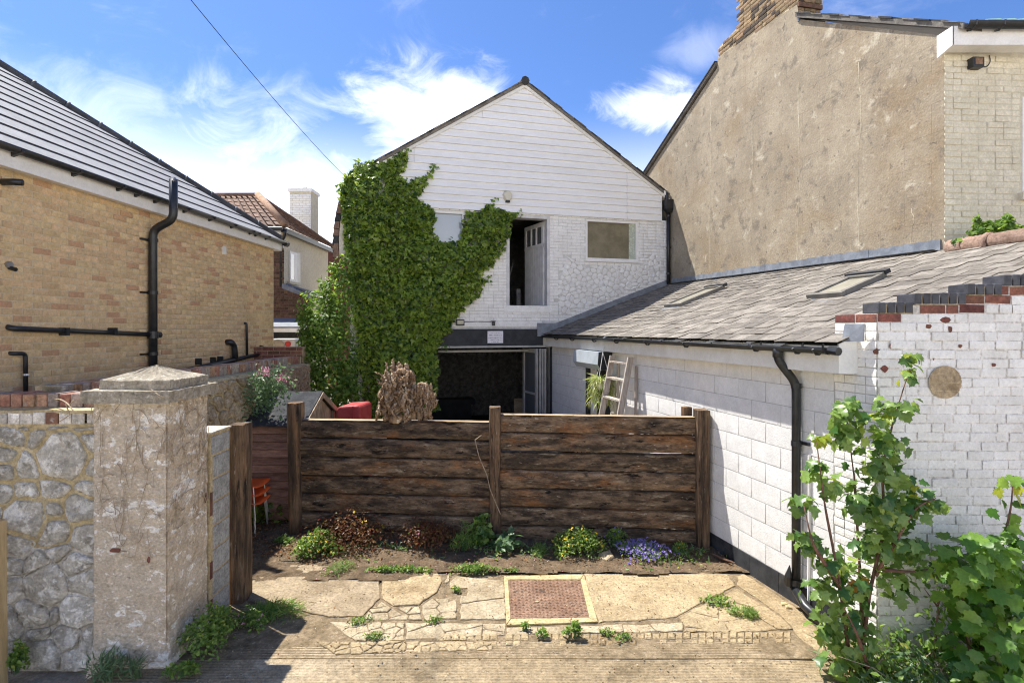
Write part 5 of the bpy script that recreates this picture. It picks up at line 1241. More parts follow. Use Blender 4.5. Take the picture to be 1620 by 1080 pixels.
MB().tube(arc([yw(ys(15), 2.545, -.02), yw(ys(15), 2.54, .05), yw(ys(33), 2.535, .05), yw(ys(34), 1.9, .05)], .04), .021, 8).build('pipe', M['black'], op, True)
MB().tube([yw(ys(34), 2.30, .05), yw(ys(34), 2.32, .05)], .026, 8).build('clip', M['white_upvc'], op)
lp = thing('ground_drain_pipe', 'sloping black drain pipe along the foot of the yellow wall with a bent inlet', 'pipe', yw(ys(350), 2.2, .08))
MB().tube([yw(ys(285, .1), 2.13, .09), yw(ys(370, .1), 2.235, .09)], .05, 10).build('pipe', M['black'], lp, True)
MB().tube([yw(ys(370, .1), 2.235, .09), yw(ys(416, .1), 2.31, .09)], .035, 10).build('pipe', M['black'], lp, True)
MB().tube(arc([yw(ys(358), 2.56, -.02), yw(ys(358), 2.56, .09), yw(ys(372, .1), 2.50, .09), yw(ys(373, .1), 2.25, .09)], .12, 6), .052, 12).build('elbow', M['black'], lp, True)
MB().tube(arc([yw(ys(416, .1), 2.31, .09), yw(ys(419, .1), 2.42, .09), yw(ys(419, .1), 2.44, -.02)], .06), .035, 10).build('elbow', M['black'], lp, True)
for px in (318, 341, 352): MB().obox(yw(ys(px, .1), 2.22, 0), YU*.03, YN*.1, (0, 0, .10)).build('pipe_clip', M['black'], lp)
tp = thing('thin_vent_pipe', 'thin upright dark pipe near the far end of the yellow brick wall', 'pipe', yw(ys(387), 2.3, .04))
MB().tube(arc([yw(ys(386), 2.90, -.02), yw(ys(386), 2.90, .05), yw(ys(387), 2.27, .05)], .03), .022, 8).build('pipe', M['black'], tp, True)
bx = MB().obox(yw(ys(351), 4.10, 0), YU*.09, YN*.03, (0, 0, .14)).build('vent_cover', M['cream_upvc'], None); tag(bx, 'small cream vent cover high on the yellow brick wall near the eaves', 'vent')
st_ = MB().tube([yw(ys(2), 4.30, 0), yw(ys(2), 4.30, .12), yw(ys(6), 4.30, .2)], .035, 8).build('security_camera', M['black'], None, True); tag(st_, 'black security camera under the eaves at the left edge', 'camera')
tap = thing('wall_fitting', 'small dark pipe stub on the yellow brick left of the soil pipe', 'fitting', yw(ys(11), 3.45, .02))
MB().tube([yw(ys(11), 3.46, -.01), yw(ys(11), 3.46, .04)], .035, 10).build('flange', M['steel'], tap); MB().tube([yw(ys(12), 3.43, .02), yw(ys(12), 3.41, .09)], .022, 8).build('stub', M['black'], tap)
# ================================================================ LEFT BOUNDARY: stone wall, pier, block return, gate post
WY = 4.56
def wp2(px, py): return ((px-CX)/F*WY, hgt(py, WY))
sw = thing('stone_wall', 'ragstone wall with yellow mortar and a brick top at the left of the pier', 'wall', (-4.5, 4.7, 0))
MB().box(-5.8, -3.42, WY, WY+.38, .95, 2.0).build('mortar', M['stone_mortar'], sw)
MB().box(-5.8, -3.42, WY-.006, WY+.379, -.1, .949).build('mortar', M['pale_mortar'], sw)
SD = [(97, 722, 42), (22, 690, 14), (66, 698, 17), (14, 722, 14), (12, 745, 15), (46, 738, 22), (88, 766, 24), (45, 752, 6), (42, 778, 20), (10, 782, 16), (40, 818, 34), (88, 806, 14), (122, 800, 20), (28, 858, 24), (88, 842, 24), (95, 868, 14), (130, 850, 14), (118, 893, 16), (60, 893, 16), (20, 893, 16), (75, 925, 34), (128, 920, 18), (22, 925, 14), (55, 968, 26), (120, 965, 26), (92, 968, 12), (62, 1000, 16), (110, 1002, 20), (65, 1042, 34), (118, 1045, 18), (140, 1010, 8), (22, 985, 18), (18, 1040, 16), (92, 674, 12), (55, 662, 6), (30, 668, 10), (128, 668, 10), (132, 700, 8), (138, 740, 6), (20, 652, 2), (134, 770, 8), (128, 1080, 16), (40, 1085, 18), (88, 1085, 14)]
rr = random.Random(77); seeds = [(wp2(x, y)[0], wp2(x, y)[1], r_*WY/F) for x, y, r_ in SD]
for _ in range(600):
    x, z = rr.uniform(-5.75, -4.3), rr.uniform(0, 1.95)
    if all(math.hypot(x-a, z-b) > .17+.5*c for a, b, c in seeds): seeds.append((x, z, rr.uniform(.03, .1)))
for c, sdd in zip(voronoi(seeds, [(-5.8, -.08), (-3.45, -.08), (-3.45, 1.985), (-5.8, 1.985)]), seeds):
    if not c: continue
    up = sdd[1] > .98; p = inset(c, (.014 if up else .003)+rr.uniform(0, .006))
    if not p or len(p) < 3: continue
    q = resample(p, .07); q = [(x+rr.uniform(-.010, .010), z+rr.uniform(-.010, .010)) for x, z in q]; q = chaikin(q, 1) if len(q) < 12 else q
    stone(sw, q, lambda x, z: V3((x, WY, z)), (0, -1, 0), (.026 if up else .04), M['stone'], 'stone', rr, .35, .4, smooth=True)
pieces(sw, bond(2.35, 1.995, 2.10, .098, .098, .012, seed=3, u_start=0), (-5.8, WY+.01, 0), (1, 0, 0), (0, -1, 0), M['pale_brick'], .02, 'brick', 60, jit=.5, ch=(.06, .06))
lg = MB(); nx = 40
for i in range(nx+1):
    x = -5.8+2.33*i/nx; b_ = .012*wob(x*9, 1, 2)
    lg.v += [(x, WY-.012+b_, 2.085), (x, WY-.008+b_, 2.112+.008*wob(x*7, 4, 1)), (x, WY+.15, 2.122), (x, WY+.15, 2.05)]
for i in range(nx):
    for k in range(3): lg.f.append((i*4+k, (i+1)*4+k, (i+1)*4+k+1, i*4+k+1))
lg.build('mortar_ledge', M['stone_mortar'], sw)
MB().box(-5.8, -3.44, WY+.14, WY+.379, 2.0, 2.225).build('mortar', M['lime_mortar'], sw)
r = random.Random(6); x = -5.8
while x < -3.55:
    w = .092+r.uniform(-.006, .006)
    MB().obox((x, WY+.115+r.uniform(-.008, .008), 2.118), (w, r.uniform(-.004, .004), 0), (0, .24, 0), (0, 0, .115+r.uniform(-.006, .005))).build('coping_brick', M['coping_brick'], sw, bevel=.008); x += w+.013
# pier
pr = thing('gate_pier', 'flaking whitewashed gate pier under a stepped pyramid concrete cap', 'pier', (-3.18, 4.8, 0))
def rough_block(x0, x1, y0, y1, z0, z1, res, amp, flare=0):
    mb = MB(); Nz = int((z1-z0)/res); per = []
    for (ax, ay, bx_, by) in ((x0, y0, x1, y0), (x1, y0, x1, y1), (x1, y1, x0, y1), (x0, y1, x0, y0)):
        L_ = math.hypot(bx_-ax, by-ay); n_ = max(2, int(L_/res)); per += [(ax+(bx_-ax)*i/n_, ay+(by-ay)*i/n_) for i in range(n_)]
    cx, cy = (x0+x1)/2, (y0+y1)/2; m = len(per)
    for k in range(Nz+1):
        z = z0+(z1-z0)*k/Nz; f = flare*max(0, 1-(z-z0)/.45)**2
        for (x, y) in per:
            e = amp*(wob(x*9, y*9, z*8)+.6*wob(x*24+3, y*24, z*22)+.5*NR.uniform(-.5, .5))
            jz = ((z-.03) % .075); course = -.005 if (jz < .0145 and wob(x*3, y*3, z*2.2) > .15) else 0
            e += course; dx, dy = x-cx, y-cy; l = max(abs(dx)/(x1-x0), abs(dy)/(y1-y0))*2
            nx_ = (1 if dx > 0 else -1) if abs(dx)/(x1-x0) > .495 else 0; ny_ = (1 if dy > 0 else -1) if abs(dy)/(y1-y0) > .495 else 0
            rc = .018 if nx_ and ny_ else 0
            mb.v.append((x+nx_*(e+f-rc), y+ny_*(e+f-rc), z))
    for k in range(Nz):
        for i in range(m): j = (i+1) % m; mb.f.append((k*m+i, k*m+j, (k+1)*m+j, (k+1)*m+i))
    mb.f.append(tuple(range(Nz*m, Nz*m+m))); return mb
rough_block(-3.50, -2.875, 4.50, 5.10, -.1, 2.19, .0145, .0075, .05).build('rendered_shaft', M['pier'], pr)
r = random.Random(14)
for (px, py, w, h, side) in ((183, 870, .055, .022, 0), (236, 884, .015, .03, 0)):
    x, z = (px-CX)/F*4.50, hgt(py, 4.50)
    pts2 = [(x+w*math.cos(a)*r.uniform(.7, 1.1), z+h*math.sin(a)*r.uniform(.7, 1.1)) for a in np.linspace(0, 6.28, 10)[:-1]]
    MB().prism([V3((a, 4.50, b_)) for a, b_ in pts2], (0, -.008, 0)).build('bare_brick', M['red_brick'], pr)
for (Y, z, w, h) in ((5.05, 1.22, .012, .05),):
    MB().prism([V3((-2.875, Y+w*math.cos(a), z+h*math.sin(a))) for a in np.linspace(0, 6.28, 9)[:-1]], (.010, 0, 0)).build('bare_brick', M['red_brick'], pr)
def rough_slab(x0, x1, y0, y1, z0, z1, m, nm, amp=.004, top=None):
    nx, ny = 26, 24; mb = MB(); e = lambda x, y, z: amp*(wob(x*14, y*14, z*14)+NR.uniform(-.6, .6))
    zs = (z0, z0+(z1-z0)*.33, z0+(z1-z0)*.66, z1); per = [(x0+(x1-x0)*i/nx, y0) for i in range(nx)]+[(x1, y0+(y1-y0)*i/ny) for i in range(ny)]+[(x1-(x1-x0)*i/nx, y1) for i in range(nx)]+[(x0, y1-(y1-y0)*i/ny) for i in range(ny)]
    cx, cy = (x0+x1)/2, (y0+y1)/2; n_ = len(per)
    rings = [(z, 1.0) for z in zs]+[(z1+.003, .985)]
    if top: rings += [(z1+(top-z1)*t, 1-.985*t) for t in (.15, .3, .45, .6, .75, .9, 1.0)]
    for z, s in rings:
        for x, y in per: mb.v.append((cx+(x-cx)*s+e(x, y, z), cy+(y-cy)*s+e(y, x, z), z+e(x, z, y)*(1 if s < 1 else .4)))
    for k in range(len(rings)-1):
        for i in range(n_): j = (i+1) % n_; mb.f.append((k*n_+i, k*n_+j, (k+1)*n_+j, (k+1)*n_+i))
    mb.f += [tuple(range((len(rings)-1)*n_, len(rings)*n_)), tuple(range(n_-1, -1, -1))]
    return mb.build(nm, m, pr)
rough_slab(-3.545, -2.815, 4.43, 5.16, 2.185, 2.283, M['cap'], 'cap_slab', .006)
rough_slab(-3.455, -2.865, 4.51, 5.08, 2.284, 2.362, M['cap'], 'cap_stone', .006, 2.475)
# concrete block return and the oak gate post
br = thing('block_pier', 'narrow pier of grey concrete blocks with yellow joints beside the oak gate post', 'pier', (-2.95, 5.3, 0))
MB().box(-3.08, -2.868, 5.11, 5.475, -.1, 1.80).build('mortar', M['stone_mortar'], br)
for i in range(8):
    z = .02+i*.225
    MB().box(-2.90, -2.860, 5.165-(.03 if i == 7 else 0), 5.462, z, z+.205-(.03 if i == 7 else 0)).build('concrete_block', M['grey_block'], br, bevel=.006)
for z, h in ((.42, .16), (1.02, .22), (.12, .1)): MB().box(-2.90, -2.862, 5.115, 5.155, z, z+h).build('brick', M['red_brick'], br)
for z, h in ((.70, .12), (1.18, .08)): MB().box(-2.90, -2.8605, 5.464, 5.4745, z, z+h).build('brick', M['red_brick'], br)
MB().box(-3.085, -2.85, 5.10, 5.48, 1.80, 1.815).build('mortar_cap', M['pale_mortar'], br)
r = random.Random(3)
gpst = rough_beam('gate_post', M['post'], None, (-2.835, 5.62, -.1), (-2.835, 5.62, 1.81), .17, .235, r, 22, .006, side=(1, 0, 0))
tag(gpst, 'thick weathered oak gate post beside the grey block pier', 'gate post')
lpst = MB().prism([(-4.21, 4.30, 1.25), (-4.12, 4.29, 1.25), (-4.12, 4.40, 1.25), (-4.21, 4.41, 1.25)], (.07, -.06, -1.45)).build('timber_post', M['tan_post'], None, bevel=.008)
tag(lpst, 'pale pine post leaning at the left edge against the stone wall', 'post')
# old boundary wall behind, along the yellow building
bw = thing('boundary_wall', 'old stone boundary wall with brick coping at the foot of the yellow building', 'wall', (-4.0, 7.5, 0))
BX = lambda Y: -4.0+.02*Y
BU = V3((.02, 1, 0)).normalized(); BN = V3((BU.y, -BU.x, 0)); BO = V3((BX(4.9), 4.9, 0))
def bwp(s, v, n=0.0): return BO+BU*s+V3((0, 0, v))+BN*n
MB().prism([bwp(0, -.1), bwp(5.2, -.1), bwp(5.2, -.1, -.45), bwp(0, -.1, -.45)], (0, 0, 2.21)).build('mortar', M['stone_mortar'], bw)
rr = random.Random(5); sd = []
for _ in range(2500):
    s, z = rr.uniform(.0, 5.2), rr.uniform(.7, 2.1)
    if all(math.hypot(s-a, (z-b)*1.25) > .15+.45*c for a, b, c in sd): sd.append((s, z, rr.uniform(0, .12)))
for c in voronoi(sd, [(0, .65), (5.2, .65), (5.2, 2.105), (0, 2.105)]):
    if not c: continue
    p = inset(c, .012)
    if not p or len(p) < 3: continue
    q = chaikin([(x+rr.uniform(-.01, .01), y+rr.uniform(-.01, .01)) for x, y in p], 1)
    stone(bw, q, lambda x, z: bwp(x, z), BN, .03, M['old_stone'], 'stone', rr, .4, .35, smooth=False)
MB().prism([bwp(0, 2.10, .02), bwp(5.2, 2.10, .02), bwp(5.2, 2.135, -.02), bwp(5.2, 2.15, -.2), bwp(0, 2.15, -.2), bwp(0, 2.135, -.02)], (0, 0, .004)).build('mortar_ledge', M['stone_mortar'], bw)
MB().prism([bwp(0, 2.11, -.19), bwp(5.3, 2.11, -.19), bwp(5.3, 2.11, -.44), bwp(0, 2.11, -.44)], (0, 0, .165)).build('coping_bed', M['lime_mortar'], bw)
s = 0; r = random.Random(2)
while s < 5.2:
    w = .09+r.uniform(-.006, .006); MB().obox(bwp(s, 2.15, -.165+r.uniform(-.006, .006)), BU*w, BN*-.24, (0, 0, .135+r.uniform(-.006, .004))).build('coping_brick', M['coping_brick'], bw, bevel=.008); s += w+.014
# end of the yard: low red brick wall
ebw = thing('end_wall', 'red brick wall closing the yard behind the boundary wall', 'wall', (-4.2, 10.9, 0))
core = MB().box(-5.2, -4.08, 10.5, 10.7, 0, 2.44).build('wall_core', M['lime_mortar'], ebw)
pieces(core, bond(1.12, 1.85, 2.45, .215, .065, .01, seed=5), (-5.2, 10.5, 0), (1, 0, 0), (0, -1, 0), M['red_brick'], .01, 'brick', 100)
# ================================================================ HOUSES BEHIND
chs = thing('cream_house', 'cream rendered house with brown tiled hipped roof behind the yellow building', 'house', (-8, 16.5, 0))
HXc = lambda Y: -6.68+.02*Y
def cp(Y, v, n=0.0): return V3((HXc(Y)+n, Y, v))
MB().prism([cp(15, 0), cp(18.5, 0), cp(18.5, 0, -3), cp(15, 0, -3)], (0, 0, 5.5)).build('side_wall', M['cream_wall'], chs)
BY = 14.9
brown = MB().prism([at(405, 392, BY), at(447, 392, BY), at(447, 455, BY), at(492, 472, BY), at(492, 512, BY), at(405, 512, BY)], (0, .09, 0)).build('brown_wall', M['joint'], chs)
bx0 = at(405, 500, BY).x
pieces(brown, bond(1.6, hgt(511, BY), hgt(394, BY), .215, .065, .01, seed=6, headers=.4, inside=lambda u, v: in_poly(*project((bx0+u, BY, v)), [(400, 390), (447, 390), (447, 456), (492, 473), (492, 512), (400, 512)])), (bx0, BY, 0), (1, 0, 0), (0, -1, 0), M['brown_brick'], .012, 'brick', 300)
MB().prism([at(446, 448, BY-.05), at(494, 468, BY-.05), at(494, 474, BY-.05), at(446, 456, BY-.05)], (0, .3, 0)).build('flashing', M['lead'], chs)
MB().prism([at(452, 448, BY+.1), at(500, 464, BY+.1), at(520, 470, 17), at(470, 452, 17)], (0, 0, -.05)).build('lower_roof', M['lead'], chs)
# roof
E = lambda px, py, Y: at(px, py, Y)
ecor = V3((-6.2, 14.7, 5.58)); rdg = V3((-7.58, 16.08, 6.74)); far = V3((-6.3+.18, 18.75, 5.55)); lft = V3((-11, 14.7, 5.58)); lrd = V3((-11, 16.08, 6.74))
croof = MB().poly([lft, ecor, rdg, lrd]).poly([ecor, far, rdg]).build('roof', M['pan_tile'], chs)
def tiles(A, Bv, Cc, Dd, rows, cols, nm):
    """rows of rolled tiles over the quad A-B (eaves) C-D (ridge)"""
    mb = MB()
    for i in range(rows):
        t0, t1 = i/rows, (i+1.12)/rows
        for j in range(cols):
            a0, a1 = j/cols, (j+.62)/cols
            P = [A.lerp(Dd, t0).lerp(Bv.lerp(Cc, t0), a0), A.lerp(Dd, t0).lerp(Bv.lerp(Cc, t0), a1), A.lerp(Dd, min(1, t1)).lerp(Bv.lerp(Cc, min(1, t1)), a1), A.lerp(Dd, min(1, t1)).lerp(Bv.lerp(Cc, min(1, t1)), a0)]
            n_ = (P[1]-P[0]).cross(P[3]-P[0]).normalized(); n_ = n_ if n_.z > 0 else -n_
            mb.add([P[0]+n_*.02, P[1]+n_*.02, P[2]+n_*.01, P[3]+n_*.01, P[0]+n_*.07, P[1]+n_*.05, P[2]+n_*.03, P[3]+n_*.04], [(0, 1, 5, 4), (4, 5, 6, 7), (1, 2, 6, 5), (3, 0, 4, 7)])
    o = mb.build(nm, M['pan_tile'], croof); o['kind'] = 'stuff'
tiles(lft.lerp(ecor, .5), ecor, rdg, lrd.lerp(rdg, .5), 8, 11, 'tile_mass'); tiles(ecor, far, rdg.lerp(far, .02), rdg, 8, 16, 'tile_mass')
MB().tube([ecor+V3((0, 0, .05)), rdg+V3((0, 0, .05))], .10, 8).build('hip_tile', M['hip_mortar'], croof, True)
MB().tube([rdg+V3((0, 0, .03)), lrd+V3((0, 0, .03))], .08, 8).build('ridge_tile', M['pan_tile'], croof, True); MB().tube([rdg+V3((0, 0, .03)), far+V3((0, 0, .03))], .07, 8).build('hip_tile', M['pan_tile'], croof, True)
MB().prism([ecor+V3((0, 0, -.02)), far+V3((0, 0, -.02)), far+V3((0, 0, -.15)), ecor+V3((0, 0, -.15))], (-.1, 0, 0)).build('eaves_gutter', M['black'], chs)
MB().prism([ecor+V3((-.12, .05, -.03)), lft+V3((0, .05, -.03)), lft+V3((0, .05, -.2)), ecor+V3((-.12, .05, -.2))], (0, .04, 0)).build('fascia_board', M['cream_upvc'], chs)
MB().tube([V3((-6.22, 14.62, 5.5)), V3((-7.4, 14.62, 5.5))], .05, 8).build('eaves_gutter', M['black'], chs)
dpx = HXc(15.05)
MB().tube(arc([V3((-6.2, 14.72, 5.5)), V3((-6.2, 14.72, 5.35)), V3((dpx-.02, 14.93, 5.2)), V3((dpx-.02, 14.93, 3.95))], .08), .05, 8).build('downpipe', M['black'], chs, True)
k0, k1 = (457-CX)/F, (468-CX)/F; Y0, Y1 = 6.68/(.02-k0), 6.68/(.02-k1); z0, z1 = 4.15, 5.02
wn = MB().prism([cp(Y0, z0, .03), cp(Y1, z0, .03), cp(Y1, z1, .03), cp(Y0, z1, .03)], (-.1, 0, 0)).build('window', M['white_upvc'], chs)
MB().prism([cp(Y0+.06, z0+.07, .035), cp(Y1-.22, z0+.07, .035), cp(Y1-.22, z1-.07, .035), cp(Y0+.06, z1-.07, .035)], (-.02, 0, 0)).build('pane', M['glass_sky'], wn)
MB().prism([cp(Y0-.1, z0-.08, .08), cp(Y1+.1, z0-.08, .08), cp(Y1+.1, z0, .08), cp(Y0-.1, z0, .08)], (-.1, 0, 0)).build('sill', M['cream_wall'], wn)
MB().prism([cp(Y1, z0, .012), cp(Y1+.3, z0-.05, .012), cp(Y1+.3, z1+.05, .012), cp(Y1, z1, .012)], (-.02, 0, 0)).build('reveal', M['cream_upvc'], wn)
cy = 18.2; cx0, cx1 = (458-CX)/F*cy, (492-CX)/F*cy
cst = MB().box(cx0, cx1, cy, cy+.7, 5.6, 7.42).build('chimney', M['cream_joint'], chs)
pieces(cst, bond(cx1-cx0, 5.8, 7.35, .215, .065, .012, seed=8), (cx0, cy, 0), (1, 0, 0), (0, -1, 0), M['white_paint'], .012, 'brick', 90)
MB().box(cx0-.04, cx1+.04, cy-.04, cy+.74, 7.42, 7.52).build('chimney_cap', M['white_paint'], cst); MB().lathe((cx0+.4, cy+.3, 7.52), [(.1, 0), (.08, .12), (0, .12)], 8).build('pot', M['cream_wall'], cst)
fr_ = thing('flat_roofed_store', 'low flat roofed store with white fascia and an air conditioning recess', 'store', (-5.9, 13, 0)); FYy = 13.2
MB().prism([at(425, 519, FYy), at(485, 519, FYy), at(480, 505, 14.6), at(428, 505, 14.6)], (0, 0, .04)).build('lead_roof', M['lead'], fr_)
MB().prism([at(425, 525, FYy-.02), at(485, 525, FYy-.02), at(485, 519, FYy-.02), at(425, 519, FYy-.02)], (0, .06, 0)).build('fascia_board', M['white_upvc'], fr_)
MB().box(at(425, 540, 14).x, at(490, 540, 14).x, 14.0, 14.2, 0, 2.7).build('void_shade', M['dark'], fr_)  # dark panel stands in for the shade under the flat roof
ac = thing('air_conditioner', 'white air conditioning unit with a round red badge', 'air conditioner', at(452, 545, 12.6))
MB().box(at(430, 540, 12.6).x, at(467, 540, 12.6).x, 12.6, 12.95, 2.2, hgt(535.5, 12.6)).build('casing', M['ac_white'], ac, bevel=.02)
c = at(455.5, 544, 12.59); MB().prism([c+V3((.07*math.cos(a), 0, .07*math.sin(a))) for a in np.linspace(0, 6.283, 15)[:-1]], (0, -.01, 0)).build('badge', M['ac_red'], ac)
c = at(440, 548, 12.59); MB().prism([c+V3((.16*math.cos(a), 0, .16*math.sin(a))) for a in np.linspace(0, 6.283, 19)[:-1]], (0, -.008, 0)).build('fan_grille', M['steel'], ac)
rbh = thing('red_brick_house', 'red brick house end glimpsed between the cream house and the ivy', 'house', (-7, 24, 0))
MB().box(at(519, 430, 23).x, at(552, 430, 23).x, 23, 27, 0, hgt(397, 23)).build('wall', M['red_brick'], rbh); MB().box(at(517, 430, 22.9).x, at(552, 430, 23).x, 22.9, 27.1, hgt(397, 23), hgt(392, 23)).build('eaves', M['pan_tile'], rbh)
# telephone wire
w0 = hw(-.02, 5.95, .02); w1_ = at(265, -45, 5.0)
pts_ = [w0.lerp(w1_, t)+V3((0, 0, -.25*4*t*(1-t)*.3)) for t in np.linspace(0, 1.4, 30)]
wr = MB().tube(pts_, .0042, 5).build('telephone_wire', M['plinth'], None); tag(wr, 'thin telephone wire rising from the ivy corner across the sky', 'wire')
# ================================================================ SLEEPER FENCE
fe = thing('sleeper_fence', 'rustic fence of dark weathered railway sleepers between three oak posts', 'fence', (-.2, 7.0, 0))
FD = V3((1, -.08, 0)).normalized()
r = random.Random(19)
def fpt(x, z, n=0.0): return V3((x, FY(x)+n, z))
def fence_x(px): k = (px-CX)/F; return 7.0*k/(1+.08*k)
xl, xm, xr = fence_x(465), fence_x(783), fence_x(1112)
for (xa, xb, z) in ((xl, xl, 1.80), (xm, xm, 1.775), (xr, xr, 1.775)):
    pass
for (x, w, dpt, top, tilt) in ((fence_x(466), .165, .24, 1.80, .012), (fence_x(783), .145, .2, 1.775, 0), (fence_x(1112.5), .165, .2, 1.765, 0)):
    rough_beam('post', M['post'], fe, (x+tilt, FY(x)+.07, -.1), (x-tilt, FY(x)+.07, top), w, dpt, r, 22, .006, side=(1, 0, 0))
    if x > 2: rough_beam('post', M['post'], fe, (x-.12, FY(x)+.28, -.1), (x-.12, FY(x)+.28, top+.005), .12, .12, r, 14, .005, side=(1, 0, 0))
for bay, (xa, xb, top) in enumerate(((fence_x(471), fence_x(775), 1.565), (fence_x(791), fence_x(1104), 1.665))):
    z = top
    for i in range(7):
        h = .229+r.uniform(-.012, .012); zc = z-h/2
        n0 = .03+r.uniform(-.012, .02)+(.0 if i else .01)
        a, b = fpt(xa+r.uniform(-.0, .0), zc+r.uniform(-.004, .004), n0+.065), fpt(xb, zc+r.uniform(-.004, .004), n0+.065)
        rough_beam('sleeper', M['sleeper'], fe, a, b, .135, h-.004, r, 60, .0115, side=(.08, 1, 0))
        if i == 0:
            mb = MB(); k = 40; L_ = (b-a).length; d = (b-a).normalized(); s_ = V3((-d.y, d.x, 0))
            for q in range(k+1):
                p = a+d*(L_*q/k)+V3((0, 0, h/2+.0065+.003*wob(q*.9, 2, bay))); w = .062+.008*wob(q*1.3, 1, 3); mb.v += [p-s_*w, p+s_*w]
            mb.f = [(2*q, 2*q+2, 2*q+3, 2*q+1) for q in range(k)]; mb.build('bleached_top', M['lichen_wood'], fe)
        z -= h+.012
vine = MB().tube([fpt(fence_x(762), 1.42, -.05), fpt(fence_x(752), 1.36, -.06), fpt(fence_x(758), 1.15, -.055), fpt(fence_x(771), .9, -.06), fpt(fence_x(776), .72, -.07), fpt(fence_x(792), .42, -.09)], .006, 5).build('climbing_vine', M['twig'], None)
tag(vine, 'dry pale climbing stem hanging down the fence beside the middle post', 'vine')
# ================================================================ DRIFTWOOD
def root(nm, label, parts, cat='driftwood', seed=0, base=None):
    t = thing(nm, label, cat, base); r = random.Random(seed)
    mb = MB()
    for pts, rad in parts:
        P = [V3(p) for p in pts]; Q = []; RR = []; n = 12; m = len(P)-1
        for i in range(n*m+1):
            f = i/n; k = min(int(f), m-1); u = f-k; p = P[k].lerp(P[k+1], u)
            e = .018; Q.append(p+V3((r.uniform(-e, e)*.6+.02*wob(p.x*20, p.z*17, seed), r.uniform(-e, e)*.4+.02*wob(p.z*21, p.x*15, 4+seed), r.uniform(-e, e)*.5)))
            RR.append((rad[k]*(1-u)+rad[k+1]*u)*(1+.28*wob(p.x*30, p.y*20, p.z*26)+r.uniform(-.2, .2)))
        mb.tube(Q, RR, 8)
    mb.build('root_mass', M['drift'], t, True); return t
fy0 = FY(fence_x(640))+.10; fz = 1.572
def dw(px, py, n=0.0):
    p = at(px, py, fy0+n); return (p.x, p.y, p.z)
r = random.Random(4)
A = []
A.append(([dw(628, 666), dw(626, 640), dw(628, 610), dw(630, 588)], [.09, .085, .06, .03]))
A.append(([dw(612, 664, .02), dw(612, 630, .04), dw(617, 602), dw(624, 590)], [.05, .07, .05, .02]))
A.append(([dw(645, 665, -.02), dw(645, 640), dw(643, 610), dw(641, 595)], [.055, .055, .05, .025]))
A.append(([dw(594, 665), dw(600, 645), dw(603, 622, -.03), dw(612, 604, -.04), dw(622, 596)], [.014, .03, .045, .04, .03]))
A.append(([dw(623, 600, .03), dw(622, 580, .05), dw(622, 567, .05)], [.04, .035, .006]))
A.append(([dw(633, 600, .05), dw(633, 585, .08), dw(631, 574, .08)], [.06, .055, .03])); A.append(([dw(642, 612, .05), dw(644, 590, .08), dw(642, 577, .08)], [.05, .05, .025]))
A.append(([dw(612, 598), dw(611, 582, .02), dw(610, 573, .02)], [.025, .02, .006])); A.append(([dw(606, 600), dw(608, 592), dw(614, 590), dw(616, 598)], [.02, .022, .02, .015]))
A.append(([dw(632, 588, -.06), dw(639, 586, -.07), dw(641, 594, -.07), dw(637, 604, -.06), dw(630, 598, -.05)], [.025, .03, .03, .02, .012]))
A.append(([dw(604, 615, -.10), dw(609, 628, -.12), dw(614, 640, -.12), dw(620, 628, -.12), dw(627, 612, -.1)], [.015, .02, .018, .016, .012]))
for i in range(80):
    x, y = r.uniform(604, 648), r.uniform(586, 640); a = r.uniform(.7, 2.4); q = []
    for k in range(7): q.append(dw(x, y, -.10-.05*math.sin(k*.6+i)+r.uniform(-.03, .02))); x += 4.2*math.cos(a); y += 5.5*math.sin(a); a += r.uniform(-.75, .75); y = min(y, 663); x = min(max(x, 600+(y<615)*6), 651-(y<610)*8)
    rd = r.uniform(.005, .017); A.append((q, [rd, rd*1.3, rd*1.2, rd*1.1, rd, rd*.8, rd*.5]))
for i in range(22):
    x, y = r.uniform(603, 648), r.uniform(592, 640); sx_ = (x-626)/22
    q = [dw(x+sx_*5*k+r.uniform(-1.5, 1.5), y-(4.5+r.random()*2)*k*(1-.5*abs(sx_)), -.06+r.uniform(-.03, .05)) for k in range(4)]; rd = r.uniform(.007, .014); A.append((q, [rd, rd*.8, rd*.6, .002]))
root('driftwood', 'larger gnarled driftwood root standing on the left sleepers of the fence', A, seed=1, base=(fence_x(625), fy0, fz))
A = [([dw(666, 664), dw(664, 645), dw(662, 625), dw(656, 606), dw(652, 594)], [.045, .055, .045, .03, .02]), ([dw(680, 662), dw(676, 640), dw(670, 622)], [.035, .04, .03]),
     ([dw(672, 650), dw(680, 640), dw(686, 630), dw(688, 622)], [.04, .04, .03, .008]), ([dw(682, 646), dw(688, 640), dw(690, 628)], [.02, .018, .006]), ([dw(656, 600, -.03), dw(652, 590, -.05), dw(648, 592, -.05), dw(650, 600, -.05)], [.03, .035, .03, .02]),
     ([dw(656, 662), dw(656, 640), dw(652, 622), dw(648, 624)], [.03, .03, .02, .008]), ([dw(660, 610), dw(668, 606), dw(673, 614), dw(672, 626)], [.02, .028, .03, .02])]
for i in range(40):
    x, y = r.uniform(654, 682), r.uniform(606, 650); a = r.uniform(.9, 2.2); q = []
    for k in range(5): q.append(dw(x, y, -.07+r.uniform(-.03, .02))); x += 3*math.cos(a); y += 6*math.sin(a); a += r.uniform(-.8, .8); y = min(y, 663); x = min(max(x, 650), 690)
    rd = r.uniform(.005, .015); A.append((q, [rd, rd*1.3, rd*1.1, rd, rd*.5]))
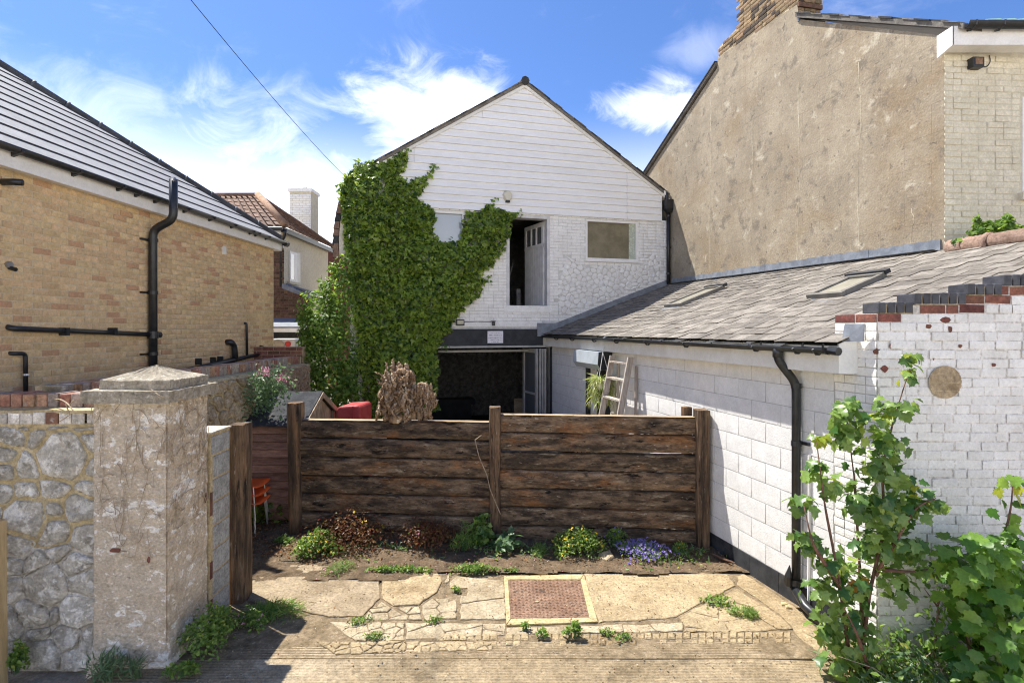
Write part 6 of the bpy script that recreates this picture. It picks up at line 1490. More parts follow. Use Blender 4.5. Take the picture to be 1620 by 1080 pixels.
for i in range(14):
    x, y = r.uniform(656, 684), r.uniform(612, 650); sx_ = (x-668)/14
    q = [dw(x+sx_*4*k+r.uniform(-1.2, 1.2), y-(4+r.random()*2)*k*(1-.5*abs(sx_)), -.05+r.uniform(-.03, .04)) for k in range(4)]; rd = r.uniform(.006, .012); A.append((q, [rd, rd*.8, rd*.6, .002]))
root('driftwood', 'smaller reddish driftwood root leaning beside the larger root on the fence', A, seed=2, base=(fence_x(670), fy0, fz))
# ================================================================ SHED
sh = thing('garden_shed', 'low pink-brown board shed with a black felt roof behind the gate post', 'shed', (-3.4, 8.4, 0))
sx0, sx1, sy0, sy1, syr = -3.78, -3.03, 7.75, 9.1, 8.42; se, srz = 1.40, 1.79
MB().box(sx0, sx1, sy0+.012, sy1-.012, 0, se).build('frame', M['underlay'], sh)  # dark colour behind the board gaps stands in for shade under the laps
MB().prism([(sx1-.03, sy0+.012, se), (sx1-.03, sy1-.012, se), (sx1-.03, syr, srz-.03)], (.03, 0, 0)).build('gable', M['old_boards'], sh)
for i in range(12):
    z = .06+i*.112; MB().add([(sx0, sy0-.022, z), (sx1, sy0-.022, z), (sx1, sy0+.0, z+.102), (sx0, sy0+.0, z+.102), (sx0, sy0+.012, z), (sx1, sy0+.012, z)], [(0, 1, 2, 3), (0, 4, 5, 1)]).build('board', M['shed'], sh)
for i in range(7):
    y0 = sy0+.02+i*(sy1-sy0-.04)/7; y1 = y0+(sy1-sy0-.04)/7-.008; zt = lambda y: se+(srz-se)*(1-abs(y-syr)/(syr-sy0))-.04
    MB().prism([(sx1, y0, .05), (sx1, y1, .05), (sx1, y1, zt(y1)), (sx1, y0, zt(y0))], (.014, 0, 0)).build('board', M['old_boards'], sh)
def shed_slope(y0, z0, y1, z1, m, nm, x0=sx0-.06, x1=sx1+.07):
    mb = MB(); nx, ny = 16, 12
    for k in (0, .022):
        for i in range(nx+1):
            for j in range(ny+1):
                t = j/ny; mb.v.append((x0+(x1-x0)*i/nx, y0+(y1-y0)*t, z0+(z1-z0)*t+k+.006*wob(i*.8, j*.9, 1)))
    N_ = (nx+1)*(ny+1)
    for i in range(nx):
        for j in range(ny):
            a = i*(ny+1)+j; mb.f += [(N_+a, N_+a+ny+1, N_+a+ny+2, N_+a+1), (a, a+1, a+ny+2, a+ny+1)]
    for i in range(nx): a = i*(ny+1); mb.f.append((a, a+ny+1, N_+a+ny+1, N_+a)); a += ny; mb.f.append((a, N_+a, N_+a+ny+1, a+ny+1))
    for j in range(ny): a = j; mb.f.append((a, N_+a, N_+a+1, a+1)); a = nx*(ny+1)+j; mb.f.append((a, a+1, N_+a+1, N_+a))
    return mb.build(nm, m, sh)
shed_slope(sy0-.10, se+.005, syr, srz+.01, M['felt'], 'felt_roof'); shed_slope(syr+.002, srz+.01, sy1+.10, se+.005, M['felt'], 'felt_roof')
MB().prism([(sx1+.072, sy0-.1, se-.07), (sx1+.072, syr, srz-.06), (sx1+.072, sy1+.1, se-.07), (sx1+.072, sy1+.1, se+.015), (sx1+.072, syr, srz+.02), (sx1+.072, sy0-.1, se+.015)], (.018, 0, 0)).build('barge_board', M['old_boards'], sh)
MB().box(sx1+.016, sx1+.05, sy1-.09, sy1-.02, 0, se+.02).build('corner_post', M['old_boards'], sh)
# ================================================================ YARD THINGS
oc_base = at(404, 800, 7.45); oc_base.z = 0
r = random.Random(1)
ox, oy = -3.63, 7.40
for k in range(3):
    oc = thing('stacking_chair', ('bottom orange plastic chair of the stack by the shed', 'middle orange plastic chair of the stack by the shed', 'top orange plastic chair of the stack by the shed')[k], 'chair', (ox, oy, .115*k), 'orange stacked chairs by the shed')
    z = .45+.115*k; mb = MB(); n = 10; m = 12
    for i in range(n+1):
        for j in range(m+1):
            u, v = i/n, j/m; x = ox-.22+.44*u; 
            if v < .55: yy = oy-.22+.42*v/.55; zz = z+.03*(2*u-1)**2+.02*math.sin(v/.55*3.14)*-1+(.02 if v < .08 else .0)*-1
            else: t = (v-.55)/.45; yy = oy+.2+.10*t; zz = z+.36*t+.02*t
            if v >= .55: yy -= .05*(2*u-1)**2
            mb.v.append((ox-(yy-oy), oy-(x-ox), zz))
    for i in range(n):
        for j in range(m): a = i*(m+1)+j; mb.f.append((a, a+1, a+m+2, a+m+1))
    so = mb.build('seat_shell', M['orange'], oc, True); md = so.modifiers.new('thick', 'SOLIDIFY'); md.thickness = .012
    for sx_, sy_ in ((-.17, -.17), (-.17, .17), (.17, -.17), (.17, .17)):
        MB().tube([(ox+sx_*.9, oy+sy_*.9, z-.01), (ox+sx_*1.15, oy+sy_*1.1, .115*k)], .011, 6).build('leg', M['steel'], oc)
rp_ = thing('red_garden_bin', 'faded red plastic garden toy or bin showing above the left sleepers', 'plastic bin', at(551, 800, 8.9)*1.0)
rpY = 8.9; q = [at(530, 664, rpY), at(571, 664, rpY), at(570, 645, rpY), at(566, 641, rpY), at(536, 643, rpY), at(531, 648, rpY)]
bt = [V3((q[0].x, rpY, .0)), V3((q[1].x, rpY, .0))]+q[2:]
MB().prism(bt, (.05, .55, 0)).build('shell', M['red'], rp_, bevel=.03)
MB().box(at(557, 600, rpY-.02).x, at(559, 600, rpY-.02).x, rpY-.012, rpY, .2, at(557, 642, rpY).z).build('rib', M['red'], rp_)
# metal chairs by the block wall
def yard_chair(x, y, rz, label):
    t = thing('metal_chair', label, 'chair', (x, y, 0), 'dark metal chairs by the white wall')
    Mx = Matrix.Translation((x, y, 0)) @ Matrix.Rotation(rz, 4, 'Z'); T = lambda *p: Mx @ V3(p)
    for s in (-1, 1):
        MB().tube(arc([T(.24*s, -.24, 0), T(.25*s, -.22, .62), T(.25*s, .12, .66), T(.24*s, .22, .42)], .1), .013, 6).build('arm', M['chair_metal'], t, True)
        MB().tube(arc([T(.22*s, .26, 0), T(.22*s, .2, .42), T(.21*s, .30, .90)], .1), .014, 6).build('leg', M['chair_metal'], t, True)
    MB().tube(arc([T(-.21, .30, .89), T(-.12, .33, .95), T(.12, .33, .95), T(.21, .30, .89)], .06), .013, 6).build('back_rail', M['chair_metal'], t, True)
    for k in range(5): MB().tube([T(-.15+.075*k, .31, .93), T(-.15+.075*k, .22, .46)], .007, 5).build('back_slat', M['chair_metal'], t)
    sb = MB(); sb.obox(T(-.22, -.22, .42), Mx.to_3x3() @ V3((.44, 0, 0)), Mx.to_3x3() @ V3((0, .44, 0)), (0, 0, .02)); sb.build('seat', M['chair_metal'], t)
yard_chair(1.03, 10.75, -1.3, 'dark metal garden chair behind the fence nearest the folding doors')
yard_chair(1.28, 9.85, -1.0, 'dark metal garden chair behind the fence nearest the side door')
gc = thing('padded_chair', 'pale padded chair standing inside the dark garage', 'chair', (.28, 13.9, 0))
MB().box(.05, .5, 13.7, 14.1, .42, .52).build('seat', M['lichen_wood'], gc, bevel=.03); MB().box(.05, .5, 14.05, 14.13, .5, .98).build('backrest', M['lichen_wood'], gc, bevel=.03)
for sx_ in (.08, .46):
    for sy_ in (13.74, 14.06): MB().tube([(sx_, sy_, 0), (sx_, sy_, .44)], .012, 6).build('leg', M['steel'], gc)
# ladder
ld = thing('step_ladder', 'old grey timber ladder with flat treads leaning on the white block wall', 'ladder', aw(s_of(1000), 0, .4))
def lpn(s, z, n): return aw(s, z, n)
sa, sc_ = s_of(981)-0.0, s_of(1010)
foot, topn, tz = .62, .14, 2.34
def lad(s, t, dn=0): return aw(s, tz*t, foot+(topn-foot)*t+dn)
for s in (sa, sc_):
    MB().prism([lad(s-.02, 0, -.05), lad(s-.02, 0, .05), lad(s-.02, 1, .05), lad(s-.02, 1, -.05)], AU*.04).build('stile', M['ladder'], ld, bevel=.004)
    MB().prism([aw(s-.02, 0, .04), aw(s-.02, 0, .09), aw(s-.02, 2.2, .06), aw(s-.02, 2.2, .02)], AU*.035).build('rear_leg', M['ladder'], ld, bevel=.004)
for t in (.14, .28, .42, .56, .70, .84, .955):
    p = lad(sc_+.021, t); q = lad(sa-.021, t)
    MB().prism([p+AN*-.05+V3((0, 0, -.012)), p+AN*.05+V3((0, 0, -.012)), p+AN*.05+V3((0, 0, .014)), p+AN*-.05+V3((0, 0, .014))], q-p).build('tread', M['ladder'], ld)
# hanging basket
hp_ = aw(s_of(970)+.0, 0, .22); hz = 1.86
hb = thing('hanging_basket', 'white hanging basket with a trailing striped spider plant by the ladder', 'hanging basket', (hp_.x, hp_.y, hz))
c = V3((hp_.x, hp_.y, hz)); MB().lathe(c, [(.0, -.13), (.07, -.13), (.125, -.06), (.155, .04), (.162, .045), (.15, .05), (.14, .03), (0, .02)], 18).build('bowl', M['white_upvc'], hb, True)
hk = c+V3((.02, 0, .52))
for a in (0, 2.1, 4.2): MB().tube([c+V3((.15*math.cos(a), .15*math.sin(a), .045)), hk], .006, 5).build('hanger', M['white_upvc'], hb)
MB().tube(arc([hk, hk+V3((0, 0, .05)), hk+V3((.05, .02, .09)), aw(s_of(970), hk.z+.06, 0)], .03), .008, 6).build('hook', M['white_upvc'], hb)
rs = np.random.RandomState(9); P = []; N_ = []; D = []
for i in range(320):
    a = rs.uniform(0, 6.28); rr_ = rs.uniform(.02, .15); tr = rs.rand() < .5
    if tr: P.append((c.x+.16*math.cos(a), c.y+.16*math.sin(a), c.z+.06-rs.uniform(0, .38)**1.0)); D.append((math.cos(a)*.8, math.sin(a)*.8, -.6)); N_.append((math.cos(a), math.sin(a), .6))
    else: P.append((c.x+rr_*math.cos(a), c.y+rr_*math.sin(a), c.z+.05)); D.append((math.cos(a), math.sin(a), rs.uniform(.3, 1.6))); N_.append((math.cos(a)*.3, math.sin(a)*.3, 1))
leaf_cloud('foliage', M['leaf_stripe'], hb, P, N_, rs.uniform(.14, .30, 320), 'blade', .3, dirs=D, seed=4)
# small things on the ground
gs = thing('grey_stone', 'flat pale grey stone lying at the foot of the sleeper fence', 'stone', gnd(955, 884))
o = stone(gs, [(p.x, p.y) for p in (gnd(945, 886), gnd(960, 890), gnd(972, 886), gnd(966, 878), gnd(948, 879))], lambda x, y: V3((x, y, .02)), (0, 0, 1), .035, M['slab_pale'], 'stone', random.Random(2), .2, .2, False)
stk = MB().tube([gnd(1128, 876, .06), gnd(1145, 884, .05), gnd(1163, 890, .05)], [.012, .014, .008], 6).build('fallen_stick', M['bark'], None); tag(stk, 'dark stick lying beside the right fence post', 'stick')
for i, (px, py) in enumerate(((1240, 956), (1247, 961))):
    p = gnd(px, py, .0); s = stone(thing('broken_chip', ('orange chip of broken brick by the black plinth, farther one', 'orange chip of broken brick by the black plinth, nearer one')[i], 'brick chip', p, 'broken brick chips'), [(p.x-.03, p.y-.02), (p.x+.03, p.y-.025), (p.x+.035, p.y+.02), (p.x-.02, p.y+.025)], lambda x, y: V3((x, y, 0)), (0, 0, 1), .02, M['frame_conc'], 'chip', random.Random(i), .2, .2, False)
# ================================================================ PLANTS
# ivy on the white house
iv = thing('ivy', 'thick green ivy climbing over the left half of the white house', 'ivy', hw(1.5, 0, .2))
rs = np.random.RandomState(21)
ivp = []
def edge_dist(x, y, poly):
    d = 1e9
    for i in range(len(poly)):
        ax, ay = poly[i]; bx, by = poly[(i+1) % len(poly)]; dx, dy = bx-ax, by-ay; t = max(0, min(1, ((x-ax)*dx+(y-ay)*dy)/(dx*dx+dy*dy+1e-9)))
        d = min(d, math.hypot(x-ax-t*dx, y-ay-t*dy))
    return d
def ivy_surf(u, v, ed): return .08+.28*min(1, ed/45)+min(1, ed/22)*(.13*wob(u*3.1, v*2.7, 0)+.11*wob(u*7, v*6, 2)+.05*wob(u*17, v*15, 5))
P = []; Nn = []; S = []
while len(P) < 15000:
    x, y = rs.uniform(536, 820), rs.uniform(238, 668)
    if not in_poly(x, y, IVY) or in_poly(x, y, IVYHOLE): continue
    ed = edge_dist(x, y, IVY)
    if ed < 4 and rs.rand() < .35: continue
    u, v = hpx(x, y); sf = ivy_surf(u, v, ed)
    gx = (ivy_surf(u+.06, v, ed)-sf)/.06; gz = (ivy_surf(u, v+.06, ed)-sf)/.06
    n = max(.02, sf*(1-.45*rs.rand()**2.2)); P.append(hw(u, v, n)); nn = HN-HU*gx*.8+V3((0, 0, .55-gz*.8)); Nn.append(nn.normalized()); S.append(rs.uniform(.04, .12))
leaf_cloud('foliage', M['leaf_ivy'], iv, P, Nn, S, 'ivy', .42, droop=1.6, seed=1)
P = []; Nn = []; S = []
while len(P) < 2600:
    x, y = rs.uniform(536, 820), rs.uniform(238, 668)
    if not in_poly(x, y, IVY) or in_poly(x, y, IVYHOLE): continue
    ed = edge_dist(x, y, IVY); u, v = hpx(x, y)
    if wob(u*3.3, v*3.9, 7) < -.1 and rs.rand() < .8: continue
    P.append(hw(u, v, ivy_surf(u, v, ed)+rs.uniform(.0, .05))); Nn.append(HN*.7+V3((rs.normal(0, .2), 0, .8))); S.append(rs.uniform(.04, .10))
leaf_cloud('lighter_leaves', M['leaf_ivy_lit'], iv, P, Nn, S, 'ivy', .4, droop=1.4, seed=11)  # outer layer of lighter leaf colour stands in for light on the ivy
P = []; Nn = []; S = []                                # shoots round the edge
for (x0, y0, dx, dy, n) in ((683, 272, 6, -12, 14), (780, 325, 2, -10, 10), (812, 340, 10, -2, 14), (640, 242, 6, -6, 8), (768, 444, 8, -6, 8), (712, 388, 0, -6, 10), (592, 285, 12, -14, 16), (700, 545, 6, 4, 8), (690, 640, 4, 8, 10), (545, 300, -8, -6, 12), (566, 262, -2, -8, 10)):
    for k in range(n): t = rs.rand(); u, v = hpx(x0+dx*t+rs.normal(0, 3), y0+dy*t+rs.normal(0, 3)); P.append(hw(u, v, rs.uniform(.03, .12))); Nn.append(HN+V3((0, 0, .5))); S.append(rs.uniform(.05, .09))
leaf_cloud('shoot_leaves', M['leaf_weed'], iv, P, Nn, S, 'ivy', .5, droop=1.0, seed=2)
for (q, rd) in (([(588, 662), (592, 610), (600, 560), (612, 500)], .05), ([(578, 664), (578, 600), (572, 520)], .035), ([(660, 640), (655, 590), (650, 520)], .03)):
    MB().tube([hw(*hpx(x, y), .06) for x, y in q], [rd, rd*.9, rd*.8, rd*.6][:len(q)], 8).build('stem', M['trunk'], iv, True)
rpipe = MB().tube([hw(.12, .0, .1), hw(.12, 2.2, .1)], .045, 8).build('rainwater_pipe', M['black'], None); tag(rpipe, 'dark rainwater pipe at the left corner of the white house below the ivy', 'downpipe')
# generic plants
def crown(parent, balls, m, size, shape, seed, name='crown', jitter=.5, droop=.5, up=.45, per=1.0, kind=None):
    rs = np.random.RandomState(seed); P = []; N_ = []; S = []
    for (c, rad, n) in balls:
        p, d = ball_points(int(n*per), c, rad, rs, .45); P.append(p); N_.append(d*np.array((1, 1, .8))+np.array((0, 0, up))); S.append(rs.uniform(size[0], size[1], len(p)))
    return leaf_cloud(name, m, parent, np.concatenate(P), np.concatenate(N_), np.concatenate(S), shape, jitter, droop, seed, kind=kind)
tr = thing('bushy_tree', 'dense leafy bush in the gap between the boundary wall and the white house', 'tree', (-3.75, 11.0, 0))
for (a, b_) in (((-3.75, 11.0, 0), (-3.85, 11.0, 2.4)), ((-3.7, 11.0, 0), (-3.45, 11.1, 3.2)), ((-3.8, 11.0, .6), (-4.15, 10.9, 2.8))):
    a, b_ = V3(a), V3(b_); MB().tube([a, a.lerp(b_, .35)+V3((.04, 0, 0)), a.lerp(b_, .7)-V3((.03, 0, 0)), b_], [.05, .04, .028, .012], 7).build('limb', M['trunk'], tr, True)
balls = []
def bb(px, py, Y, rx, rz, n, ry=None): c = at(px, py, Y); s = Y/F; balls.append((c, (rx*s, (ry or rx)*s*.8, rz*s), n))
for a in ((520, 520, 10.9, 45, 40, 650), (505, 490, 11.0, 35, 35, 420), (535, 470, 11.1, 32, 45, 460), (548, 430, 11.2, 16, 34, 170), (500, 545, 10.8, 30, 24, 320), (540, 560, 10.8, 34, 45, 560), (525, 610, 10.7, 45, 45, 760), (545, 640, 10.6, 34, 40, 420), (500, 600, 10.8, 22, 40, 260), (492, 530, 10.8, 20, 26, 260), (496, 575, 10.7, 22, 30, 300), (515, 640, 10.6, 34, 30, 360), (555, 600, 10.8, 16, 40, 260), (484, 500, 10.9, 14, 16, 110), (528, 425, 11.1, 10, 16, 50), (514, 455, 11.1, 12, 16, 60)): bb(*a)
crown(tr, balls, M['leaf_dark'], (.06, .115), 'oval', 5, 'crown')
crown(tr, [(c, (r_[0]*1.14, r_[1]*1.1, r_[2]*1.14), n*.4*(1.5 if c.z > 2.6 else .5)) for c, r_, n in balls], M['leaf_weed'], (.05, .09), 'oval', 6, 'lighter_leaves')  # lighter leaf colour, mostly high up, stands in for sunlight on the crown
def stems(parent, lst, m, rad0=.012, name='stem', n=6):
    for q in lst:
        k = len(q); rr_ = [rad0*(1-.75*i/(k-1)) for i in range(k)]
        Q = arc([V3(p) for p in q], .08, 3); MB().tube(Q, [rad0*(1-.75*i/(len(Q)-1)) for i in range(len(Q))], n).build(name, m, parent, True)
# sycamore sapling in front of the white brick corner
sy = thing('sycamore_sapling', 'sycamore sapling with lobed leaves growing in front of the white brick corner', 'sapling', (2.78, 4.35, 0))
SYY = 4.32
S_ = lambda px, py, dy=0.0: at(px, py, SYY+dy)
g0_ = V3((2.80, 4.35, -.02))
stems(sy, [[g0_, S_(1375, 940), S_(1400, 830, .05), S_(1395, 740), S_(1415, 660), S_(1437, 590)], [g0_+V3((.05, 0, 0)), S_(1360, 900, .1), S_(1352, 760, .1), S_(1338, 650, .08)], [g0_+V3((-.03, .05, 0)), S_(1330, 930, -.05), S_(1305, 800, -.05), S_(1292, 700, -.05)],
           [S_(1385, 910), S_(1420, 850, -.05), S_(1450, 800, -.1), S_(1480, 788, -.12)], [S_(1330, 930, -.05), S_(1285, 860, -.1), S_(1272, 800, -.1)], [S_(1395, 900), S_(1440, 905, -.05), S_(1468, 900, -.05)], [g0_+V3((.08, -.05, 0)), S_(1355, 1000, -.2), S_(1335, 960, -.25)]], M['bark'], .016)
rs = np.random.RandomState(41); P = []; N_ = []; D = []; S = []; MM = []
clus = [(1338, 645, 26, 24, 14, 's'), (1330, 670, 24, 24, 10, 's'), (1345, 690, 26, 24, 14, 's'), (1385, 668, 30, 24, 12, 's'), (1410, 700, 28, 26, 14, 's'), (1380, 730, 38, 30, 20, 's'), (1405, 750, 36, 32, 20, 's'), (1370, 790, 40, 34, 24, 's'), (1400, 815, 44, 36, 26, 's'), (1440, 800, 36, 26, 18, 's'), (1475, 792, 22, 14, 9, 'm'), (1450, 775, 22, 14, 8, 'y'), (1385, 860, 44, 36, 26, 's'), (1430, 860, 36, 34, 20, 's'), (1460, 900, 22, 18, 8, 's'), (1415, 920, 30, 34, 18, 's'),
        (1298, 745, 22, 24, 10, 's'), (1312, 770, 20, 18, 8, 's'), (1296, 692, 12, 9, 6, 'y'), (1272, 795, 24, 10, 8, 's'), (1285, 860, 30, 20, 12, 's'), (1268, 850, 14, 10, 5, 's'), (1320, 890, 34, 28, 16, 's'), (1300, 935, 34, 26, 16, 's'), (1345, 920, 34, 34, 18, 's'), (1335, 970, 44, 34, 20, 's'), (1310, 1000, 26, 24, 12, 'm'), (1350, 1020, 42, 36, 22, 'm'), (1330, 1055, 34, 28, 14, 'm'), (1375, 1060, 34, 28, 12, 'm'), (1435, 590, 15, 24, 12, 'y'), (1440, 565, 16, 12, 7, 'y'), (1420, 640, 34, 18, 12, 'm'), (1400, 655, 14, 10, 5, 'y'), (1362, 915, 16, 18, 5, 'o'), (1372, 945, 8, 10, 3, 'o')]
mats_ = {'s': M['leaf_syc'], 'm': M['leaf_weed'], 'y': M['leaf_young'], 'o': M['leaf_orange']}
for (px, py, rx, ry, n, kd) in clus:
    c = S_(px, py); s = SYY/F; p, d = ball_points(int(n*1.7), c, (rx*s, max(.06, .8*rx*s), ry*s), rs, .25)
    for i in range(len(p)):
        P.append(p[i]); N_.append(V3(d[i])*.8+V3((-.15, -.35, .65))); D.append((V3((d[i][0], d[i][1], 0))*1.0)); S.append(rs.uniform(.06, .105) if kd in 'sm' else rs.uniform(.055, .09)); MM.append(mats_[kd])
idx = rs.permutation(len(P)); keep = idx[:298]
leaf_objects('leaf', [MM[i] for i in keep], sy, [P[i] for i in keep], [N_[i] for i in keep], [S[i] for i in keep], 'syc', [D[i] for i in keep], .45, 3, .75)
rest = idx[298:]
if len(rest): leaf_cloud('leaf_mass', M['leaf_syc'], sy, [P[i] for i in rest], [N_[i] for i in rest], [S[i] for i in rest], 'syc', .3, droop=1.0, seed=4, kind='stuff')
ex = [(S_(px, py, .10), (rx*SYY/F*.8, .08, ry*SYY/F*.8), n*.3) for px, py, rx, ry, n, kd in clus if kd == 's']
crown(sy, ex, M['leaf_syc'], (.08, .13), 'syc', 8, 'inner_leaves', .4, 1.0, .4, kind='stuff')
# maple bush
mp_ = thing('maple_bush', 'broad bright green maple bush with pointed leaves at the lower right corner', 'bush', (3.75, 4.2, 0))
MYY = 4.15
stems(mp_, [[(3.7, 4.3, 0), at(1560, 980, 4.25), at(1580, 890, 4.25), at(1600, 800, 4.2), at(1603, 752, 4.2)], [(3.8, 4.2, 0), at(1610, 960, 4.2), at(1640, 880, 4.2)], [(3.65, 4.25, 0), at(1530, 1000, 4.2), at(1520, 920, 4.2)], [at(1560, 980, 4.25), at(1500, 940, 4.2)]], M['bark'], .016)
P = []; N_ = []; D = []; S = []
for (px, py, rx, ry, n, dz) in ((1530, 885, 45, 40, 44, 0), (1575, 880, 45, 40, 44, -.05), (1620, 900, 45, 50, 34, -.05), (1552, 950, 45, 45, 36, -.05), (1600, 970, 55, 55, 46, -.15), (1560, 1030, 60, 50, 42, -.15), (1620, 1050, 50, 50, 30, -.2), (1530, 1050, 36, 40, 16, -.05), (1512, 905, 22, 28, 9, .1), (1615, 850, 30, 14, 10, 0)):
    c = at(px, py, MYY+dz); s = MYY/F; p, d = ball_points(n, c, (rx*s, rx*s*.9, ry*s), rs, .35)
    for i in range(n): P.append(p[i]); N_.append(V3(d[i])*.6+V3((-.15, -.55, .75))); D.append(V3((d[i][0], d[i][1], -.3))); S.append(rs.uniform(.075, .135))
for (px, py) in ((1603, 752), (1590, 757), (1612, 760), (1598, 765), (1578, 772), (1615, 770), (1608, 785), (1585, 790), (1604, 800), (1597, 830), (1562, 806), (1590, 842), (1610, 815)):
    P.append(at(px, py, 4.2)); N_.append(V3((rs.normal(0, .4), -.5, .8))); D.append(V3((rs.normal(0, 1), rs.normal(0, .5), -.2))); S.append(rs.uniform(.06, .11))
n = len(P); ordr = sorted(range(n), key=lambda i: P[i][1])
keep = ordr[:298]; rest = ordr[298:]
leaf_objects('leaf', [M['leaf_young'] if i >= n-10 and i < n-6 else M['leaf_maple'] for i in keep], mp_, [P[i] for i in keep], [N_[i] for i in keep], [S[i] for i in keep], 'maple', [D[i] for i in keep], .4, 5, .8)
if rest: leaf_cloud('leaf_mass', M['leaf_maple'], mp_, [P[i] for i in rest], [N_[i] for i in rest], [S[i] for i in rest], 'maple', .3, droop=1.0, seed=9, kind='stuff')
crown(mp_, [(at(px, py, MYY+.15), (rx*MYY/F, .15, ry*MYY/F), nn_) for px, py, rx, ry, nn_ in ((1570, 950, 80, 90, 170), (1600, 1030, 60, 60, 100))], M['leaf_maple'], (.10, .15), 'maple', 12, 'inner_leaves', .4, 1.0, .4, kind='stuff')
# clumps
def clump(nm, label, cat, px, py, w, h, n, m, size=(.03, .06), shape='oval', flowers=None, group=None, dz=0.0, depth=None, up=.7, seed=None, erect=0, z0=0.0):
    g = gnd(px, py); seed = seed or int(px*7+py); rs = np.random.RandomState(seed)
    t = thing(nm, label, cat, (g.x, g.y, z0), group)
    d_ = depth or w*.7; P = []; N_ = []; S = []; D = []
    lumps = [(rs.uniform(-.6, .6), rs.uniform(-.6, .6), rs.uniform(.45, 1)) for _ in range(max(3, int(w*14)))]
    for i in range(n):
        lx, ly, lh = lumps[rs.randint(len(lumps))]; a = rs.normal(0, .3, 2); x = max(-1, min(1, lx+a[0])); y = max(-1, min(1, ly+a[1]))
        top = h*lh*max(.1, 1-.7*(x*x+y*y)*.6); z = top*(1-.75*rs.rand()**1.6)
        P.append((g.x+x*w/2, g.y+y*d_/2, z0+z+.01)); N_.append((x*.5, y*.5-.2, up)); S.append(rs.uniform(*size)); D.append((x+rs.normal(0, .4), y+rs.normal(0, .4), .3+erect*2))
    f = leaf_cloud('foliage', m, t, P, N_, S, shape, .5 if not erect else .3, seed=seed, dirs=D if shape == 'blade' or erect else None)
    mb = MB()
    for i in range(min(24, n//6)):
        p = V3(P[rs.randint(n)]); b0 = V3((g.x+(p.x-g.x)*.5, g.y+(p.y-g.y)*.5, z0)); mb.tube([b0, b0.lerp(p, .6)+V3((rs.normal(0, .01), 0, 0)), p], [.004, .003, .002], 4, False)
    mb.build('stem', M['bark'] if m is M['leaf_red'] else M['leaf_grey'], t)
    if flowers:
        fm, k, fs = flowers; Pf = [];
        for i in range(k):
            p = P[rs.randint(n)]; Pf.append((p[0]+rs.normal(0, .02), p[1]+rs.normal(0, .02)-.01, p[2]+rs.uniform(.0, .035)))
        leaf_cloud('flowers', fm, t, [q for q in Pf for _ in range(4)], [(rs.normal(0, .4), -.5, .8) for q in Pf for _ in range(4)], rs.uniform(fs*.7, fs, 4*k), 'small', .2, seed=seed+1)
    return t
clump('herb_clump', 'reddish herb clump by the left fence post, mixed with yellow flowers', 'weed clump', 545, 868, 1.15, .52, 2200, M['leaf_red'], (.02, .05), 'oval', (M['pet_yellow'], 26, .022))
clump('herb_clump', 'reddish herb clump against the middle of the left fence bay', 'weed clump', 675, 866, .85, .44, 1700, M['leaf_red'], (.02, .045), 'oval', (M['pet_pink'], 10, .018))
clump('weed_clump', 'fresh green weeds spilling over the soil edge below the left fence bay', 'weed clump', 510, 878, .60, .34, 1100, M['leaf_weed'], (.025, .06), 'oval', (M['pet_yellow'], 30, .022))
clump('weed_clump', 'bright grassy tuft with a pink flower at the soil edge on the left', 'weed clump', 538, 905, .34, .12, 420, M['leaf_weed'], (.03, .07), 'blade', (M['pet_pink'], 5, .03), erect=.3)
clump('bramble_seedling', 'tall green leafy seedling in front of the middle fence post', 'seedling', 768, 868, .34, .46, 420, M['leaf_syc'], (.04, .085), 'ivy', up=.5)
clump('weed_clump', 'upright narrow-leaved weed left of the middle post seedling', 'weed clump', 730, 872, .26, .42, 240, M['leaf_weed'], (.05, .11), 'blade', erect=.7)
clump('weed_clump', 'broad-leaved weed right of the middle post seedling', 'weed clump', 800, 876, .34, .30, 130, M['leaf_grey'], (.07, .14), 'oval', erect=.5)
clump('weed_clump', 'small grassy weed left of the yellow flowered clump', 'weed clump', 848, 878, .26, .14, 170, M['leaf_weed'], (.04, .09), 'blade', erect=.4)
clump('yellow_corydalis', 'yellow flowered clump at the foot of the right fence bay', 'flower clump', 917, 878, .60, .36, 1600, M['leaf_weed'], (.02, .042), 'oval', (M['pet_yellow'], 60, .028))
clump('campanula', 'violet campanula in flower at the foot of the right fence bay', 'flower clump', 1020, 880, .72, .20, 1100, M['leaf_weed'], (.015, .035), 'small', (M['pet_purple'], 420, .026))
clump('weed_clump', 'sparse green weed growing between the yellow and violet flowers', 'weed clump', 975, 868, .40, .28, 420, M['leaf_weed'], (.02, .045), 'oval', (M['pet_purple'], 30, .022))
clump('weed_clump', 'small round green tuft beside the right fence post', 'weed clump', 1078, 874, .24, .15, 420, M['leaf_weed'], (.015, .035), 'oval', (M['pet_yellow'], 5, .02))
k_ = [('row of pale green weeds along the soil edge', 630, 905, .75, .09, 420), ('thin weeds at the soil edge below the middle post', 755, 906, .6, .12, 330), ('tiny weed on the soil left of the manhole', 810, 905, .2, .06, 60)]
for lb, px, py, w, h, n in k_: clump('weed_clump', lb, 'weed clump', px, py, w, h, n, M['leaf_weed'], (.02, .05), 'oval', depth=.14)
clump('grass_tuft', 'bright green grass tuft on the concrete near the black plinth', 'grass tuft', 1178, 975, .24, .09, 420, M['leaf_weed'], (.04, .075), 'blade', erect=.4)
clump('weed_clump', 'straggly yellow-green weed in the crack left of the grass tuft', 'weed clump', 1135, 955, .34, .08, 130, M['leaf_weed'], (.025, .05), 'oval', depth=.3)
clump('weed_clump', 'small upright weed in the kerb crack below the manhole', 'weed clump', 906, 1010, .13, .15, 110, M['leaf_weed'], (.03, .06), 'oval', erect=.6)
clump('weed_clump', 'tiny weed in the kerb crack, left one of the pair below the manhole', 'weed clump', 832, 997, .09, .07, 50, M['leaf_weed'], (.02, .045), 'oval', erect=.6)
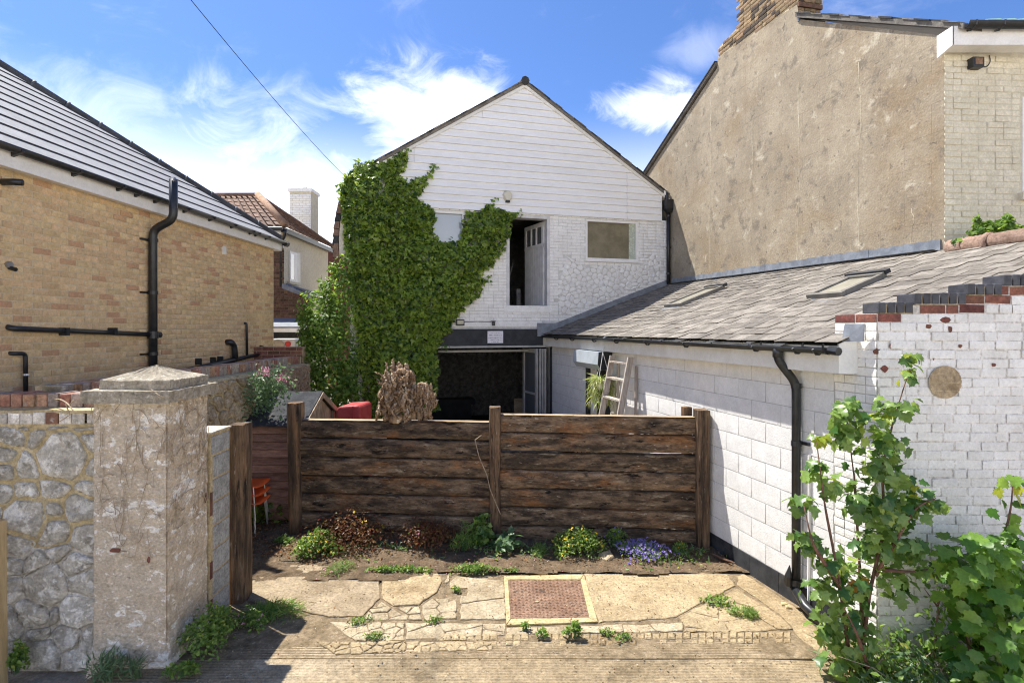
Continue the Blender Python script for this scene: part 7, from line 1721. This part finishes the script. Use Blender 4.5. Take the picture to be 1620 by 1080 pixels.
clump('weed_clump', 'tiny weed in the kerb crack, right one of the pair below the manhole', 'weed clump', 858, 1008, .10, .07, 60, M['leaf_weed'], (.02, .045), 'oval', erect=.6)
clump('weed_clump', 'small weed filling the square drain notch in the slab', 'weed clump', 722, 936, .09, .06, 60, M['leaf_weed'], (.02, .04), 'oval')
for i, (px, py, w) in enumerate(((575, 985, .3), (600, 1008, .3), (690, 983, .2), (960, 1005, .2), (985, 1010, .16))):
    clump('weed_clump', ('weeds in the cracks at the left end of the kerb strip', 'weeds below the left end of the kerb strip', 'few weeds in the joint left of the manhole', 'few weeds among the small setts, left patch', 'few weeds among the small setts, right patch')[i], 'weed clump', px, py, w, .05, 90, M['leaf_weed'], (.015, .035), 'oval', depth=.12)
clump('spurge_bush', 'dark green bushy weed at the foot of the gate pier', 'bush', 325, 1030, .40, .42, 1300, M['leaf_weed'], (.02, .045), 'oval', depth=.6)
clump('spurge_bush', 'low dark green weed between the gate pier and the ribbed drive', 'bush', 285, 1072, .24, .14, 260, M['leaf_weed'], (.025, .045), 'oval')
o = clump('grass_tuft', 'dry mossy grass patch in front of the oak gate post', 'grass patch', 425, 972, .66, .10, 800, M['leaf_weed'], (.05, .11), 'blade', depth=.4, erect=-.1)
clump('weed_clump', 'small weeds with pink petals beside the mossy grass patch', 'weed clump', 395, 990, .34, .12, 260, M['leaf_weed'], (.02, .045), 'oval', (M['pet_pink'], 6, .025))
clump('grass_tuft', 'thin grass at the foot of the stone wall left of the pier', 'grass tuft', 175, 1072, .42, .18, 260, M['leaf_grey'], (.06, .13), 'blade', erect=.6)
clump('weed_clump', 'green weed by the pale post at the left edge', 'weed clump', 22, 1064, .16, .26, 260, M['leaf_weed'], (.025, .05), 'oval')
clump('grass_tuft', 'thin grass against the pier front', 'grass tuft', 225, 1070, .22, .14, 120, M['leaf_grey'], (.06, .11), 'blade', erect=.6)
clump('weed_clump', 'leafy weeds behind the oak gate post in front of the shed', 'weed clump', 428, 826, .62, .34, 700, M['leaf_dark'], (.05, .1), 'oval', depth=.5)
clump('weed_clump', 'low weeds at the foot of the left fence post', 'weed clump', 452, 862, .3, .14, 260, M['leaf_weed'], (.025, .05), 'oval')
# undergrowth between sapling and bush
ug = thing('undergrowth', 'tangle of weeds and grass at the foot of the white brick wall', 'undergrowth', (3.35, 4.4, 0)); ug['kind'] = 'stuff'
rs = np.random.RandomState(77); P = []; N_ = []; S = []; D = []
for i in range(2600):
    x, y = rs.uniform(2.65, 4.2), rs.uniform(3.75, 4.6); z = abs(rs.normal(0, .12))*(1.4 if y > 4.3 else .8)+.01
    P.append((x, y, z)); N_.append((rs.normal(0, .3), -.4, .8)); S.append(rs.uniform(.025, .07)); D.append((rs.normal(), rs.normal(), .6))
leaf_cloud('leaves', M['leaf_dark'], ug, P[:1700], N_[:1700], S[:1700], 'oval', .5, seed=3); leaf_cloud('leaves', M['leaf_weed'], ug, P[1700:2100], N_[1700:2100], S[1700:2100], 'oval', .5, seed=4)
leaf_cloud('blades', M['leaf_grey'], ug, P[2100:], N_[2100:], [s*3.2 for s in S[2100:]], 'blade', .3, seed=5, dirs=[(rs.normal(0, .5), rs.normal(0, .5), 1) for _ in range(500)])
mb = MB()
for i in range(26):
    a = V3((rs.uniform(2.9, 4.0), rs.uniform(3.9, 4.4), .03)); b_ = a+V3((rs.uniform(-.5, .5), rs.uniform(-.3, .3), rs.uniform(.0, .25))); mb.tube([a, a.lerp(b_, .5)+V3((0, 0, rs.uniform(.02, .1))), b_], [.005, .004, .002], 4)
mb.build('twigs', M['twig'], ug)
th = thing('weed_stalk', 'tall dark weed stalk between the sapling and the maple bush', 'weed', at(1480, 1000, 4.3))
stems(th, [[at(1478, 1040, 4.35), at(1485, 950, 4.35), at(1480, 900, 4.35)], [at(1484, 955, 4.35), at(1497, 925, 4.35)], [at(1484, 960, 4.35), at(1462, 930, 4.33)]], M['bark'], .008)
leaf_cloud('foliage', M['leaf_dark'], th, [at(1480+rs.normal(0, 12), 900+rs.uniform(-8, 130), 4.34) for _ in range(60)], [(rs.normal(0, .5), -.5, .6) for _ in range(60)], rs.uniform(.03, .07, 60), 'oval', .4, seed=6)
# creeper on the ridge at the right, valerian on the old wall
cw_ = thing('ridge_shrub', 'green shrub growing behind the terracotta ridge tiles below the cream wall', 'shrub', at(1560, 385, 6.45))
balls = []
for a in ((1525, 384, 6.55, 22, 8, 130), (1560, 368, 6.4, 26, 18, 330), (1590, 366, 6.3, 22, 18, 260), (1548, 352, 6.4, 5, 10, 30), (1595, 348, 6.3, 8, 10, 40), (1610, 366, 6.2, 8, 8, 40)): bb(*a)
crown(cw_, balls, M['leaf_dark'], (.05, .085), 'ivy', 15, 'crown'); crown(cw_, balls, M['leaf_weed'], (.04, .07), 'oval', 16, 'lighter_leaves', per=.25)
stems(cw_, [[at(1560, 395, 6.4), at(1562, 365, 6.4), at(1598, 342, 6.3)], [at(1555, 395, 6.4), at(1548, 345, 6.4)]], M['bark'], .008)
va = thing('valerian', 'grey-green valerian with pink flower heads growing on the old boundary wall', 'flowering plant', bwp(2.9, 1.9, .05))
rs = np.random.RandomState(31); P = []; N_ = []; S = []
vy = 7.75
for i in range(900):
    px, py = 418+rs.normal(0, 16), 618+rs.normal(0, 20)
    if py < 575: continue
    p = at(px-(py-618)*.25, py, vy); P.append((p.x+rs.uniform(-.05, .1), p.y+rs.normal(0, .08), p.z)); N_.append((.6, -.4, .6)); S.append(rs.uniform(.03, .075))
leaf_cloud('foliage', M['leaf_grey'], va, P, N_, S, 'oval', .5, seed=1); fp = []
stems(va, [[at(415, 630, vy), at(417, 600, vy), at(418, 588, vy)], [at(422, 632, vy), at(440, 615, vy), at(448, 597, vy)], [at(420, 632, vy), at(408, 600, vy)]], M['leaf_grey'], .006)
for (px, py, k, sp_) in ((418, 586, 70, 4.5), (448, 597, 60, 4), (443, 602, 30, 3), (422, 592, 30, 3), (409, 596, 16, 3)):
    for i in range(k): fp.append(at(px+rs.normal(0, sp_), py+rs.normal(0, sp_*.7), vy-.02+rs.normal(0, .03)))
leaf_cloud('flowers', M['pet_pink'], va, fp, [(rs.normal(0, .5), -.5, .7) for _ in fp], rs.uniform(.02, .034, len(fp)), 'small', .3, seed=2)
# dry creeper twigs on the old wall and the pier
def twigs(nm, label, fn, n, seed, rad=.004, step=.05, length=9, parent=None):
    r = random.Random(seed); mb = MB()
    for i in range(n):
        x, y = r.random(), r.random(); a = r.uniform(0, 6.28); q = []
        for k in range(r.randint(4, length)): q.append(fn(x, y)); x += step*math.cos(a); y += step*math.sin(a); a += r.uniform(-.7, .7); x = min(1, max(0, x)); y = min(1, max(0, y))
        mb.tube(q, [rad*(1-.6*k/len(q)) for k in range(len(q))], 4)
    o = mb.build(nm, M['twig'], None); tag(o, label, 'creeper'); return o
twigs('dry_creeper', 'mat of dry creeper stems covering the far end of the old boundary wall', lambda x, y: bwp(3.3+1.8*x, 1.0+1.15*y, .04+.04*abs(wob(x*20, y*20, 0))), 420, 4, .006, .05, 11)
twigs('dead_roots', 'dead pale climbing roots clinging to the front of the gate pier', lambda x, y: V3((-3.50+.62*x, 4.488-.006*abs(wob(x*9, y*9, 1)), .9+1.28*y)), 42, 5, .0035, .05, 9)
twigs('dead_roots', 'dead climbing roots on the side of the gate pier below the cap', lambda x, y: V3((-2.862+.01*abs(wob(x*9, y*9, 1)), 4.5+.6*x, 1.1+1.08*y)), 60, 6, .004, .05, 9)
ct = MB().tube(arc([V3((-3.95, 4.66, 2.19)), V3((-3.86, 4.60, 2.20)), V3((-3.75, 4.52, 2.19)), V3((-3.66, 4.46, 2.165)), V3((-3.60, 4.42, 2.13))], .04), .006, 5); ct.tube([V3((-3.72, 4.49, 2.18)), V3((-3.69, 4.5, 2.08)), V3((-3.76, 4.48, 2.03))], .005, 5); ct.tube([V3((-3.66, 4.46, 2.165)), V3((-3.62, 4.45, 2.21))], .004, 5)
tag(ct.build('dead_branch', M['twig'], None), 'bleached dead branch lying on the ledge left of the pier cap', 'branch')
cr_ = MB().tube(arc([V3((-2.98, 4.45, 2.30)), V3((-2.86, 4.40, 2.24)), V3((-2.80, 4.60, 2.2)), V3((-2.79, 4.68, 2.13)), V3((-2.81, 4.75, 2.1))], .05), .004, 5).build('dead_branch', M['twig'], None); tag(cr_, 'bleached dead creeper strand hanging over the right of the pier cap', 'branch')
# scattered petals, grit and leaves on the ground
rs = np.random.RandomState(8); P = [(rs.uniform(-2.2, 2.2), rs.uniform(5.9, 6.6), .05) for _ in range(90)]; o = leaf_cloud('fallen_petals', M['pet_pink'], None, P, [(0, 0, 1)]*90, rs.uniform(.012, .022, 90), 'small', .3, seed=3); o['kind'] = 'stuff'
P = []
for _ in range(500): x, y = rs.uniform(-2.4, 2.4), rs.uniform(4.3, 6.2); P.append((x, y, .012))
o = leaf_cloud('fallen_leaves', M['leaf_dry'], None, P, [(0, 0, 1)]*500, rs.uniform(.006, .028, 500), 'small', .4, seed=5); o['kind'] = 'stuff'
mb = MB()
for _ in range(900):
    x, y = rs.uniform(-2.6, 2.8), rs.uniform(4.2, 6.4); s = rs.uniform(.003, .009); z = .008 if y > 4.8 else -.008; mb.obox((x, y, z), (s, s*.4, 0), (-s*.3, s, 0), (0, 0, s*.7))
o = mb.build('grit', M['slab_pale'], None); o['kind'] = 'stuff'

rs = np.random.RandomState(58); P = []; S = []; D = []
for _ in range(1500):
    t = rs.rand(); x = -2.7+5.3*t; y = FY(x)-.12-abs(rs.normal(0, .22))
    if wob(x*4, y*6, 3) < .05 or y < soil_front(x)-.03: continue
    P.append((x, y, .03+rs.uniform(0, .05))); S.append(rs.uniform(.015, .05)); D.append((rs.normal(0, .6), rs.normal(0, .6), 1))
o = leaf_cloud('soil_weeds', M['leaf_weed'], None, P, [(0, -.3, .9)]*len(P), S, 'oval', .5, seed=6); o['kind'] = 'stuff'
o = leaf_cloud('soil_grass', M['leaf_grey'], None, P[::2], [(0, -.6, .5)]*len(P[::2]), [q*2.2 for q in S[::2]], 'blade', .4, seed=7, dirs=D[::2]); o['kind'] = 'stuff'
P = [(rs.uniform(-2.6, 2.6), rs.uniform(6.15, 6.85), .05) for _ in range(700)]
o = leaf_cloud('soil_litter', M['leaf_dry'], None, P, [(0, 0, 1)]*700, rs.uniform(.012, .04, 700), 'small', .5, seed=9); o['kind'] = 'stuff'
